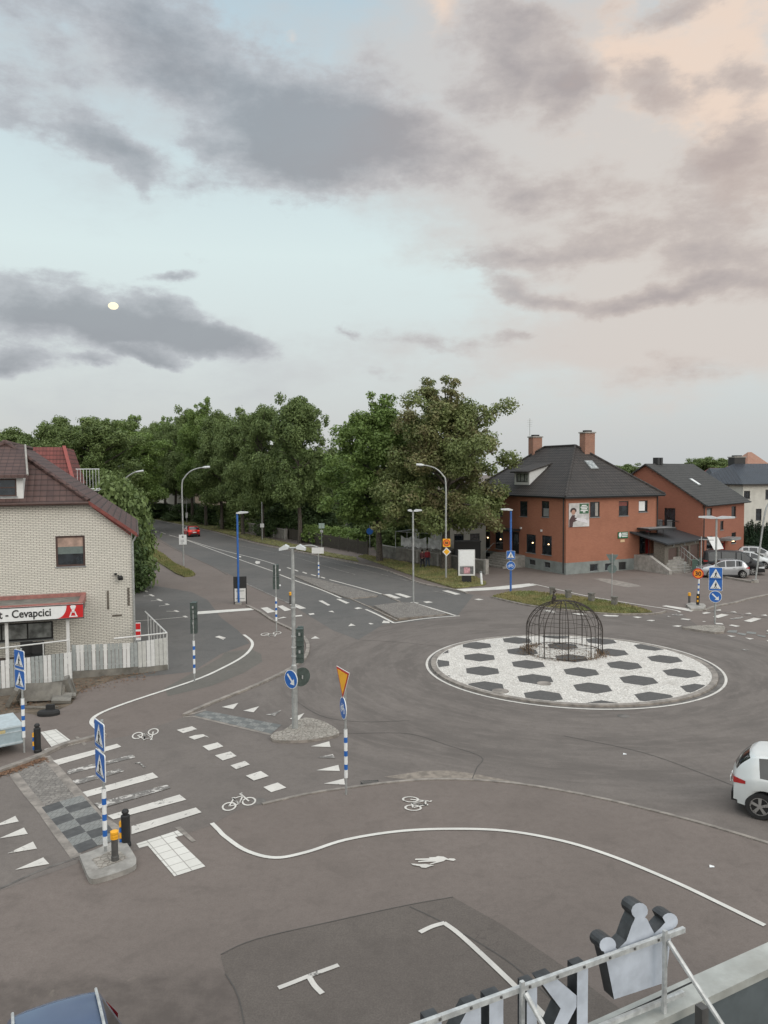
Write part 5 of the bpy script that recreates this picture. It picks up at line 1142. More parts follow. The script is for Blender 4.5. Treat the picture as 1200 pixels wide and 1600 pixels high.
# ---- red-roofed building behind it
P7 = AT(98, 735, 58); h7 = thing('red_roof_building', 'building with a steep red tiled mansard roof behind the white brick house', 'building', (P7.x, P7.y, 0), R(16))
F7 = Face(h7, (-9, 0), (0, 0)); zt = AT(98, 699, 60).z; zb7 = AT(112, 758, 58).z
b = MB(); b.prism([(-9, 0), (.3, 0), (.3, 10), (-9, 10)], -.2, zb7); b.build('wall', M['render_grey'], h7)
b = MB(); b.add([(-9, -.2, zb7), (.7, -.2, zb7), (-.1, 1.2, zt), (-9, 1.2, zt), (.7, 10, zb7), (-.1, 9, zt), (-9, 10, zb7), (-9, 9, zt)], [(0, 1, 2, 3), (1, 4, 5, 2), (3, 2, 5, 7), (4, 6, 7, 5)]); r7 = b.build('roof', M['tile_red'], h7)
b = MB(); b.add([(.7, -.3, zb7), (.95, -.3, zb7), (.12, 1.1, zt + .1), (-.12, 1.1, zt + .1), (.7, -.1, zb7), (.95, -.1, zb7), (.12, 1.3, zt + .1), (-.12, 1.3, zt + .1)], [(0, 1, 2, 3), (1, 5, 6, 2), (0, 3, 7, 4)]); b.build('verge_board', plain('red_board', (.27, .065, .055), .6), r7)
b = MB(); n7 = Vector((0, -(zt - zb7), 1.4)).normalized(); e7 = Vector((0, 1.4, zt - zb7)).normalized(); c7 = Vector((-3.0, .35, zb7 + .55 * (zt - zb7) / 1.4 + .1))
b.extr([(-.5, -.3), (.5, -.3), (.5, .3), (-.5, .3)], c7 + n7 * .08, (1, 0, 0), e7, n7, .1); s7 = b.build('skylight', M['trim_grey'], r7); b = MB(); b.extr([(-.42, -.24), (.42, -.24), (.42, .24), (-.42, .24)], c7 + n7 * .095, (1, 0, 0), e7, n7, .01); b.build('pane', M['glass_light'], s7)
b = MB(); z7 = zb7 - .3
for k in range(8): b.tube([(1.0 + k * .22, .2, z7), (1.0 + k * .22, .2, z7 + 1.5)], .02, 4)
b.tube([(.9, .2, z7 + 1.5), (2.6, .2, z7 + 1.5)], .035, 5); b.tube([(.9, .2, z7), (2.6, .2, z7)], .035, 5); b.box((1.75, 1.2, z7 - .1), (1.9, 2.2, .12)); b.build('balcony_rail', M['steel_light'], h7)

# ---- houses glimpsed between the trees
def small_house(name, label, px, Y, w, d, hgt, rz, wm, rm, rh, wins, flat=False):
    p = AT(px, 800, Y); t = thing(name, label, 'house', (p.x, p.y, 0), R(rz)); F = Face(t, (0, 0), (w, 0))
    hs_ = [[a * w, b_, a * w + 1.0, b_ + 1.3] for a, b_ in wins]
    b = MB(); wall(b, F, -.2, hgt, hs_); wall(b, Face(t, (w, 0), (w, d)), -.2, hgt); wall(b, Face(t, (0, d), (0, 0)), -.2, hgt); wall(b, Face(t, (w, d), (0, d)), -.2, hgt); b.build('wall', wm, t)
    b = MB()
    if flat: b.prism([(-.3, -.5), (w + .3, -.5), (w + .3, d + .3), (-.3, d + .3)], hgt - .02, hgt + .22)
    else: hip(b, -.4, -.4, w + .4, d + .4, hgt, (w * .3, d / 2), (w * .7, d / 2), hgt + rh)
    b.build('roof', rm, t)
    for h in hs_: window(F, h, M['trim_black'], t=.06)
    return t
small_house('grey_house', 'small grey white flat roofed house behind the largest trees beside the orange brick house', 697, 76, 4.1, 7, 4.0, 10, M['render_white'], M['trim_grey'], 0, [(.2, 1.4), (.6, 1.4)], True)
small_house('grey_house', 'pale grey house with a red side roof seen between two tree trunks', 540, 118, 5.5, 8, 5.5, 10, M['render_grey'], M['tile_red'], 2.5, [(.1, 3.2), (.12, .9), (.6, 3.2)])
small_house('red_roof_annexe', 'low white annexe with an orange red roof left of the pale grey house', 524, 122, 3.0, 6, 3.6, 5, M['render_white'], M['tile_red'], 1.6, [(.3, 1.2)])
small_house('white_house', 'white house glimpsed behind the trunks at the far end of the avenue', 226, 172, 8, 8, 6.5, 10, M['render_white'], M['tile_brown'], 3, [(.15, 4), (.6, 4), (.15, 1), (.6, 1)])
small_house('white_house', 'white house wall between the dark trunks right of the far bend', 262, 168, 7, 8, 6.5, 10, M['render_white'], M['tile_brown'], 3, [(.15, 4), (.6, 4), (.3, 1)])
small_house('beige_house', 'beige house behind the hedge above the red car', 305, 160, 8, 8, 6, 10, plain('beige_render', (.30, .25, .20), .9), M['tile_black'], 3, [(.15, 3.5), (.6, 3.5)])
small_house('white_house', 'white house half hidden by the shrubs beside the dark wooden fence', 415, 132, 6, 8, 5, 10, M['render_white'], M['tile_brown'], 2.5, [(.2, 2.4), (.6, 2.4)])
# ------------------------------------------------------------------ trees
def leaf_mesh(name, mat, centers, radii, n_leaf, size, seed, flat=.75):
    rg = np.random.default_rng(seed); k = rg.choice(len(centers), n_leaf, p=radii ** 2 / np.sum(radii ** 2))
    c = centers[k]; r = radii[k]
    d = rg.normal(size=(n_leaf, 3)); d /= np.linalg.norm(d, axis=1)[:, None]
    rad = r * (rg.uniform(.05, 1, n_leaf) ** .5 + np.abs(rg.normal(size=n_leaf)) * .16)
    pos = c + d * rad[:, None] * np.array([1, 1, flat])
    # leaf plane: mostly facing outwards and up, with scatter
    nn = d * .7 + np.array([0, 0, .55]) + rg.normal(size=(n_leaf, 3)) * .55; nn /= np.linalg.norm(nn, axis=1)[:, None]
    a = np.cross(nn, rg.normal(size=(n_leaf, 3))); a /= np.linalg.norm(a, axis=1)[:, None]; b = np.cross(nn, a)
    s = size * rg.uniform(.6, 1.35, n_leaf)[:, None]
    v = np.stack([pos - a * s, pos - b * s * .55 + a * s * .1, pos + a * s, pos + b * s * .55 + a * s * .1], 1).reshape(-1, 3)
    me = bpy.data.meshes.new(name); me.vertices.add(len(v)); me.vertices.foreach_set('co', v.astype(np.float32).ravel())
    me.loops.add(n_leaf * 4); me.loops.foreach_set('vertex_index', np.arange(n_leaf * 4, dtype=np.int32)); me.polygons.add(n_leaf)
    me.polygons.foreach_set('loop_start', np.arange(0, n_leaf * 4, 4, dtype=np.int32)); me.polygons.foreach_set('loop_total', np.full(n_leaf, 4, dtype=np.int32))
    me.update(calc_edges=True); me.materials.append(mat); return me
def tree_proto(name, label, H, cr, base, mat, seed, n_leaf=50000, size=.16, trunk_r=.38, layers=None, spread=1.0, sparse_top=False, cat='tree'):
    rg = random.Random(seed); t = thing(name, label, cat); b = MB(); cen = []; rad = []
    # trunk
    lean = [(0, 0, -.2), (rg.uniform(-.1, .1), rg.uniform(-.1, .1), base * .5), (rg.uniform(-.2, .2), rg.uniform(-.2, .2), base), (rg.uniform(-.4, .4), rg.uniform(-.4, .4), H * .6), (rg.uniform(-.5, .5), rg.uniform(-.5, .5), H * .92)]
    b.tube(spline(lean, 4), [trunk_r * (1.35 if i == 0 else 1) * max(.08, (1 - i / 17) ** 1.1) for i in range(17)], 9)
    nb = 44
    for i in range(nb):
        f = (i + rg.random()) / nb; z0 = base * .8 + (H * .82 - base * .8) * f ** 1.1; a = i * 2.4 + rg.uniform(-.5, .5)
        prof = math.sin(math.pi * min(1, (.20 + .80 * f)) ** .9) ** .6 if f < .95 else .35
        L = cr * prof * rg.uniform(.66, 1.04) * spread; rise = rg.uniform(.1, .55) + f * .6
        p0 = Vector((lean[3][0] * f, lean[3][1] * f, z0)); pts = [p0]
        for s in range(1, 5):
            q = s / 4; pts.append(p0 + Vector((math.cos(a + .25 * q) * L * q, math.sin(a + .25 * q) * L * q, L * rise * q - .25 * L * q * q * (1 - f) + rg.uniform(-.2, .2))))
        b.tube(pts, [trunk_r * .34 * (1 - f * .6) * (1 - .8 * s / 4) + .015 for s in range(5)], 5, cap=False)
        for s in (2, 3, 4):
            for _ in range(2):
                o = Vector((rg.gauss(0, .55), rg.gauss(0, .55), rg.gauss(.1, .45)))
                cen.append(pts[s] + o); rad.append(rg.uniform(.5, 1.2) * (1.1 - .35 * f) * (cr / 5.5) ** .6)
    for _ in range(10): cen.append(Vector((rg.gauss(0, .6), rg.gauss(0, .6), H - 1.0 - rg.random() * 2.2))); rad.append(rg.uniform(.45, .95))
    if sparse_top:
        for _ in range(9):
            a = rg.uniform(0, 6.28); p0 = Vector((0, 0, H * .8)); p1 = Vector((math.cos(a) * rg.uniform(.5, 2), math.sin(a) * rg.uniform(.5, 2), H + rg.uniform(-.8, .6)))
            b.tube([p0, p0.lerp(p1, .5) + Vector((0, 0, .3)), p1], [.06, .04, .015], 4, cap=False); cen.append(p1); rad.append(.45); cen.append(p0.lerp(p1, .75)); rad.append(.4)
    b.build('trunk', M['bark'], t, smooth=True)
    me = leaf_mesh('crown', mat, np.array([tuple(c) for c in cen]), np.array(rad), n_leaf, size, seed)
    o = bpy.data.objects.new('crown', me); COL.objects.link(o); reg(o, t); return t
T = {}
T['a'] = tree_proto('linden_tree', 'x', 17, 5.6, 5.6, M['leaf1'], 11)
T['b'] = tree_proto('linden_tree', 'x', 17, 5.2, 5.8, M['leaf1'], 23)
T['c'] = tree_proto('linden_tree', 'x', 17, 5.6, 5.2, M['leaf3'], 35, size=.15, n_leaf=60000, sparse_top=True)
T['d'] = tree_proto('chestnut_tree', 'x', 17, 6.2, 5.0, M['leaf2'], 47, n_leaf=78000, size=.14, trunk_r=.55, sparse_top=True)
used = set()
def put(k, px, base_y, top_y, width=None, label='', Y=None, rz=0, name=None, group=None):
    if Y is None: g = G(px, base_y)
    else: g = AT(px, 800, Y); g = Vector((g.x, g.y, 0))
    H = AT(px, top_y, g.y).z; src = T[k]; s = H / 17.0
    o = src if k not in used else dup(src)
    used.add(k); o.location = (g.x, g.y, 0); o.rotation_euler = (0, 0, rz)
    ws = s if width is None else (width / 1200 * g.y) / 11.0
    o.scale = (ws, ws, s); o['label'] = label; o['category'] = 'tree'
    if group: o['group'] = group
    return o
GR = 'trees lining the avenue'
put('d', 697, 890, 600, 190, 'largest tree with browning crown and thick trunk beside the orange brick house', rz=.6, group=GR)
put('c', 593, 878, 622, 172, 'light green tree with a ragged open top just left of the browning tree', rz=2, group=GR)
put('b', 469, 848, 608, 118, 'tall dark green tree with pale straight trunk in front of the wooden fence', rz=4, group=GR)
put('a', 411, 842, 622, 95, 'green tree standing immediately left of the tall tree by the wooden fence', rz=1, group=GR)
put('b', 380, 836, 640, 95, 'dark green avenue tree behind the pole with the small square sign', rz=2.2, group=GR)
put('a', 347, 828, 632, 90, 'avenue tree just right of the arched street lamp that carries a sign', rz=3.3, group=GR)
put('c', 322, 822, 628, 85, 'lighter green avenue tree behind the red car', rz=.5, group=GR)
put('b', 300, 816, 630, 80, 'avenue tree rising directly above the red car', rz=5, group=GR)
put('a', 275, 811, 652, 80, 'avenue tree left of the red car, its trunk in front of the beige house', rz=.2, group=GR)
put('c', 259, 808, 656, 75, 'avenue tree whose trunk stands between the two far white houses', rz=1.4, group=GR)
put('b', 243, 806, 654, 75, 'farthest avenue tree on the right hand side at the bend', rz=2.8, group=GR)
GL_ = 'trees behind the left houses'
for (k, px, Y, ty, w, rz, lab) in (('c', 205, 118, 655, 120, 1, 'bright green crown behind the far arched lamp'), ('a', 150, 105, 642, 150, 2, 'broad green tree rising behind the red mansard roof'),
        ('b', 95, 108, 643, 110, 3, 'tree behind the ridge of the red mansard roof with a thin dark top'), ('a', 30, 112, 660, 120, 4, 'dark tree above the ridge of the white brick house'), ('b', -35, 100, 655, 130, 5, 'dark tree at the very left edge of the photo'),
        ('a', 232, 150, 665, 90, .7, 'distant green tree closing the view down the avenue'), ('c', 180, 135, 660, 110, 2.5, 'green tree behind the broad tree of the red mansard roof')):
    put(k, px, 0, ty, w, lab, Y=Y, rz=rz, group=GL_)
GB_ = 'garden trees behind the avenue'
for (k, px, Y, ty, w, rz, lab) in (('a', 640, 96, 690, 150, 1.2, 'garden tree filling the gap behind the browning tree'), ('b', 530, 112, 700, 130, 2.2, 'garden tree behind the grey house and its red roof'), ('c', 440, 125, 690, 120, 3.2, 'garden tree behind the tall avenue tree'),
        ('a', 360, 140, 690, 110, .2, 'garden tree behind the pole with the small square sign'), ('b', 320, 170, 680, 120, 4.2, 'garden tree far behind the red car')):
    put(k, px, 0, ty, w, lab, Y=Y, rz=rz, group=GB_)
# ---- dense shrubs
def shrub_proto(name, w, h, mat, seed, n=9000, size=.12, d=None, cone=False):
    rg = random.Random(seed); t = thing(name, 'x', 'shrub'); b = MB(); cen = []; rad = []; d = d or w
    for i in range(5):
        a = i * 1.3; p = [(math.cos(a) * .08, math.sin(a) * .08, -.1), (math.cos(a) * w * .12, math.sin(a) * d * .12, h * .4), (math.cos(a) * w * .22, math.sin(a) * d * .22, h * .75)]; b.tube(p, [.05, .035, .015], 5)
    b.build('stem', M['bark'], t)
    if cone:
        for i in range(26): z = h * i / 27; r = w * .5 * (1 - i / 27) ** .75; cen.append((rg.gauss(0, .03), rg.gauss(0, .03), z + .1)); rad.append(max(.06, r))
    else:
        for i in range(46):
            z = rg.random() ** .8; r = math.sqrt(max(0, 1 - (2 * z - .85) ** 2 / 1.7)); a = rg.uniform(0, 6.28); q = rg.random() ** .5 * .75
            cen.append((math.cos(a) * r * q * w / 2, math.sin(a) * r * q * d / 2, z * h * .88 + .15)); rad.append(rg.uniform(.14, .26) * min(w, h))
    me = leaf_mesh('foliage', mat, np.array(cen), np.array(rad), n, size, seed); o = bpy.data.objects.new('foliage', me); COL.objects.link(o); reg(o, t); return t
SH = {'dark': shrub_proto('shrub', 4, 4, M['leaf4'], 5), 'green': shrub_proto('shrub', 4, 3.4, M['leaf1'], 6), 'light': shrub_proto('shrub', 3, 1.8, M['leaf3'], 8, n=6000, size=.10), 'cone': shrub_proto('thuja', 1.5, 3.4, M['leaf5'], 9, n=7000, size=.07, cone=True)}
usd = set()
def shrub(k, px, Y, w, h, label, group=None, name=None, cat='shrub', d=None):
    dims = {'dark': (4, 4), 'green': (4, 3.4), 'light': (3, 1.8), 'cone': (1.5, 3.4)}[k]; g = AT(px, 800, Y)
    o = SH[k] if k not in usd else dup(SH[k]); usd.add(k); o.location = (g.x, g.y, 0); o.rotation_euler = (0, 0, px * .37); sxy = w / dims[0]; o.scale = (sxy, sxy, h / dims[1]); o['label'] = label; o['category'] = cat
    if group: o['group'] = group
    if name:
        old = o.name; o.name = name; CHILD[o.name] = CHILD.get(old, [])
        if o is SH[k]: CHILD.pop(old, None)
    return o
shrub('green', 190, 60, 5.6, 8.3, 'tall rounded green tree beside the downpipe of the white brick house', name='bushy_tree', cat='tree')
shrub('dark', 183, 57.5, 4.6, 5.6, 'dark lower bush close to the wall of the white brick house')
for i, (px, Y, w, h, k, lab) in enumerate(((250, 150, 9, 3, 'dark', 'dark bush below the far white houses'), (292, 142, 9, 3.2, 'dark', 'dark bush behind the red car'), (332, 132, 7, 3.4, 'dark', 'dark bush under the arched lamp tree'), (362, 122, 6, 4, 'green', 'green bush behind the low wall'), (392, 118, 7, 4.8, 'green', 'green bush behind the square sign pole'),
        (430, 108, 6, 4, 'dark', 'dark bush left of the wooden fence'), (452, 106, 6, 5, 'dark', 'dark bush behind the tall avenue tree trunk'), (490, 104, 6.5, 5.6, 'dark', 'tall dark bush behind the wooden fence'), (512, 108, 6, 5, 'green', 'green bush left of the grey house'),
        (560, 98, 5.5, 3.1, 'dark', 'low dark bush in front of the grey house'), (585, 92, 5, 3.6, 'green', 'green bush at the corner of the stone wall'), (615, 86, 6, 5.2, 'green', 'green bush at the left end of the terrace'), (645, 87, 6, 5.4, 'dark', 'dark bush behind the white terrace banners'),
        (668, 84, 5, 5.0, 'green', 'green bush behind the two terrace parasols'), (690, 88, 6, 5.8, 'dark', 'dark bush behind the browning tree trunk'))):
    shrub(k, px, Y, w, h, lab, group='garden shrubs behind the avenue')
for i, (px, Y, w) in enumerate(((487, 97, 2.6), (503, 95, 3), (520, 93, 3), (537, 91, 3), (553, 89, 3))):
    shrub('light', px, Y, w + .8, 2.1, 'light green hedge plant spilling over the wooden fence, %s along it' % ('at the left end', 'second from the left', 'in the middle', 'second from the right', 'at the right end')[i], group='hedge over the wooden fence')
for i in range(11): shrub('cone', 1163 + i * 6.0, 80 + (i % 2) * .5, 1.6, 3.2 + (i * 37 % 5) * .15, 'one of the dark green conifers in the hedge before the cream house', group='conifer hedge', name='conifer', cat='conifer')
# distant trees beyond the roofs at the right
DT = [(958, 190, 724, 60), (980, 200, 722, 55), (1038, 230, 722, 60), (1088, 190, 714, 60), (1108, 185, 710, 66), (1132, 190, 714, 60), (1158, 200, 728, 60), (1198, 200, 722, 50), (935, 210, 731, 60), (1015, 240, 728, 60)]
for i, (px, Y, ty, w) in enumerate(DT): put('ab'[i % 2], px, 0, ty, w * 1.15, 'distant tree on the skyline, ' + ('leftmost, between the two brick roofs', 'right of the leftmost, between the two brick roofs', 'behind the ridge of the red brick house', 'first of the dark clump right of the grey roof', 'second of the dark clump right of the grey roof', 'third of the dark clump right of the grey roof', 'fourth and last of the dark clump', 'at the right edge beyond the black chimney', 'just right of the big hipped roof', 'left of the grey ridge')[i], Y=Y, rz=i, group='distant skyline trees')

# ------------------------------------------------------------------ garden walls and fences
def run(a, b): return (b - a).length, math.atan2((b - a).y, (b - a).x)
def post_wall(name, label, A, B, h, step, mat, cap=.0):
    L, az = run(A, B); t = thing(name, label, 'wall', (A.x, A.y, 0), az); m = MB(); m.box((L / 2, 0, h / 2 - .1), (L, .18, h - .1 + .2)); m.build('wall_panel', mat, t)
    m = MB(); m.box((L / 2, 0, h + .02), (L + .1, .28, .08)); m.build('coping', M['concrete'], t)
    n = max(1, round(L / step))
    for k in range(n + 1): m = MB(); m.box((L * k / n, -.03, h / 2), (.3, .34, h + .25)); m.build('pillar', M['concrete'], t)
    return t
post_wall('garden_wall', 'weathered concrete garden wall with pillars along the pavement below the terrace', G(596, 869), G(760, 897), 1.15, 3.2, M['concrete_dark'])
post_wall('garden_wall', 'low grey garden wall behind the avenue trees, left of the wooden fence', G(345, 822), G(447, 843), 1.3, 4, M['concrete_dark'])
A, B = G(448, 842), G(574, 868); L, az = run(A, B)
t = thing('wooden_fence', 'dark weathered picket fence overgrown by light green hedge', 'fence', (A.x, A.y, 0), az)
m = MB(); n = int(L / .17)
for k in range(n): m.box((L * k / n, 0, .75 + .04 * math.sin(k * 3.1)), (.11, .025, 1.4))
m.build('picket_panel', M['wood_dark'], t); m = MB(); m.box((L / 2, .04, .35), (L, .05, .09)); m.box((L / 2, .04, 1.15), (L, .05, .09)); m.build('rail', M['wood_dark'], t)
for k in range(11): m = MB(); m.box((L * k / 10, .04, .8), (.14, .14, 1.65)); m.build('post', M['wood_dark'], t)
A, B = G(236, 806), G(345, 822); L, az = run(A, B); t = thing('dark_fence', 'dark board fence behind the far avenue trees', 'fence', (A.x, A.y + 1, 0), az)
m = MB(); n = 60
for k in range(n): m.box((L * (k + .5) / n, 0, .8), (L / n - .04, .03, 1.6))
m.build('board_panel', M['wood_dark'], t); m = MB(); m.box((L / 2, .04, 1.3), (L, .05, .09)); m.build('rail', M['wood_dark'], t)
# terrace with white banners
A = AT(618, 858, 77.5); B = AT(693, 862, 73.5); L, az = run(Vector((A.x, A.y, 0)), Vector((B.x, B.y, 0)))
t = thing('terrace', 'raised terrace with white banner cloths on its glass railing', 'terrace', (A.x, A.y, 0), az)
m = MB(); m.box((L / 2, 2.5, .6), (L, 5, 1.3)); m.build('deck', M['concrete_dark'], t)
m = MB(); m.tube([(0, 0, 2.9), (L, 0, 2.9)], .035, 5); [m.tube([(L * k / 4, 0, 1.2), (L * k / 4, 0, 2.9)], .03, 5) for k in range(5)]; m.tube([(0, 0, 2.9), (0, 3, 2.9)], .035, 5); m.build('railing', M['steel_light'], t)
for (a, b_) in ((.13, .36), (.40, .66), (.70, 1.0)):
    m = MB(); nn = 14; vs = []
    for k in range(nn + 1):
        u = a + (b_ - a) * k / nn; vs += [(u * L, -.06 - .04 * math.sin(k * 1.7), 1.45 + .06 * math.sin(k)), (u * L, -.06, 2.55 - .25 * math.sin(math.pi * k / nn))]
    m.add(vs, [(2 * k, 2 * k + 2, 2 * k + 3, 2 * k + 1) for k in range(nn)]); m.build('banner_cloth', plain('banner_cloth', (.55, .56, .56), .8, var=.35, scale=1.5), t)
for k, (px, Y) in enumerate(((650, 78), (679, 76))):
    p = AT(px, 850, Y); pr = thing('closed_parasol', 'closed white parasol on the terrace, the %s of the two' % ('left' if k == 0 else 'right'), 'parasol', (p.x, p.y, 1.25))
    m = MB(); m.lathe([(.03, 0), (.03, .9), (.13, .95), (.16, 1.3), (.10, 2.4), (.03, 2.75), (.01, 2.85)], 10); m.build('folded_canopy', M['trim_white'], pr); m = MB(); m.lathe([(.25, 0), (.25, .08), (.03, .1)], 10); m.build('base', M['concrete'], pr)
# ------------------------------------------------------------------ poles, signs, lamps
def facing(g, beta=0.):    # yaw so that local -Y points at the viewer, turned by beta (right edge nearer when positive)
    return -math.atan2(g.x, g.y) - R(beta)
def disc(mb, r, z, y, m=0, n=28, t=.02):
    pts = [(r * math.cos(2 * math.pi * k / n), r * math.sin(2 * math.pi * k / n)) for k in range(n)]; mb.extr(pts, (0, y, z), (1, 0, 0), (0, 0, 1), (0, -1, 0), t, m)
def flat(mb, pts, z, y, t=.004, m=0): mb.extr([(x, q) for x, q in pts], (0, y, z), (1, 0, 0), (0, 0, 1), (0, -1, 0), t, m)
def rsq(w, h, r=.05):
    out = []
    for cx_, cy_, a0 in ((w / 2 - r, h / 2 - r, 0), (-w / 2 + r, h / 2 - r, 90), (-w / 2 + r, -h / 2 + r, 180), (w / 2 - r, -h / 2 + r, 270)):
        for k in range(4): a = R(a0 + 30 * k); out.append((cx_ + r * math.cos(a), cy_ + r * math.sin(a)))
    return out
def barpts(x0, y0, x1, y1, w):
    d = Vector((x1 - x0, y1 - y0)); d.normalize(); n = Vector((-d.y, d.x)) * w / 2
    return [(x0 + n.x, y0 + n.y), (x0 - n.x, y0 - n.y), (x1 - n.x, y1 - n.y), (x1 + n.x, y1 + n.y)]
def ccw(p): 
    a = sum(p[i][0] * p[(i + 1) % len(p)][1] - p[(i + 1) % len(p)][0] * p[i][1] for i in range(len(p))); return p if a > 0 else p[::-1]
def walker(mb, s, z, y, m=0):   # walking figure
    pts = [(x * s, q * s) for x, q in [2 and (0, 0)]]
    flat(mb, [(.05 * s + .055 * s * math.cos(a), .30 * s + .055 * s * math.sin(a)) for a in [2 * math.pi * k / 10 for k in range(10)]], z, y)
    for p in ((.04, .23, .0, -.02, .12), (.0, .0, -.13, -.28, .06), (.0, .0, .10, -.28, .06), (.04, .20, .15, .05, .045), (.03, .2, -.10, .06, .045)):
        flat(mb, ccw(barpts(*[k * s for k in p])), z, y - .001)
def sign_cross(t, z, w, yaw, y=-.07, dbl=False):
    s = bpy.data.objects.new('crossing_sign', None); COL.objects.link(s); reg(s, t); s.location = (0, 0, z); s.rotation_euler = (0, 0, yaw)
    b = MB(); flat(b, rsq(w, w), 0, y, .02); b.build('sign_plate', M['white'], s)
    b = MB(); flat(b, rsq(w * .95, w * .95), 0, y - .006, .004); b.build('blue_field', M['sign_blue'], s)
    b = MB(); flat(b, [(-w * .40, -w * .34), (w * .40, -w * .34), (0, w * .40)], 0, y - .012, .004); b.build('triangle', M['white'], s)
    b = MB(); walker(b, w * .72, -w * .08, y - .018); 
    for k in range(5): flat(b, ccw(barpts(-w * .26 + k * w * .12, -w * .31, -w * .23 + k * w * .12, -w * .27, w * .05)), 0, y - .018)
    b.build('walking_figure', M['black'], s)
    b = MB(); flat(b, [(x, q) for x, q in rsq(w, w)][::-1], 0, y + .0205, .002); return s
def sign_disc(t, kind, z, r, yaw, y=-.07):
    s = bpy.data.objects.new({'keep': 'keep_right_sign', 'bike': 'cycle_sign', '30': 'speed_sign', 'bw': 'cycle_sign'}[kind], None); COL.objects.link(s); reg(s, t); s.location = (0, 0, z); s.rotation_euler = (0, 0, yaw)
    b = MB(); disc(b, r, 0, y, t=.02); b.build('sign_plate', M['white'] if kind != '30' else M['sign_red'], s)
    b = MB(); disc(b, r * (.93 if kind != '30' else .80), 0, y - .006, t=.004); b.build('sign_field', M['sign_blue'] if kind != '30' else M['sign_orange'], s)
    b = MB()
    if kind == 'keep':
        flat(b, ccw(barpts(-r * .5, r * .5, r * .30, -r * .30, r * .22)), 0, y - .012); flat(b, ccw([(r * .55, -r * .55), (-r * .12, -r * .50), (r * .50, r * .12)]), 0, y - .013); b.build('arrow', M['white'], s)
    elif kind in ('bike', 'bw'):
        for cx_ in (-.40, .40):
            for k in range(14):
                a0, a1 = 2 * math.pi * k / 14, 2 * math.pi * (k + 1) / 14
                flat(b, [(r * (cx_ + .27 * math.cos(a0)), r * (-.15 + .27 * math.sin(a0))), (r * (cx_ + .27 * math.cos(a1)), r * (-.15 + .27 * math.sin(a1))), (r * (cx_ + .20 * math.cos(a1)), r * (-.15 + .20 * math.sin(a1))), (r * (cx_ + .20 * math.cos(a0)), r * (-.15 + .20 * math.sin(a0)))][::-1], 0, y - .012)
        for p in ((-.4, -.15, -.2, .25), (-.2, .25, .22, .25), (-.2, .2, .0, -.15), (0, -.15, .22, .25), (-.4, -.15, 0, -.15), (.4, -.15, .2, .38), (.2, .38, .34, .40), (-.3, .34, -.12, .34)): flat(b, ccw(barpts(*[k * r for k in p], r * .07)), 0, y - .013)
        b.build('bicycle_pictogram', M['white'], s)
    else:
        s2 = text('numerals', '30', r * 1.15, (0, y - .010, -r * .40), (R(90), 0, 0), M['black'], s, align='CENTER', bold=.012)
    return s
def bands(mb_name, t, r, z0, z1, n=7):
    for k in range(n):
        b = MB(); a, c = z0 + (z1 - z0) * k / n, z0 + (z1 - z0) * (k + 1) / n
        # white bands are longer than blue ones
    zs = [z0]; ws = [1.5 if k % 2 == 0 else 1.0 for k in range(n)]; tot = sum(ws)
    for w in ws: zs.append(zs[-1] + (z1 - z0) * w / tot)
    b = MB(); N = 14; prof = []
    vs = [(r * math.cos(2 * math.pi * k / N), r * math.sin(2 * math.pi * k / N), z) for z in zs for k in range(N)]
    for q in range(n): b.add([], [], 0); b.f += [(q * N + k, q * N + (k + 1) % N, (q + 1) * N + (k + 1) % N, (q + 1) * N + k) for k in range(N)]; b.m += [q % 2] * N
    b.v = vs; b.build('striped_sleeve', [M['white'], M['sign_blue']], t)
def pole_h(px, by, ty): g = G(px, by); return g, AT(px, ty, g.y).z
def zat(g, py, px=None): return AT(px if px is not None else 600 + 1200 * g.x / g.y, py, g.y).z
def post(t, r, h, m, z0=0, lean=None):
    b = MB(); b.tube([(0, 0, z0), (0 if lean is None else lean, 0, h)], r, 10); return b.build('pole', m, t)
# left pole with two crossing signs
g, h = pole_h(38, 1176, 1014)
t = thing('crossing_sign_post', 'striped post with two crossing signs beside the white tactile slab at the left edge', 'sign post', g)
post(t, .032, h + .02, M['steel']); bands('', t, .052, zat(g, 1152), zat(g, 1091)); yw = facing(g, 63)
sign_cross(t, zat(g, 1030), .62, yw); sign_cross(t, zat(g, 1061), .62, yw)
g, h = pole_h(165, 1338, 1126)
g2 = Vector((g.x, g.y, .12)); t = thing('crossing_sign_post', 'striped post with two crossing signs standing on the small refuge island', 'sign post', g2)
post(t, .032, h - .1, M['steel']); bands('', t, .052, zat(g, 1321) - .12, zat(g, 1232) - .12); yw = facing(g, 72)
sign_cross(t, zat(g, 1148) - .12, .66, yw); sign_cross(t, zat(g, 1195) - .12, .66, yw)
# yield sign post
g, h = pole_h(541, 1241, 1040); t = thing('yield_sign_post', 'post with a yellow and red yield sign above a blue cycle sign', 'sign post', g)
post(t, .030, h - .2, M['steel']); bands('', t, .050, zat(g, 1215), zat(g, 1139)); yw = facing(g, 67); zs_ = zat(g, 1061)
def yield_sign(t, z, w, yaw, back=False):
    s = bpy.data.objects.new('yield_sign', None); COL.objects.link(s); reg(s, t); s.location = (0, 0, z); s.rotation_euler = (0, 0, yaw); 
    tri = lambda k: [(w / 2 * k, w * .30 * k), (-w / 2 * k, w * .30 * k), (0, -w * .58 * k)]
    for nm, k, y, m_ in (('sign_plate', 1, -.07, M['sign_back'] if back else M['trim_white']), ('red_border', .97, -.076, M['sign_red']), ('yellow_field', .78, -.082, M['sign_yellow'])):
        b = MB(); flat(b, tri(k), 0, y, .02 if k == 1 else .004); b.build(nm, m_, s)
    return s
yield_sign(t, zs_, .92, yw); sign_disc(t, 'bw', zat(g, 1106), .31, facing(g, 74))
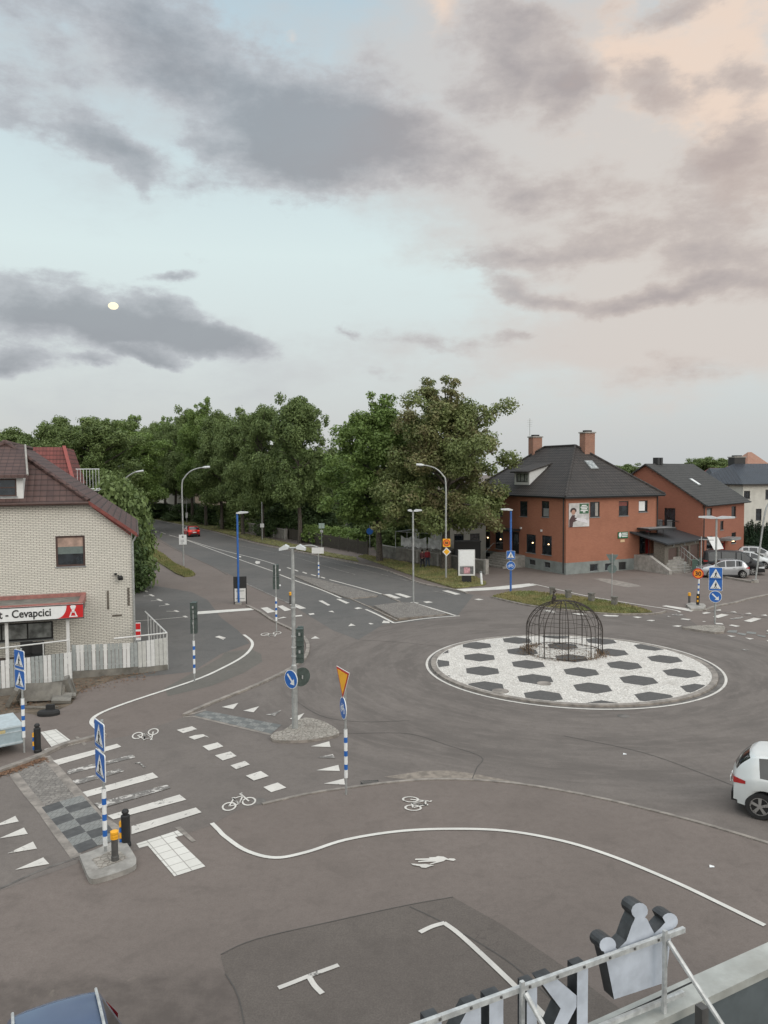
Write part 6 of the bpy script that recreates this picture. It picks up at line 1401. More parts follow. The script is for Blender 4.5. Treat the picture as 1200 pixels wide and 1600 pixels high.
# tall blue lamp left, blue lamp right
def head(t, x, z, l=.75, w=.30, dirx=1, m='steel_light'):
    b = MB(); pts = [(0, .05), (l * .3, .13), (l, .10), (l, .02), (l * .3, -.03), (0, -.02)]
    vs = [(x + dirx * u, -w / 2, z + v) for u, v in pts] + [(x + dirx * u, w / 2, z + v) for u, v in pts]; n = len(pts)
    b.add(vs, [tuple(range(n)), tuple(range(n, 2 * n))[::-1]] + [(i, (i + 1) % n, n + (i + 1) % n, n + i) for i in range(n)]); return b.build('lamp_head', M[m], t)
g, h = pole_h(373, 944, 802); t = thing('street_lamp', 'tall blue street lamp standing before the black ticket board on the left', 'street lamp', g); post(t, .07, h, M['blue_pole']); head(t, -.05, h, .78, .34, 1)
b = MB(); b.box((0, 0, .06), (.4, .4, .12)); b.build('foot', M['concrete'], t)
g, h = pole_h(798, 924, 797); t = thing('street_lamp', 'tall blue street lamp carrying a crossing sign and a cycle sign by the verge', 'street lamp', g); post(t, .075, h, M['blue_pole']); head(t, .12, h, .85, .36, -1)
sign_cross(t, zat(g, 867), .62, facing(g, 0), -.12); sign_disc(t, 'bike', zat(g, 883.5), .33, facing(g, 0), -.12)
# ticket board by the blue lamp
g = G(374, 945); z1 = zat(g, 902); t = thing('notice_board', 'black framed notice board with white panel behind the left blue lamp', 'notice board', (g.x, g.y + .35, 0), facing(g))
hw = 9.5 / 1200 * g.y
for s_ in (-1, 1): b = MB(); b.box((s_ * hw, 0, z1 / 2), (.07, .07, z1)); b.build('leg', M['black'], t)
b = MB(); b.box((0, 0, z1 - .4), (hw * 2 + .02, .12, .8)); b.build('header', M['black'], t); b = MB(); b.box((0, 0, z1 - 1.25), (hw * 1.8, .08, .9)); b.build('panel', M['trim_white'], t)
b = MB(); b.box((0, -.05, z1 - .98), (hw * 1.4, .01, .05)); b.box((0, -.05, z1 - 1.5), (hw * 1.5, .01, .04)); b.build('printed_line', M['trim_grey'], t)
# plain lamp on the median
g, h = pole_h(646, 944, 801); t = thing('street_lamp', 'slim grey street lamp on the paved median island', 'street lamp', (g.x, g.y, .1)); post(t, .06, h, M['steel']); head(t, .05, h, .55, .28, 1); head(t, -.05, h, .3, .28, -1)
# central double lamp with keep right sign and signals
g, h = pole_h(461, 1142, 862); t = thing('street_lamp', 'grey lamp post with two short heads, signals and a keep right sign, on the island', 'street lamp', (g.x, g.y, .1))
b = MB(); b.tube([(0, 0, 0), (0, 0, 2.2), (0, 0, 2.25), (0, 0, h)], [.105, .10, .075, .055], 12); b.build('pole', M['steel'], t)
b = MB(); b.tube([(-.30, 0, h + .03), (.30, 0, h + .03)], .03, 8); b.build('cross_arm', M['steel'], t)
for sx_ in (-1, 1):
    b = MB(); pts = [(.12, .08), (.25, .15), (.45, .03), (.45, -.05), (.14, .0)]; n = 5
    vs = [(sx_ * u, -.16, h + v) for u, v in pts] + [(sx_ * u, .16, h + v) for u, v in pts]; b.add(vs, [tuple(range(n)), tuple(range(n, 2 * n))[::-1]] + [(i, (i + 1) % n, n + (i + 1) % n, n + i) for i in range(n)]); b.build('lamp_head', M['steel_light'], t)
sign_disc(t, 'keep', zat(g, 1060) - .1, .33, facing(g, 48), -.16)
def signal(t, x, y, z0, z1, w=.28, d=.3, yaw=0, vis=True):
    s = bpy.data.objects.new('traffic_signal', None); COL.objects.link(s); reg(s, t); s.location = (x, y, 0); s.rotation_euler = (0, 0, yaw)
    b = MB(); b.box((0, 0, (z0 + z1) / 2), (w, d, z1 - z0)); b.build('housing', M['darkgreen'], s)
    b = MB(); n = 3
    for k in range(n): zc_ = z0 + (z1 - z0) * (k + .5) / n; b.lathe([(w * .36, 0), (w * .40, .2)], 12, (0, d / 2 + .1, zc_ - .1)) if False else b.box((0, d / 2 + .08, zc_ + .1), (w * .8, .18, .03)); b.box((0, -d / 2 - .012, zc_ + (z1 - z0) / n * .5 - .01), (w + .01, .02, .015))
    b.build('visor', M['darkgreen'], s)
    b = MB(); b.box((0, -d / 2 - .03, z0 + (z1 - z0) * .72), (.06, .04, .1)); b.build('clamp', M['steel'], s); return s
zz_ = lambda py: zat(g, py) - .1
signal(t, .20, .12, zz_(1010), zz_(983), .24); signal(t, .20, .12, zz_(1036), zz_(1011), .24)
b = MB(); disc(b, .33, 0, 0, t=.02); o = b.build('sign_back', M['darkgreen'], t); o.location = (.24, .18, zz_(1060)); o.rotation_euler = (0, 0, R(35))
b = MB(); b.box((0, -.03, .0), (.05, .04, .12)); o2 = b.build('bracket', M['steel'], o)
for y_ in (995, 1012, 1026, 950): b = MB(); b.lathe([(.062 + .03, zz_(y_)), (.062 + .03, zz_(y_) + .04)], 12); b.build('clamp_ring', M['alu'], t)
# traffic signal posts
g = G(304, 1065); t = thing('signal_post', 'striped post with a traffic signal seen from behind beside the curved white line', 'traffic light', g)
h = zat(g, 943); post(t, .03, h - .3, M['steel']); bands('', t, .05, zat(g, 1052), zat(g, 1001)); signal(t, .0, .1, zat(g, 990), zat(g, 967), .26, .24); signal(t, .0, .1, zat(g, 966), zat(g, 942), .26, .24)
g = G(432, 987); t = thing('signal_post', 'striped post with a dark traffic signal before the zebra bars of the avenue', 'traffic light', g)
h = zat(g, 882); post(t, .035, h, M['steel']); bands('', t, .055, zat(g, 970), zat(g, 933)); signal(t, .0, .12, zat(g, 901), zat(g, 883), .30, .2); signal(t, .0, .12, zat(g, 921), zat(g, 902), .34, .2)
b = MB(); b.box((.22, .1, zat(g, 891)), (.1, .08, .08)); b.box((.22, .1, zat(g, 915)), (.1, .08, .08)); b.build('bracket', M['white'], t)
# sign on the far median
g = G(498, 905); t = thing('sign_post', 'striped post with a pale rectangular sign back and curved lamp arm on the far median', 'sign post', (g.x, g.y, .1))
h = zat(g, 858); post(t, .04, h, M['steel']); bands('', t, .06, zat(g, 904), zat(g, 880)); b = MB(); b.box((-.05, 0, zat(g, 862)), (1.0, .08, .50)); b.build('sign_plate', M['trim_white'], t)
b = MB(); b.tube(spline([(0, 0, h + .02), (-.6, 0, h + .22), (-1.5, 0, h + .12), (-2.0, 0, h - .0)], 5), .06, 6); b.build('lamp_arm', M['steel'], t)
g = G(503, 866); t = thing('sign_post', 'thin post with a small pale green board near the wooden fence', 'sign post', g); h = zat(g, 818); post(t, .035, h, M['steel']); b = MB(); b.box((0, 0, h - .25), (.62, .05, .55)); b.build('sign_plate', plain('pale_green_plate', (.40, .50, .44), .5), t); b = MB(); b.box((0, 0, h - .85), (.3, .05, .25)); b.build('small_plate', M['trim_white'], t)
g = G(410, 845); t = thing('sign_post', 'grey post with a small square sign on the verge between avenue trees', 'sign post', g); h = zat(g, 784); post(t, .05, h, M['steel']); b = MB(); b.box((0, -.06, zat(g, 821)), (.5, .04, .5)); b.build('sign_plate', M['trim_white'], t)
g = G(292, 818); t = thing('sign_post', 'thin far post with a small plate right behind the red car', 'sign post', g); h = zat(g, 780); post(t, .05, h, M['steel']); b = MB(); b.box((0, -.06, zat(g, 805)), (.4, .04, .9)); b.build('sign_plate', M['trim_white'], t)
# arched street lamps
def arched(name_label, px, by, ty, hx, r=.08, extra=None):
    g = G(px, by); h = zat(g, ty); dx = (hx - px) / 1200 * g.y; t = thing('street_lamp', name_label, 'street lamp', g); rr = abs(dx); s_ = 1 if dx > 0 else -1
    b = MB(); p = [(0, 0, 0), (0, 0, h * .5), (0, 0, h - rr * .62), (s_ * rr * .10, 0, h - rr * .34), (s_ * rr * .32, 0, h - rr * .12), (s_ * rr * .6, 0, h - .04), (s_ * rr * .8, 0, h + .02)]; b.tube(spline(p, 5), [r * (1 - .45 * k / 31) for k in range(31)], 8); b.build('pole', M['steel'], t)
    b = MB(); b.tube([(s_ * rr * .74, 0, h + .02), (s_ * rr * .84, 0, h + .04), (s_ * rr, 0, h + .07)], [.06, .12, .10], 8); b.build('lamp_head', M['steel_light'], t); return t, g
t, g = arched('arched grey street lamp carrying a white parking sign on the left verge', 287, 884, 731, 331)
b = MB(); b.box((.0, -.12, zat(g, 843)), (.72, .04, .95)); s1 = b.build('sign_plate', M['white'], t)
b = MB(); z_ = zat(g, 843); b.box((0, -.145, z_ + .28), (.16, .008, .2)); [b.box((-.16 + .12 * (k % 3), -.145, z_ - .05 - .14 * (k // 3)), (.07, .008, .08)) for k in range(8)]; b.build('printed_text', M['trim_grey'], s1)
t, g = arched('arched grey street lamp with an orange disc sign in front of the browning tree', 697, 905, 727, 651)
s_ = bpy.data.objects.new('speed_sign', None); COL.objects.link(s_); reg(s_, t); s_.location = (.05, 0, zat(g, 848)); s_.rotation_euler = (0, 0, facing(g))
b = MB(); flat(b, rsq(.62, .68), 0, -.1, .02); b.build('sign_plate', M['sign_yellow'], s_); b = MB(); disc(b, .29, 0, -.106, t=.004); b.build('red_ring', M['sign_red'], s_); b = MB(); disc(b, .21, 0, -.112, t=.004); b.build('sign_field', M['sign_orange'], s_); text('numerals', '50', .28, (0, -.118, -.10), (R(90), 0, 0), M['black'], s_, align='CENTER')
s_ = bpy.data.objects.new('priority_sign', None); COL.objects.link(s_); reg(s_, t); s_.location = (.05, 0, zat(g, 862)); s_.rotation_euler = (0, 0, facing(g))
b = MB(); flat(b, [(.36, 0), (0, .36), (-.36, 0), (0, -.36)], 0, -.1, .02); b.build('sign_plate', M['white'], s_); b = MB(); flat(b, [(.26, 0), (0, .26), (-.26, 0), (0, -.26)], 0, -.106, .004); b.build('yellow_field', M['sign_yellow'], s_)
g_ = G(192, 905); t = thing('street_lamp', 'far arched lamp whose head shows above the bushy tree by the white brick house', 'street lamp', (AT(194, 800, 72).x, 72, 0)); zt_ = AT(194, 738, 72).z
b = MB(); b.tube(spline([(0, 0, 0), (0, 0, zt_ * .6), (0, 0, zt_ - 1.2), (.3, 0, zt_ - .5), (1.1, 0, zt_), (1.8, 0, zt_ + .1)], 4), .06, 7); b.build('pole', M['steel'], t); b = MB(); b.tube([(1.2, 0, zt_ + .03), (1.9, 0, zt_ + .14)], [.07, .09], 7); b.build('lamp_head', M['steel_light'], t)
# right: double lamp with three signs
g = G(1117, 978); h = zat(g, 813); t = thing('street_lamp', 'two armed lamp post with two crossing signs and a keep right sign', 'street lamp', (g.x, g.y, .12)); g0 = facing(g); t.rotation_euler = (0, 0, g0)
post(t, .055, h, M['steel']); head(t, .0, h, .95, .32, 1); head(t, .0, h, .95, .32, -1)
sign_cross(t, zat(g, 896) - .12, .72, 0, -.09); sign_cross(t, zat(g, 913) - .12, .72, 0, -.09); sign_disc(t, 'keep', zat(g, 932) - .12, .34, 0, -.09)
g = G(1090, 949); t = thing('speed_sign_post', 'striped post with an orange 30 sign and black foot on a kerb stone', 'sign post', (g.x, g.y, .14)); g0 = facing(g); t.rotation_euler = (0, 0, g0)
h = zat(g, 886) - .14; b = MB(); b.tube([(0, 0, 0), (.06, 0, 1.4), (.02, 0, h)], .03, 8); b.build('pole', M['steel'], t)
for z0, z1, m_ in ((.05, .75, 'black'), (.75, .95, 'white'), (.95, 1.1, 'sign_blue'), (1.1, 1.3, 'white'), (1.3, 1.42, 'sign_blue'), (1.42, 1.7, 'white')):
    b = MB(); w_ = .10 if m_ == 'black' else .05; b.tube([(z0 * .035, 0, z0), (z1 * .035, 0, z1)], w_, 8); b.build('band', M[m_], t)
b = MB(); b.box((.0, -.11, .3), (.10, .02, .14)); b.box((.0, -.11, .55), (.10, .02, .12)); b.build('reflector', M['yellow'], t)
sign_disc(t, '30', zat(g, 896) - .14, .34, 0, -.06)
# yield sign from behind in front of the brick house
g = G(956, 931); t = thing('yield_sign_post', 'grey back of a yield sign on a thin post before the orange brick house', 'sign post', g); h = zat(g, 865)
post(t, .028, h, M['steel']); s_ = yield_sign(t, zat(g, 872), .85, facing(g) + math.pi, True); b = MB(); disc(b, .32, 0, .08, t=.02); o = b.build('sign_back', M['sign_back'], t); o.location = (0, 0, zat(g, 889)); o.rotation_euler = (0, 0, facing(g))
# leaning arched lamp at right edge
g = G(1180, 910); t = thing('street_lamp', 'leaning arched lamp post in front of the parked cars at the right edge', 'street lamp', g); h = zat(g, 780)
b = MB(); b.tube(spline([(0, 0, 0), (.35, 0, 3), (.62, 0, h - 1.4), (.85, 0, h - .5), (1.3, 0, h), (2.2, 0, h + .2)], 5), .07, 8); b.build('pole', M['steel'], t); b = MB(); b.box((0, 0, .1), (.4, .4, .25)); b.build('foot', M['concrete'], t)
b = MB(); b.tube([(2.1, 0, h + .18), (2.9, 0, h + .25)], [.08, .12], 8); b.build('lamp_head', M['steel_light'], t)
# thin lamp by the green cabinet
g = G(1095, 905); t = thing('lamp_post', 'thin grey mast rising in front of the garages beside the green cabinet', 'lamp post', g); post(t, .04, zat(g, 838), M['steel']); b = MB(); b.tube([(-.2, 0, zat(g, 843)), (1.0, 0, zat(g, 844))], .03, 6); b.build('cross_arm', M['steel'], t)
g = G(1091, 893); t = thing('cabinet', 'green electrical cabinet beside the last garage', 'cabinet', g, facing(g)); b = MB(); b.box((0, 0, .5), (1.0, .4, 1.0)); b.box((0, 0, 1.02), (1.05, .45, .05)); b.build('housing', plain('cabinet_green', (.10, .16, .13), .6), t); b = MB(); b.box((.0, -.21, .5), (.02, .02, .9)); b.box((.12, -.22, .55), (.04, .03, .14)); b.build('door_seam', M['black'], t)
g = G(1104, 890); t = thing('cabinet', 'pale narrow cabinet right of the green electrical cabinet', 'cabinet', g, facing(g)); b = MB(); b.box((0, 0, .45), (.45, .35, .9)); b.box((0, 0, .92), (.5, .4, .04)); b.build('housing', M['concrete'], t)
# bollards
def bollard(name, label, px, by, ty, kind, z0=0, w=None):
    g = G(px, by); h = zat(g, ty); t = thing(name, label, 'bollard', (g.x, g.y, z0)); h -= z0
    b = MB()
    if kind == 'yellow':
        b.lathe([(.085, 0), (.085, .1), (.075, .12), (.075, h * .74)], 16); b.build('shaft', M['greymetal'], t)
        b = MB(); b.lathe([(.092, h * .74), (.092, h * .80)], 16); b.lathe([(.092, h * .815), (.092, h * .9)], 16); b.lathe([(.092, h * .915), (.092, h * .985), (.06, h)], 16); b.build('yellow_cap', M['yellow'], t)
        b = MB(); b.lathe([(.080, h * .735), (.080, h * .99)], 16); b.build('cap_core', M['black'], t)
    else:
        b.lathe([(.12, 0), (.12, .08), (.105, .1), (.105, h * .84), (.085, h * .86), (.06, h * .87), (.06, h * .90), (.085, h * .92), (.085, h * .96), (.06, h), (.01, h + .01)], 18); b.build('shaft', M['black'], t)
        for k, m_ in ((.62, 'yellow'), (.46, 'sign_blue'), (.31, 'yellow'), (.15, 'sign_blue')): b = MB(); b.box((-.10, 0, h * k), (.07, .12, h * (.14 if m_ == 'yellow' else .11))); b.build('reflector', M[m_], t)
    return t
bollard('bollard', 'grey bollard with yellow cap on the small refuge island', 180, 1352, 1298, 'yellow', .12)
bollard('bollard', 'black bollard with side reflectors beside the refuge island', 197, 1322, 1265, 'black')
bollard('bollard', 'black bollard with side reflectors left of the far tactile slab', 59, 1175, 1131, 'black')
bollard('bollard', 'bollard with yellow cap beside the avenue crossing bars', 454, 944, 925, 'yellow')
bollard('bollard', 'brown bollard behind the kerb stone of the 30 sign', 1077, 945, 926, 'yellow', .0)
for i, (px, by) in enumerate(((863, 932), (888, 937), (924, 942), (960, 948))):
    g = G(px, by); t = thing('stone_post', 'short weathered stone post on the verge edge, %s from the left of four' % ('first', 'second', 'third', 'fourth')[i], 'post', (g.x, g.y, 0), .3 * i, 'stone posts on the grass verge')
    b = MB(); b.prism([(-.16, -.16), (.16, -.16), (.16, .16), (-.16, .16)], 0, .5); b.prism([(-.13, -.13), (.13, -.13), (.13, .13), (-.13, .13)], .5, .56); b.build('shaft', M['concrete_dark'], t); b = MB(); b.box((0, 0, .62), (.36, .36, .12)); b.build('cap', M['concrete_dark'], t)
g = G(802, 983) ; g = G(803 - 200 + 0, 0) if False else G(753, 915)
t = thing('marker_post', 'short white marker post on the grass beside the advertising pillar', 'post', g); b = MB(); b.tube([(0, 0, 0), (-.08, 0, 1.05)], .09, 10); b.build('shaft', M['white'], t); b = MB(); b.tube([(-.07, 0, 1.0), (-.085, 0, 1.12)], .095, 10); b.build('cap', M['trim_grey'], t)
# advertising pillar
g = G(729, 912); z1 = zat(g, 859); z0 = zat(g, 899); hw = 13 / 1200 * g.y; t = thing('advertising_pillar', 'white poster cabinet with a small photo strip on a black foot', 'advertising board', g, facing(g, -4))
b = MB(); b.box((0, 0, z0 / 2), (.75, .22, z0)); b.build('foot', M['black'], t); b = MB(); b.box((0, 0, (z0 + z1) / 2), (2 * hw, .28, z1 - z0)); b.build('cabinet', M['trim_white'], t)
b = MB(); b.box((-hw - .03, .02, (z0 + z1) / 2), (.05, .3, z1 - z0)); b.build('side_edge', M['black'], t)
b = MB(); b.box((0, -.145, z0 + (z1 - z0) * .68), (2 * hw - .2, .01, (z1 - z0) * .58)); b.build('poster', M['white'], t); b = MB(); b.box((0, -.146, z0 + (z1 - z0) * .21), (2 * hw - .25, .01, (z1 - z0) * .30)); b.build('photo_strip', plain('photo_strip', (.13, .13, .13), .5, var=.6, scale=3), t)
b = MB(); b.box((.02, -.153, z0 + (z1 - z0) * .20), (hw * .75, .006, (z1 - z0) * .24)); b.build('photo_subject', plain('pink_subject', (.45, .24, .26), .5, var=.5, scale=5), t)
g = G(737, 884); t = thing('black_bin', 'large black box container behind the advertising pillar', 'container', (g.x - .3, g.y + 1, 0)); b = MB(); b.box((0, 0, 1.1), (2.4, 1.2, 2.2)); b.build('body', M['black'], t); b = MB(); b.box((0, 0, 2.24), (2.5, 1.3, .1)); b.build('lid', M['trim_black'], t)
g = G(578, 866); t = thing('sign_post', 'blue round sign on a short dark post at the end of the wooden fence', 'sign post', g); post(t, .04, zat(g, 820), M['steel']); b = MB(); disc(b, .36, 0, 0, t=.03); o = b.build('sign_plate', M['sign_blue'], t); o.location = (0, -.06, zat(g, 830))

# ------------------------------------------------------------------ wire dome sculpture
RD = 1.83; g = G(881, 1019, .08); t = thing('wire_dome_sculpture', 'open wire dome sculpture with a small bird finial on the roundabout island', 'sculpture', (g.x, g.y, .08), .2)
Hc, Hd = 1.15, 1.40
def prof(k): 
    if k <= .35: return RD, Hc * k / .35
    a = (k - .35) / .65 * math.pi / 2; return RD * math.cos(a), Hc + Hd * math.sin(a)
for i in range(10):
    a = 2 * math.pi * i / 10; b = MB(); b.tube([(prof(k / 24)[0] * math.cos(a), prof(k / 24)[0] * math.sin(a), prof(k / 24)[1]) for k in range(25)], .024, 6); b.build('main_rib', M['rust'], t)
for i in range(20):
    a = 2 * math.pi * (i + .5) / 20; b = MB(); b.tube([(prof(k / 16 * .84)[0] * math.cos(a), prof(k / 16 * .84)[0] * math.sin(a), prof(k / 16 * .84)[1]) for k in range(17)], .010, 5); b.build('thin_rib', M['rust'], t)
for k in (.02, .17, .33, .47, .58, .69, .79, .87):
    r_r, z_r = prof(k); b = MB(); b.tube([(r_r * math.cos(2 * math.pi * i / 40), r_r * math.sin(2 * math.pi * i / 40), z_r + .02 * math.sin(i * 1.3)) for i in range(41)], .018 if k < .1 else .011, 5, cap=False); b.build('ring', M['rust'], t)
b = MB(); fx, fy = -.62, -.1; fz = Hc + Hd * .93
b.tube([(fx, fy, fz - .05), (fx - .02, fy, fz + .12), (fx + .05, fy, fz + .26), (fx + .12, fy, fz + .36)], [.03, .07, .11, .05], 8); b.tube([(fx + .04, fy, fz + .28), (fx + .02, fy, fz + .45), (fx + .04, fy, fz + .52)], [.05, .035, .02], 7); b.tube([(fx + .02, fy, fz + .50), (fx + .05, fy, fz + .56), (fx + .09, fy, fz + .62), (fx + .05, fy, fz + .68)], [.03, .075, .07, .02], 8); b.tube([(fx + .09, fy, fz + .6), (fx + .22, fy, fz + .57)], [.02, .005], 5); b.build('bird_finial', M['rust'], t)
rg = random.Random(4); b = MB()
for i in range(900):
    a = rg.uniform(0, 6.283); w = max(0.05, math.sin(a * 2 + 2.6)) ; rr = RD + rg.gauss(0, .10 + .12 * w); 
    if rg.random() > .35 + .65 * w: continue
    x, y = rr * math.cos(a), rr * math.sin(a); hh = rg.uniform(.04, .16) * (.4 + w); dx, dy = rg.uniform(-.12, .12), rg.uniform(-.12, .12)
    b.add([(g.x + x - .015, g.y + y, .12), (g.x + x + .015, g.y + y + .01, .12), (g.x + x + dx, g.y + y + dy, .12 + hh)], [(0, 1, 2)])
for i in range(700):
    r0 = rg.random() ** .5 * RD; a = rg.uniform(0, 6.283); x, y = r0 * math.cos(a) - .5, r0 * math.sin(a) - .1; 
    b.add([(g.x + x - .03, g.y + y, .087), (g.x + x + .03, g.y + y + .02, .09), (g.x + x + rg.uniform(-.08, .08), g.y + y + rg.uniform(-.08, .08), .11)], [(0, 1, 2)])
tag(b.build('dry_weeds', plain('dry_weed', (.14, .09, .05), .95, var=.4, kind='World'), uv=False), 'brown dried weeds round the foot of the wire dome', 'weeds', kind='stuff')
# ------------------------------------------------------------------ cars
def smooth_interp(pts, x):
    xs = [p[0] for p in pts]; ys = [p[1] for p in pts]
    x = min(max(x, xs[0]), xs[-1]); i = max(0, min(len(xs) - 2, next((k for k in range(len(xs) - 1) if x <= xs[k + 1]), len(xs) - 2)))
    def sl(k):
        if k == 0: return (ys[1] - ys[0]) / (xs[1] - xs[0])
        if k == len(xs) - 1: return (ys[-1] - ys[-2]) / (xs[-1] - xs[-2])
        a = (ys[k] - ys[k - 1]) / (xs[k] - xs[k - 1]); c = (ys[k + 1] - ys[k]) / (xs[k + 1] - xs[k])
        return 0 if a * c <= 0 else 2 * a * c / (a + c)
    h = xs[i + 1] - xs[i]; t = (x - xs[i]) / h
    return (2 * t**3 - 3 * t**2 + 1) * ys[i] + (t**3 - 2 * t**2 + t) * h * sl(i) + (-2 * t**3 + 3 * t**2) * ys[i + 1] + (t**3 - t**2) * h * sl(i + 1)
CAR = {
 'suv': dict(L=4.35, W=1.80, wb=(.74, 3.40), wr=.35, top=[(0, .75), (.03, .98), (.10, 1.18), (.30, 1.42), (.55, 1.585), (.9, 1.62), (1.8, 1.64), (2.4, 1.58), (2.75, 1.44), (3.3, 1.12), (3.45, 1.05), (4.1, .95), (4.3, .80), (4.35, .62)],
     belt=[(0, .92), (.6, 1.08), (1.5, 1.02), (2.9, .95), (4.35, .80)], side=[(.62, 1.18, 'q'), (1.26, 2.05, ''), (2.13, 2.98, '')], ws=(2.55, 3.28), rw=(.09, .42), sill=.30),
 'hatch': dict(L=4.05, W=1.73, wb=(.62, 3.2), wr=.31, top=[(0, .62), (.04, .85), (.14, 1.02), (.42, 1.33), (.7, 1.44), (1.3, 1.48), (2.0, 1.45), (2.45, 1.34), (3.1, 1.02), (3.25, .97), (3.85, .83), (4.0, .68), (4.05, .5)],
     belt=[(0, .86), (.6, .98), (1.5, .93), (2.8, .88), (4.05, .7)], side=[(.62, 1.12, 'q'), (1.2, 1.95, ''), (2.03, 2.78, '')], ws=(2.3, 3.05), rw=(.15, .52), sill=.22),
 'van': dict(L=4.9, W=1.92, wb=(.85, 3.9), wr=.33, top=[(0, .9), (.04, 1.5), (.14, 1.82), (.4, 1.93), (1.5, 1.96), (2.9, 1.93), (3.3, 1.84), (4.15, 1.22), (4.3, 1.15), (4.7, 1.02), (4.86, .85), (4.9, .6)],
     belt=[(0, 1.12), (2, 1.12), (4.2, 1.05), (4.9, .8)], side=[(.35, 1.35, ''), (1.45, 2.55, ''), (2.68, 3.75, '')], ws=(3.3, 4.1), rw=(.03, .10), sill=.25),
 'wagon': dict(L=4.7, W=1.82, wb=(.95, 3.65), wr=.33, top=[(0, .7), (.04, .9), (.10, 1.0), (.34, 1.36), (.5, 1.47), (1.5, 1.53), (2.4, 1.49), (2.8, 1.38), (3.45, 1.03), (3.6, .98), (4.4, .85), (4.62, .7), (4.7, .5)],
     belt=[(0, .90), (1.5, .95), (3.1, .9), (4.7, .72)], side=[(.62, 1.35, 'q'), (1.43, 2.25, ''), (2.33, 3.1, '')], ws=(2.75, 3.4), rw=(.12, .40), sill=.22)}
def carpaint(name, c, rough=.25, metal=.3, coat=.8):
    t = NT(name); n = t.noise(1.5, 5, .6, t.co('Object')); t.col(t.mix(t.rng(n, .35, .7), mul(c, .92), c)); t.set(Roughness=rough, Metallic=float(metal), Coat_Weight=coat if rough < .5 else .05, Coat_Roughness=.06); return t.m
def car(name, label, kind, mat, loc, rz, brake=False, rails=False, group=None):
    P = CAR[kind]; L, W_, wr = P['L'], P['W'], P['wr']; t = thing(name, label, 'car', loc, rz, group)
    xs = sorted(set([round(k * .05, 3) for k in range(int(L / .05) + 1)] + [L, .015, .03, L - .015] + [x for s in P['side'] for x in s[:2]] + list(P['ws']) + list(P['rw'])))
    def hwf(x):
        f = min(1, x / .55); r = min(1, (L - x) / .8); return W_ / 2 * (.80 + .20 * math.sin(f * math.pi / 2)) * (.74 + .26 * math.sin(r * math.pi / 2))
    rings = []
    for x in xs:
        zt = smooth_interp(P['top'], x); zb = min(smooth_interp(P['belt'], x), zt - .03); hw = hwf(x); zl = P['sill'] + (.08 if x < .1 or x > L - .1 else 0)
        for wx in P['wb']:
            if abs(x - wx) < wr + .07: zl = max(zl, wr + math.sqrt((wr + .07) ** 2 - (x - wx) ** 2))
        k = min(1, max(0, (zt - zb) / .5)); rw = hw * (.93 - (.16 if kind != 'wagon' else .26) * k); zm = max(zl + .02, min((P['sill'] + zb) / 2 + .1, zb - .04))
        rings.append([(hw * .97, zl), (hw * 1.0, zl + (zm - zl) * .5), (hw * 1.005, zm), (hw * .995, max(zm + .005, zb - .05)), (hw * .965, zb), (rw + (hw * .965 - rw) * .5, zb + (zt - .06 * (1) - zb) * .5), (rw, max(zb + .008, zt - .055)), (rw * .93, max(zb + .01, zt - .018)), (rw * .62, zt - .004), (0, zt)])
    nr = len(rings[0]); body = MB(); glass_s = {}; glass_w = MB(); glass_r = MB()
    for sgn in (1, -1):
        for i in range(len(xs) - 1):
            xm = (xs[i] + xs[i + 1]) / 2
            for j in range(nr - 1):
                cv = lambda x, y: x + (1 - 2 * x / L) * .17 * (y / (W_ / 2)) ** 2
                q = [(xs[i], sgn * rings[i][j][0], rings[i][j][1]), (xs[i + 1], sgn * rings[i + 1][j][0], rings[i + 1][j][1]), (xs[i + 1], sgn * rings[i + 1][j + 1][0], rings[i + 1][j + 1][1]), (xs[i], sgn * rings[i][j + 1][0], rings[i][j + 1][1])]
                q = [(cv(a, b_), b_, c) for a, b_, c in q]
                if sgn > 0: q = q[::-1]
                tgt = body
                if j in (4, 5):
                    for si, (a, b_, _) in enumerate(P['side']):
                        if a < xm < b_: tgt = glass_s.setdefault((sgn, si), MB())
                if j in (7, 8) or (j == 6 and False):
                    if P['ws'][0] < xm < P['ws'][1]: tgt = glass_w
                    if P['rw'][0] < xm < P['rw'][1]: tgt = glass_r
                tgt.quad(*q)
    for i in (0, -1):
        pl = [(xs[i], y, z) for y, z in rings[i]] + [(xs[i], -y, z) for y, z in rings[i][::-1][1:]]
        pl = [(cv(a, b_), b_, c) for a, b_, c in pl]; body.poly(pl if i == -1 else pl[::-1])
    def fin(mb, nm, m_, par):
        o = mb.build(nm, m_, par); me = o.data; bm = bmesh.new(); bm.from_mesh(me); bmesh.ops.remove_doubles(bm, verts=bm.verts, dist=.0008)
        for f in bm.faces: f.smooth = True
        for e_ in bm.edges:
            if len(e_.link_faces) == 2 and e_.calc_face_angle(0) > .55: e_.smooth = False
        bm.to_mesh(me); bm.free(); return o
    bo = fin(body, 'body', mat, t); [fin(g_, 'side_window', M['carglass'], t) for g_ in glass_s.values()]; fin(glass_w, 'windscreen', M['carglass'], t); fin(glass_r, 'rear_window', M['carglass'], t)
    b = MB(); b.box((L / 2, 0, .55), (L - .5, W_ - .42, .55)); b.box((L / 2 - .2, 0, .95), (L * .5, W_ - .5, .4)); b.build('interior', M['black'], t)
    b = MB(); b.box((L / 2, 0, P['sill'] - .02), (L - .3, W_ - .12, .14)) if False else None
    b = MB()
    for sgn in (1, -1): b.box(((P['wb'][0] + P['wb'][1]) / 2, sgn * (W_ / 2 - .04), P['sill'] + .0), (P['wb'][1] - P['wb'][0] - 2 * wr - .12, .10, .14))
    b.build('sill_trim', M['black'], t)
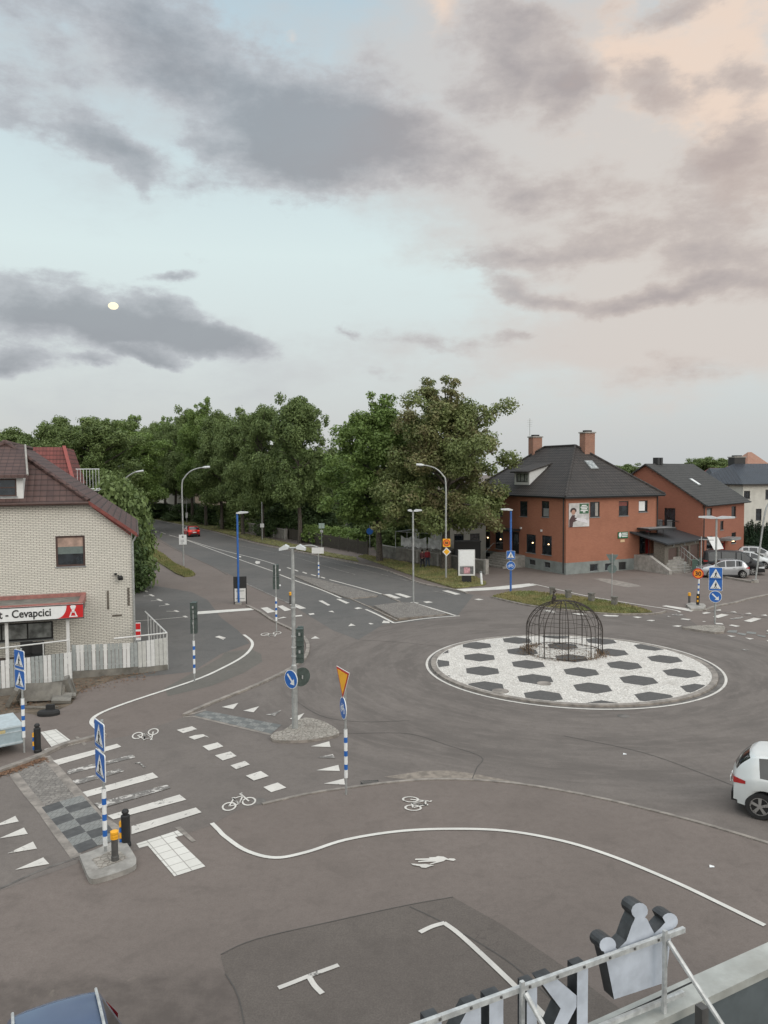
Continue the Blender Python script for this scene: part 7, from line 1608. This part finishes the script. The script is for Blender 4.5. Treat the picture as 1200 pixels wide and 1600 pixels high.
    b = MB(); b.box((.16, 0, P['sill'] + .10), (.24, W_ * .62, .24)); b.build('rear_bumper_trim', M['black'], t); b = MB(); b.box((L - .12, 0, P['sill'] + .12), (.2, W_ * .66, .22)); b.build('front_grille', M['black'], t)
    for wx in P['wb']:
        for sgn in (1, -1):
            y = sgn * (W_ / 2 - .12); w = MB(); ring_ = []
            prof_ = [(wr * .66, -.10), (wr * .93, -.10), (wr, -.06), (wr, .06), (wr * .93, .10), (wr * .66, .10)]
            vs = []; n = 28
            for r_, yy in prof_: vs += [(wx + r_ * math.cos(2 * math.pi * k / n), y + yy, wr + r_ * math.sin(2 * math.pi * k / n)) for k in range(n)]
            fs = [(i * n + k, i * n + (k + 1) % n, (i + 1) * n + (k + 1) % n, (i + 1) * n + k) for i in range(5) for k in range(n)]
            w.add(vs, fs); wh = w.build('wheel', M['tyre'], t, smooth='auto')
            rm = MB(); yo = y + sgn * .085
            def dsk(r0, r1, yy): 
                vs = [(wx + r0 * math.cos(2 * math.pi * k / n), yy, wr + r0 * math.sin(2 * math.pi * k / n)) for k in range(n)] + [(wx + r1 * math.cos(2 * math.pi * k / n), yy, wr + r1 * math.sin(2 * math.pi * k / n)) for k in range(n)]
                rm.add(vs, [(k, (k + 1) % n, n + (k + 1) % n, n + k) for k in range(n)])
            dsk(wr * .60, wr * .68, yo); 
            for k in range(5):
                a = 2 * math.pi * k / 5 + .3; rm.add([(wx + q_ * wr * math.cos(a + da), yo - sgn * dy, wr + q_ * wr * math.sin(a + da)) for q_, da, dy in ((.10, -1.0, 0), (.10, 1.0, 0), (.62, .20, .01), (.62, -.20, .01))], [(0, 1, 2, 3)])
            rm.add([(wx + .13 * wr * math.cos(2 * math.pi * k / 10), yo + sgn * .004, wr + .13 * wr * math.sin(2 * math.pi * k / 10)) for k in range(10)], [tuple(range(10))]); rm.build('rim', M['rim'], wh)
            bk = MB(); bk.add([(wx + .64 * wr * math.cos(2 * math.pi * k / n), yo - sgn * .03, wr + .64 * wr * math.sin(2 * math.pi * k / n)) for k in range(n)], [tuple(range(n))]); bk.build('brake_disc', M['black'], wh)
    zl_ = smooth_interp(P['belt'], 0)
    for sgn in (1, -1):
        def patch(x0, x1, zlo, zhi, nm, m_):
            b = MB(); N = 6; vs = []
            for k in range(N + 1): x = x0 + (x1 - x0) * k / N; f = abs(2 * k / N - 1) if False else 0; y = hwf(max(.0, min(L, x))) * 1.0 + .012; tp = 1 - .5 * (k / N if x0 < L / 2 else 1 - k / N); x = cv(x, y); vs += [(x, sgn * y, (zlo + zhi) / 2 - (zhi - zlo) / 2 * tp), (x, sgn * y, (zlo + zhi) / 2 + (zhi - zlo) / 2 * tp)]
            xo = cv(0, hwf(0) - .3) - .012 if x0 < L / 2 else cv(L, hwf(L) - .3) + .012; e0 = 0 if x0 < L / 2 else 2 * N; yy = vs[e0][1]
            vs += [(xo, yy - sgn * .30, (zlo + zhi) / 2 - (zhi - zlo) * .45), (xo, yy - sgn * .30, (zlo + zhi) / 2 + (zhi - zlo) * .45), (vs[e0][0] + (-.008 if x0 < L / 2 else .008), yy, vs[e0][2]), (vs[e0][0] + (-.008 if x0 < L / 2 else .008), yy, vs[e0 + 1][2])]; q_ = 2 * N + 2
            b.add(vs, [(2 * k, 2 * k + 2, 2 * k + 3, 2 * k + 1) for k in range(N)] + [(q_, q_ + 2, q_ + 3, q_ + 1), (e0, q_ + 2, q_ + 3, e0 + 1)]); return b.build(nm, m_, t)
        patch(.0, .26, zl_ - .09, zl_ + .07, 'taillight', M['tail'] if brake else M['taillens']); patch(L - .42, L - .0, .58, .76, 'headlight', M['headlens'])
        b = MB(); b.box((P['ws'][1] - .38, sgn * (W_ / 2 + .10), smooth_interp(P['belt'], P['ws'][1] - .4) + .08), (.12, .20, .14)); b.build('mirror', mat, t)
        for a, b_, q_ in P['side'][1:]:
            hb2 = MB(); hx = a + .12; hb2.box((hx + .02, sgn * (hwf(hx) + .015), smooth_interp(P['belt'], hx) - .12), (.18, .03, .035)); hb2.build('door_handle', M['black'] if kind == 'suv' else mat, t)
        if rails: b = MB(); b.tube([(x, sgn * (hwf(x) * .60), smooth_interp(P['top'], x) + .03) for x in [.55 + .2 * k for k in range(11)]], .022, 6); b.build('roof_rail', M['alu'], t)
    b = MB(); b.box((-.012, 0, P['sill'] + .42), (.02, .52, .12)); b.box((L + .012, 0, P['sill'] + .12), (.02, .52, .12)); b.build('number_plate', M['white'], t)
    return t
M['carglass'] = glass('car_glass', (.012, .015, .017), .03); M['rim'] = plain('alloy_rim', (.45, .45, .44), .3, .7, var=.1)
M['taillens'] = plain('taillight_lens', (.40, .015, .015), .15, coat=1.); M['headlens'] = plain('headlight_lens', (.55, .57, .58), .1, coat=1.)
def place_car(name, label, kind, mat, wheel_px, which, side, heading, **k):
    """heading = world angle of the car's nose; wheel_px = contact point of wheel `which` (0 rear, 1 front) on side +1/-1"""
    P = CAR[kind]; g = G(*wheel_px); off = Vector((P['wb'][which], side * (P['W'] / 2 - .1), 0)); off.rotate(Euler((0, 0, heading))); l = g - off
    return car(name, label, kind, mat, (l.x, l.y, 0), heading, **k)
place_car('white_car', 'white car leaving the roundabout, cut by the right edge of the photo', 'suv', carpaint('white_car_paint', (.62, .65, .64), .3, 0), (1187, 1280), 0, -1, R(-30))
place_car('red_car', 'red car with lit brake lights driving away down the avenue', 'hatch', carpaint('red_car_paint', (.50, .016, .014), .3, .1), (294, 839), 0, 1, math.atan2(1, -.52) , brake=True)
place_car('silver_car', 'silver hatchback parked nearest to the road beside the red brick house', 'hatch', carpaint('silver_car_paint', (.42, .43, .44), .3, .5), (1161, 903.5), 0, 1, R(180 - 8))
place_car('black_van', 'black van parked behind the silver hatchback', 'van', carpaint('black_car_paint', (.006, .006, .007), .5, .0), (1176, 899), 1, -1, R(-18))
place_car('parked_car', 'white car parked just right of the black van', 'hatch', carpaint('white_car_paint_old', (.58, .6, .6), .3, 0), (1195, 889), 1, -1, R(-30))
place_car('parked_car', 'white car farthest back at the right edge, mostly out of the frame', 'hatch', MATS['white_car_paint_old'], (1206, 880), 1, -1, R(-28))
# dark blue car below: rear of the roof seen from above
g = G(85, 1556, 1.50); hd_ = math.atan2(.85, -.44); off = Vector((.42, 0, 0)); ang = hd_ + math.pi; off.rotate(Euler((0, 0, ang)))
bc = car('blue_car', 'dark blue car with pale roof rails parked below at the bottom left corner', 'wagon', carpaint('blue_car_paint', (.085, .125, .21), .16, .3), (g.x - off.x, g.y - off.y, 0), ang, rails=True)

# pale trailer at the left edge
g0 = G(36, 1176); g1 = G(-60, 1196); L, az = run(g1, g0); t = thing('covered_trailer', 'pale blue covered trailer cut by the left edge of the photo', 'trailer', (g0.x, g0.y, 0), az)
m = MB(); m.box((-2, .75, .60), (4, 1.5, .56)); m.build('body', plain('pale_blue_panel', (.30, .37, .40), .45, var=.08, dirt=(.2, .22, .22)), t)
m = MB(); m.box((-2, .75, .90), (4.06, 1.56, .05)); m.box((-2, -.01, .74), (4.02, .02, .03)); m.box((-2, -.01, .38), (4.02, .02, .05)); m.build('edge_trim', plain('pale_edge', (.42, .48, .50), .5), t); m = MB(); m.box((-.75, -.02, .80), (.5, .02, .1)); m.build('yellow_label', plain('faded_label', (.45, .38, .2), .5), t)
m = MB(); m.box((-2, .75, .35), (3.6, 1.2, .12)); m.build('chassis', M['black'], t)
for sg_ in (.12, 1.38):
    m = MB(); m.tube([(-2.2, sg_ - .09, .3), (-2.2, sg_ + .09, .3)], .3, 20); w_ = m.build('wheel', M['tyre'], t); m = MB(); m.tube([(-2.2, sg_ - .1, .3), (-2.2, sg_ + .1, .3)], .17, 14); m.build('rim', M['rim'], w_)
# ------------------------------------------------------------------ fences in front of the white brick house
slat_w = M['trim_white']; slat_g = plain('grey_green_slat', (.30, .32, .31), .7, var=.12); slat_l = plain('light_slat', (.48, .48, .45), .7, var=.1)
def slat_fence(label, A, B, zb, zt, pitch, whites, rail_z=None, cat='fence', mat_base=None):
    L, az = run(A, B); t = thing('slat_fence', label, cat, (A.x, A.y, 0), az); n = int(L / pitch); k = 0
    for mi, mt in ((0, slat_w), (1, mat_base or slat_g)):
        m = MB()
        for k in range(n):
            isw = k in whites if not callable(whites) else whites(k)
            if isw == (mi == 0): u = (k + .5) / n; z0, z1 = (zb[0] + (zb[1] - zb[0]) * u, zt[0] + (zt[1] - zt[0]) * u); m.box((L * u, -.03 if isw else 0, (z0 + z1) / 2), (L / n - .022, .025, z1 - z0))
        m.build('white_slats' if mi == 0 else 'grey_slats', mt, t)
    m = MB()
    for f in (.18, .82): m.tube([(0, .04, zb[0] + (zt[0] - zb[0]) * f), (L, .04, zb[1] + (zt[1] - zb[1]) * f)], .03, 6)
    m.build('rail', M['steel'], t)
    np_ = max(1, int(L / 2.2))
    for k in range(np_ + 1): m = MB(); u = k / np_; m.box((L * u, .06, (0 + zt[0] + (zt[1] - zt[0]) * u) / 2), (.06, .06, zt[0] + (zt[1] - zt[0]) * u)); m.build('post', M['steel'], t)
    return t, L, az
# ground lines of the two fences (their feet stand on a low concrete wall)
A = G(-60, 1092); B = G(114, 1060); zb0 = [AT(-60, 1081, A.y).z, AT(114, 1062 - 14, B.y).z]; 
A = G(-60, 1096); B = G(113, 1072); L1_, az1 = run(A, B)
zbt = [AT(-60, 1083, A.y).z, AT(113, 1062, B.y).z]; ztt = [AT(-60, 1040, A.y).z, AT(113, 1019, B.y).z]
t, L, az = slat_fence('tall white and grey slat fence below the shop sign, nearest to the street', A, B, zbt, ztt, .155, lambda k: (k * 7 + k // 5) % 9 < 3)
for u in (0,): pass
m = MB(); m.tube([(0, .5, ztt[0] + .40), (L * .995, .5, ztt[1] + .42)], .03, 8); [m.tube([(L * u, .5, .2), (L * u, .5, ztt[0] + (ztt[1] - ztt[0]) * u + .41)], .022, 6) for u in (.25, .5, .75, .99)]; m.build('top_rail', M['steel_white'], t)
m = MB(); m.box((L / 2, .05, zbt[0] / 2 - .1), (L, .22, zbt[0] + .14)); o = m.build('concrete_base', M['concrete_dark'], t)
A2 = G(114, 1060); B2 = G(216, 1052); zb2 = [AT(114, 1048, A2.y).z, AT(216, 1043, B2.y).z]; zt2 = [AT(114, 1008, A2.y).z, AT(216, 1004, B2.y).z]
t, L, az = slat_fence('white and grey slat fence before the brick corner, behind the tall one', A2, B2, zb2, zt2, .16, lambda k: (k % 6) in (1, 2, 5) and k % 4 != 3); m = MB(); m.box((L / 2, .05, zb2[0] / 2 - .1), (L, .22, zb2[0] + .14)); m.build('concrete_base', M['concrete_dark'], t)
A3 = B2; B3 = G(262, 1046); zb3 = [zb2[1], AT(262, 1038, B3.y).z]; zt3 = [AT(216, 1003, A3.y).z, AT(262, 996, B3.y).z]
t, L, az = slat_fence('pale slat ramp fence with a white handrail at the brick house corner', A3, B3, zb3, zt3, .17, lambda k: k in (2, 3, 7), mat_base=slat_l); m = MB(); m.box((L / 2, .05, zb3[0] / 2 - .1), (L, .22, zb3[0] + .14)); m.build('concrete_base', M['concrete_dark'], t)
zr = AT(262, 989, B3.y).z
m = MB(); Cc = G(228, 1005); dloc = Vector((Cc.x - A3.x, Cc.y - A3.y, 0)); dloc.rotate(Euler((0, 0, -az)))
m.tube([(-1.0, .0, zr - .0), (L, 0, zr)], .035, 8); m.tube([(L, 0, zr), (dloc.x, dloc.y, zr)], .035, 8); m.tube([(L, 0, 0), (L, 0, zr)], .03, 6); m.tube([(L * .4, 0, 0), (L * .4, 0, zr)], .025, 6)
for k in range(7): u = k / 7; m.tube([(L + (dloc.x - L) * u, dloc.y * u, .2), (L + (dloc.x - L) * u, dloc.y * u, zr)], .015, 5)
m.build('handrail', M['steel_white'], t)
# red and white standing sign by the corner
g = G(215, 1030); t = thing('banner_sign', 'narrow red and white advertising banner at the corner of the white brick house', 'sign', (g.x - .42, g.y + 1.5, 0), R(5)); z1 = AT(212, 973, g.y + 1.5).z
m = MB(); m.box((0, 0, z1 * .5 + .3), (.24, .05, z1 - .6)); m.build('panel', M['white'], t); m = MB(); m.box((0, -.03, z1 - .18), (.23, .01, .3)); m.box((0, -.03, .9), (.23, .01, .3)); m.build('red_field', M['shop_red'], t); m = MB(); m.tube([(0, .03, 0), (0, .03, z1)], .02, 6); m.build('stand', M['steel'], t)
# bike rail by the hedge, seats on the terrace
g0, g1 = G(200, 912), G(236, 912); t = thing('barrier_rail', 'thin grey tube barrier at the end of the parking bays', 'barrier', g0); m = MB(); hh = AT(236, 887, g1.y).z; dx = g1.x - g0.x; m.tube([(0, 0, hh), (dx, 0, hh), (dx, 0, 0)], .03, 6); m.tube([(0, 0, .05), (dx, 0, .05)], .03, 6); m.build('tube', M['steel'], t)
for k, (x_, lab) in enumerate(((42, 'left'), (60, 'right'))):
    g = AT(x_, 1020, 36); t = thing('terrace_chair', 'dark chair behind the slat fence under the shop window, %s one' % lab, 'chair', (g.x, g.y, 0), .3)
    m = MB(); m.box((0, 0, .75), (.55, .06, .6)); m.build('backrest', M['black'], t); m = MB(); m.box((0, -.25, .45), (.55, .5, .06)); m.build('seat', M['black'], t)
    for a_ in (-.24, .24):
        for b_ in (0, -.46): m = MB(); m.box((a_, b_, .22), (.04, .04, .44)); m.build('leg', M['black'], t)
# broken slabs, boards and the black boot-shaped lump below the fence
rg = random.Random(12)
def slab(label, px, py, size, tilt, rz, m_='wood', name='wooden_board', cat='board'):
    g = G(px, py); t = MB(); w, d, h_ = size; t.box((0, 0, 0), size, tilt=tilt, rz=rz); t.box((w * .3, d * .55, -h_ * .1), (w * .5, d * .4, h_ * .8), tilt=tilt, rz=rz + .1)
    o = t.build(name, M[m_], loc=(g.x, g.y, size[2] / 2 + abs(math.sin(tilt[0])) * d / 2 + abs(math.sin(tilt[1])) * w / 2)); return tag(o, label, cat)
slab('grey stone slab leaning on the wall behind the left striped post', 22, 1102, (.16, .9, .7), (.1, .5, 0), .3, 'concrete_dark', 'stone_slab', 'slab')
slab('long brown stone slab leaning against the wall below the slat fence', 66, 1096, (1.5, .18, .7), (-.35, 0, 0), .12, 'concrete_dark', 'stone_slab', 'slab')
slab('short square stone slab lying right of the long one', 97, 1097, (.7, .7, .12), (.2, .1, 0), .3, 'concrete_dark', 'stone_slab', 'slab')
slab('upright brown slab at the right end of the rubble', 108, 1088, (.18, .5, .75), (.1, -.25, 0), .2, 'concrete_dark', 'stone_slab', 'slab')
slab('weathered plank lying flat on the bare earth near the rubble', 60, 1107, (1.3, .2, .06), (0, 0, 0), -.1)
slab('weathered plank lying crosswise at the left of the rubble', 36, 1100, (.25, .9, .06), (.2, .1, 0), .5)
g = G(76, 1117); t = thing('rubber_foot', 'black rubber foot block lying on the pavement below the fence', 'rubber block', g, .15)
m = MB(); m.lathe([(.40, 0), (.41, .10), (.36, .17), (.2, .2), (.05, .21)], 20); m.build('base', M['tyre'], t); m = MB(); m.box((.06, .06, .28), (.30, .22, .2)); m.build('socket', M['tyre'], t)
t.scale = (1, .62, 1)
sheet('bare_earth', GP([(-60, 1140), (0, 1120), (33, 1113), (60, 1118), (90, 1110), (112, 1100), (125, 1080), (165, 1066), (262, 1044), (240, 1043), (114, 1056), (-60, 1096)]), M['earth'], .006)
lb = MB(); rg = random.Random(8)
for i in range(900):
    u = rg.random(); p = G(-10 + 80 * u + rg.gauss(0, 3), 1212 - 28 * u + abs(rg.gauss(0, 3))); a = rg.uniform(0, 6.28); s = rg.uniform(.02, .05); lb.add([(p.x + s * math.cos(a + k * 2.1), p.y + s * math.sin(a + k * 2.1), .012 + rg.random() * .03) for k in range(3)], [(0, 1, 2)])
for i in range(500):
    u = rg.random(); p = G(5 + 240 * u + rg.gauss(0, 8), 1108 - 60 * u + rg.gauss(0, 5)); a = rg.uniform(0, 6.28); s = rg.uniform(.02, .06); lb.add([(p.x + s * math.cos(a + k * 2.1), p.y + s * math.sin(a + k * 2.1), .012 + rg.random() * .05) for k in range(3)], [(0, 1, 2)])
tag(lb.build('fallen_leaves', plain('dry_leaf', (.17, .095, .055), .9, var=.4, scale=20, kind='World'), uv=False), 'fallen brown leaves and litter along the left kerb', 'leaves', kind='stuff')

# ------------------------------------------------------------------ two walkers
def skin(name, verts, edges, radii, mat, parent, sub=1):
    me = bpy.data.meshes.new(name); me.from_pydata(verts, edges, []); o = bpy.data.objects.new(name + '_s', me); COL.objects.link(o)
    md = o.modifiers.new('s', 'SKIN'); sv = me.skin_vertices[0].data
    for i, r_ in enumerate(radii): sv[i].radius = (r_, r_) if not hasattr(r_, '__len__') else r_
    sv[0].use_root = True; o.modifiers.new('u', 'SUBSURF').levels = sub
    bpy.context.view_layer.update(); me2 = bpy.data.meshes.new_from_object(o.evaluated_get(bpy.context.evaluated_depsgraph_get())); bpy.data.objects.remove(o)
    me2.materials.clear(); me2.materials.append(mat); [setattr(p, 'use_smooth', True) for p in me2.polygons]
    q = bpy.data.objects.new(name, me2); COL.objects.link(q); reg(q, parent); return q
def person(label, loc, rz, topm, legm, shoem, hairm, bag=None, stride=.22):
    t = thing('person', label, 'person', loc, rz); sk = M['skin']
    J = dict(pel=(0, 0, .95), chest=(0, 0, 1.3), neck=(0, 0, 1.5), jaw=(0, -.02, 1.58), head=(0, -.01, 1.68), sl=(-.18, 0, 1.44), el=(-.24, .06, 1.16), hl=(-.23, -.04, .90), sr=(.18, 0, 1.44), er=(.24, -.04, 1.16), hr=(.23, -.16, .93), kl=(-.10, -stride * .6, .52), al=(-.10, -stride, .10), fl=(-.10, -stride - .14, .04), kr=(.10, stride * .2, .50), ar=(.10, stride, .12), fr=(.10, stride - .13, .04), hipl=(-.10, 0, .90), hipr=(.10, 0, .90))
    ks = list(J); E = [('pel', 'chest'), ('chest', 'neck'), ('neck', 'jaw'), ('jaw', 'head'), ('chest', 'sl'), ('sl', 'el'), ('el', 'hl'), ('chest', 'sr'), ('sr', 'er'), ('er', 'hr'), ('pel', 'hipl'), ('hipl', 'kl'), ('kl', 'al'), ('al', 'fl'), ('pel', 'hipr'), ('hipr', 'kr'), ('kr', 'ar'), ('ar', 'fr')]
    Rr = dict(pel=.13, chest=.14, neck=.055, jaw=.075, head=.095, sl=.06, el=.042, hl=.032, sr=.06, er=.042, hr=.032, kl=.058, al=.04, fl=.035, kr=.058, ar=.04, fr=.035, hipl=.085, hipr=.085)
    skin('body', [J[k] for k in ks], [(ks.index(a), ks.index(c)) for a, c in E], [Rr[k] for k in ks], sk, t)
    def sub(nm, keys, ed, gr, m_): return skin(nm, [J[k] for k in keys], [(keys.index(a), keys.index(c)) for a, c in ed], [Rr[k] + gr for k in keys], m_, t)
    sub('jacket', ['chest', 'pel', 'sl', 'el', 'hl', 'sr', 'er', 'hr'], [('pel', 'chest'), ('chest', 'sl'), ('sl', 'el'), ('el', 'hl'), ('chest', 'sr'), ('sr', 'er'), ('er', 'hr')], .022, topm)
    sub('trousers', ['pel', 'hipl', 'kl', 'al', 'hipr', 'kr', 'ar'], [('pel', 'hipl'), ('hipl', 'kl'), ('kl', 'al'), ('pel', 'hipr'), ('hipr', 'kr'), ('kr', 'ar')], .02, legm)
    for a, c in (('al', 'fl'), ('ar', 'fr')):
        m = MB(); p, q = Vector(J[a]), Vector(J[c]); m.tube([(p.x, p.y + .06, .05), (p.x, p.y - .05, .055), (q.x, q.y - .02, .045), (q.x, q.y - .08, .035)], [.04, .055, .05, .03], 8); m.build('shoe', shoem, t, smooth=True)
    m = MB(); m.lathe([(.02, 1.60), (.10, 1.62), (.118, 1.70), (.10, 1.78), (.05, 1.82), (.01, 1.83)], 12, (0, .02, 0)); m.build('hair', hairm, t, smooth=True)
    if bag: m = MB(); m.box((0, .20, 1.22), (.34, .18, .46)); m.box((0, .30, 1.14), (.26, .06, .24)); bp = m.build('backpack', bag, t)
    return t
M['skin'] = plain('skin', (.42, .24, .17), .6, var=.05)
dk = plain('dark_cloth', (.018, .018, .022), .9); jn = plain('blue_denim', (.07, .095, .13), .9); rd = plain('red_jacket', (.26, .025, .035), .8); hr_ = plain('dark_hair', (.025, .018, .014), .8); dkr = plain('maroon_sweater', (.10, .03, .035), .9)
g = G(660, 889); person('person in dark maroon top, black trousers and white shoes walking on the far pavement', g, R(150), dkr, dk, M['white'], hr_)
g = G(668, 887); person('person in a red jacket and blue jeans walking beside the one in black trousers', g, R(160), rd, jn, dk, hr_, bag=rd)

# ------------------------------------------------------------------ parapet and the letters seen from behind
zc_ = 4.1
p0 = G(1200, 1472, zc_); p1 = G(860, 1625, zc_); dv = (p0 - p1).normalized(); az = math.atan2(dv.y, dv.x); nv = Vector((dv.y, -dv.x, 0))    # nv points back to us
org = p1 - dv * 4.0
t = thing('parapet', 'low grey roof parapet with a pale metal coping in the lower right corner', 'parapet', (org.x, org.y, 0), az)
Lp = 13.0; m = MB(); m.add([(0, 0, zc_), (Lp, 0, zc_), (Lp, -.30, zc_ + .02), (0, -.30, zc_ + .02), (0, 0, zc_ - .12), (Lp, 0, zc_ - .12), (Lp, -.30, zc_ - .06), (0, -.30, zc_ - .06)], [(3, 2, 1, 0), (0, 1, 5, 4), (7, 6, 2, 3), (4, 5, 6, 7), (0, 4, 7, 3), (1, 2, 6, 5)]); m.build('coping', M['parapet'], t)
m = MB(); m.box((Lp / 2, -.15, zc_ / 2 - .05), (Lp, .24, zc_ - .06)); m.build('wall', plain('painted_parapet_wall', (.085, .10, .105), .8, var=.2, scale=2), t)
m = MB(); m.box((Lp / 2, -3.4, zc_ - .62), (Lp, 6.0, .1)); m.build('roof_deck', M['roof_felt'], t)
m = MB(); m.box((8.9, -.9, zc_ - .35), (.4, .3, .45)); m.build('vent_box', M['greymetal'], t)
# sign frame: top rail through the photographed points, same direction as the parapet
zr_ = zc_ + .70
q0 = G(1050, 1459, zr_); q1 = G(668, 1597, zr_); dr2 = (q0 - q1).normalized(); azr = math.atan2(dr2.y, dr2.x)
fr = thing('letter_support', 'aluminium frame of two rails and slanted struts holding the roof letters', 'sign frame', (q1.x, q1.y, 0), azr); LR = (q0 - q1).length
b = MB(); b.box((LR / 2 - .7, 0, zr_), (LR + 1.7, .035, .045)); b.build('top_rail', M['alu'], fr)
b = MB(); b.box((LR / 2 - .7, 0, zc_ + .10), (LR + 1.7, .035, .04)); b.build('bottom_rail', M['alu'], fr)
def ul(px, py, z): 
    # distance along the rail of a pixel on the vertical plane of the rail
    nrm = Vector((-dr2.y, dr2.x, 0)); r = ray(px, py); tt = (q1 - CO).dot(nrm) / r.dot(nrm); p = CO + r * tt; return (p - q1).dot(dr2), p.z
for x_ in (1034, 812, 560):
    u, _ = ul(x_, 1500, 0); b = MB(); b.box((u, -.035, zc_ + .36), (.035, .03, .85)); b.build('upright', M['alu'], fr)
    b = MB(); b.tube([(u + .02, -.05, zr_ - .01), (u + .40, -1.05, zc_ - .50)], .022, 8); b.build('strut', M['alu'], fr); 
b = MB(); u, _ = ul(1062, 1560, 0); b.box((u, -.25, zc_ - .05), (.08, .08, .4)); b.box((u + .05, -.6, zc_ - .2), (.05, .7, .05), tilt=(.4, 0, 0)); b.build('bracket', M['greymetal'], fr)
for k in range(9):
    b = MB(); u = LR * (k + .35) / 9; b.box((u, -.022, zr_ + .004), (.018, .012, .018)); b.build('bolt', M['greymetal'], fr)
b = MB(); b.tube(spline([(LR + .3, .03, zc_ + .14), (LR * .7, .04, zc_ + .09), (LR * .45, .05, zc_ + .13), (LR * .1, .04, zc_ + .08), (-.6, .05, zc_ + .12)], 6), .008, 5); b.build('cable', M['black'], fr)
def letter(name, label, outline_list, fm=None):
    t = thing(name, label, 'letter', (q1.x, q1.y, 0), azr, 'roof letters seen from behind'); b1 = MB(); b2 = MB(); T_ = .13
    for pts in outline_list:
        pts = ccw(pts); n = len(pts); y0, y1 = .05, .05 + T_
        import mathutils
        tri = mathutils.geometry.tessellate_polygon([[Vector((x, z, 0)) for x, z in pts]]); vs = [(x, y0, z) for x, z in pts]
        b1.add(vs, [q if (Vector(vs[q[1]]) - Vector(vs[q[0]])).cross(Vector(vs[q[2]]) - Vector(vs[q[0]])).y < 0 else q[::-1] for q in tri])
        vs2 = [(x, y0, z) for x, z in pts] + [(x, y1, z) for x, z in pts]; b2.add(vs2, [(i, n + i, n + (i + 1) % n, (i + 1) % n) for i in range(n)])
        b2.add([(x, y1, z) for x, z in pts], [q for q in tri])
    b1.build('back_panel', M['letter_back'], t); b2.build('side_panel', M['letter_side'], t); return t
zl0 = zc_ + .02
def U(px, py): return ul(px, py, 0)
# crown, traced on the plane of the letters' backs
cr_px = [(965, 1567), (953, 1500), (948, 1482)]
def circle_px(cx_, cy_, r, a0, a1, n=9): return [(cx_ + r * math.cos(R(a0 + (a1 - a0) * k / n)), cy_ - r * math.sin(R(a0 + (a1 - a0) * k / n))) for k in range(n + 1)]
crown = [(966, 1567), (955, 1512), (950, 1492)] + circle_px(956, 1482, 13, 220, -20, 10) + [(966, 1500) if False else (972, 1488), (985, 1475), (993, 1452), (998, 1441)] + circle_px(1006, 1428, 13, 235, -50, 10) + [(1018, 1441), (1023, 1452), (1029, 1463)] + [(1038, 1455), (1046, 1446)] + circle_px(1053, 1444, 13, 150, -65, 9) + [(1055, 1470), (1050, 1510), (1047, 1540)]
letter('crown_emblem', 'crown shaped roof emblem with three round points, seen from behind', [[U(x, y) for x, y in crown]])
zt_l = U(925, 1512)[1]; zt_l = zl0 + .72
def bar(x0, x1, z0, z1): return [(x0, z0), (x1, z0), (x1, z1), (x0, z1)]
k1, k0 = U(925, 1530)[0], U(908, 1530)[0]; H_ = .63
kz = zl0; xk = (k0, k1)
ka = U(857, 1535)[0]; kp = U(902, 1550)[0]
letter('letter_k', 'roof letter K seen from behind, next to the crown', [bar(k0, k1, kz, kz + H_), ])
t = bpy.data.objects['letter_k']
def add_piece(t, pts):
    tmp = letter('tmp', 'x', [pts]); 
    for ch in list(CHILD[tmp.name]): ch.parent = t; CHILD[t.name].append(ch)
    CHILD.pop(tmp.name); bpy.data.objects.remove(tmp)
w_ = k1 - k0
bpy.data.objects.remove(t.children[0]); bpy.data.objects.remove(bpy.data.objects['letter_k'].children[0]); CHILD['letter_k'] = []
def fill_letter(t, outs):
    tmp = letter('tmp', 'x', outs)
    for ch in list(CHILD[tmp.name]): ch.parent = t; CHILD.setdefault(t.name, []).append(ch)
    CHILD.pop(tmp.name); bpy.data.objects.remove(tmp)
xm = k0 - .005; xl = ka - .02; zm_ = kz + H_ * .5
fill_letter(t, [bar(k0, k1, kz, kz + H_), [(xm, zm_ - .02), (xm, zm_ + .08), (xl + w_ * .2 + .10, kz + H_), (xl - .02, kz + H_), (xm - .17, zm_ + .02), (xl - .02, kz), (xl + w_ * .2 + .10, kz)]])
x1 = U(845, 1570)[0]; x0 = U(829, 1570)[0]; y1_ = U(792, 1590)[0]; y0_ = U(770, 1590)[0]
letter('letter_u', 'roof letter U seen from behind, second from the crown', [[(x1, kz + H_), (x0, kz + H_), (x0, kz + .2), (x0 - .08, kz + .14), (y1_ + .08, kz + .14), (y1_, kz + .2), (y1_, kz + H_), (y0_, kz + H_), (y0_, kz + .12), (y0_ + .12, kz), (x1 - .12, kz), (x1, kz + .12)]])
n1 = U(757, 1590)[0]; nw = w_; n0 = n1 - (x1 - y0_) * 1.02
letter('letter_n', 'roof letter N seen from behind, third from the crown', [[(n1, kz), (n1, kz + H_), (n1 - nw, kz + H_), (n0 + nw, kz + .30), (n0 + nw, kz + H_), (n0, kz + H_), (n0, kz), (n0 + nw, kz), (n1 - nw, kz + .48), (n1 - nw, kz)]])

# ------------------------------------------------------------------ the moon
p = ray(177, 478); d = 4000; mo = MB(); n = 24
mo.lathe([(.01, -1), (.5, -.866), (.866, -.5), (1, 0), (.866, .5), (.5, .866), (.01, 1)], 24); o = mo.build('moon', M['moonlight'], smooth=True, uv=False); o.location = CO + p * d; o.scale = (24, 24, 17); tag(o, 'bright yellow white moon glowing through the left cloud bank', 'moon')
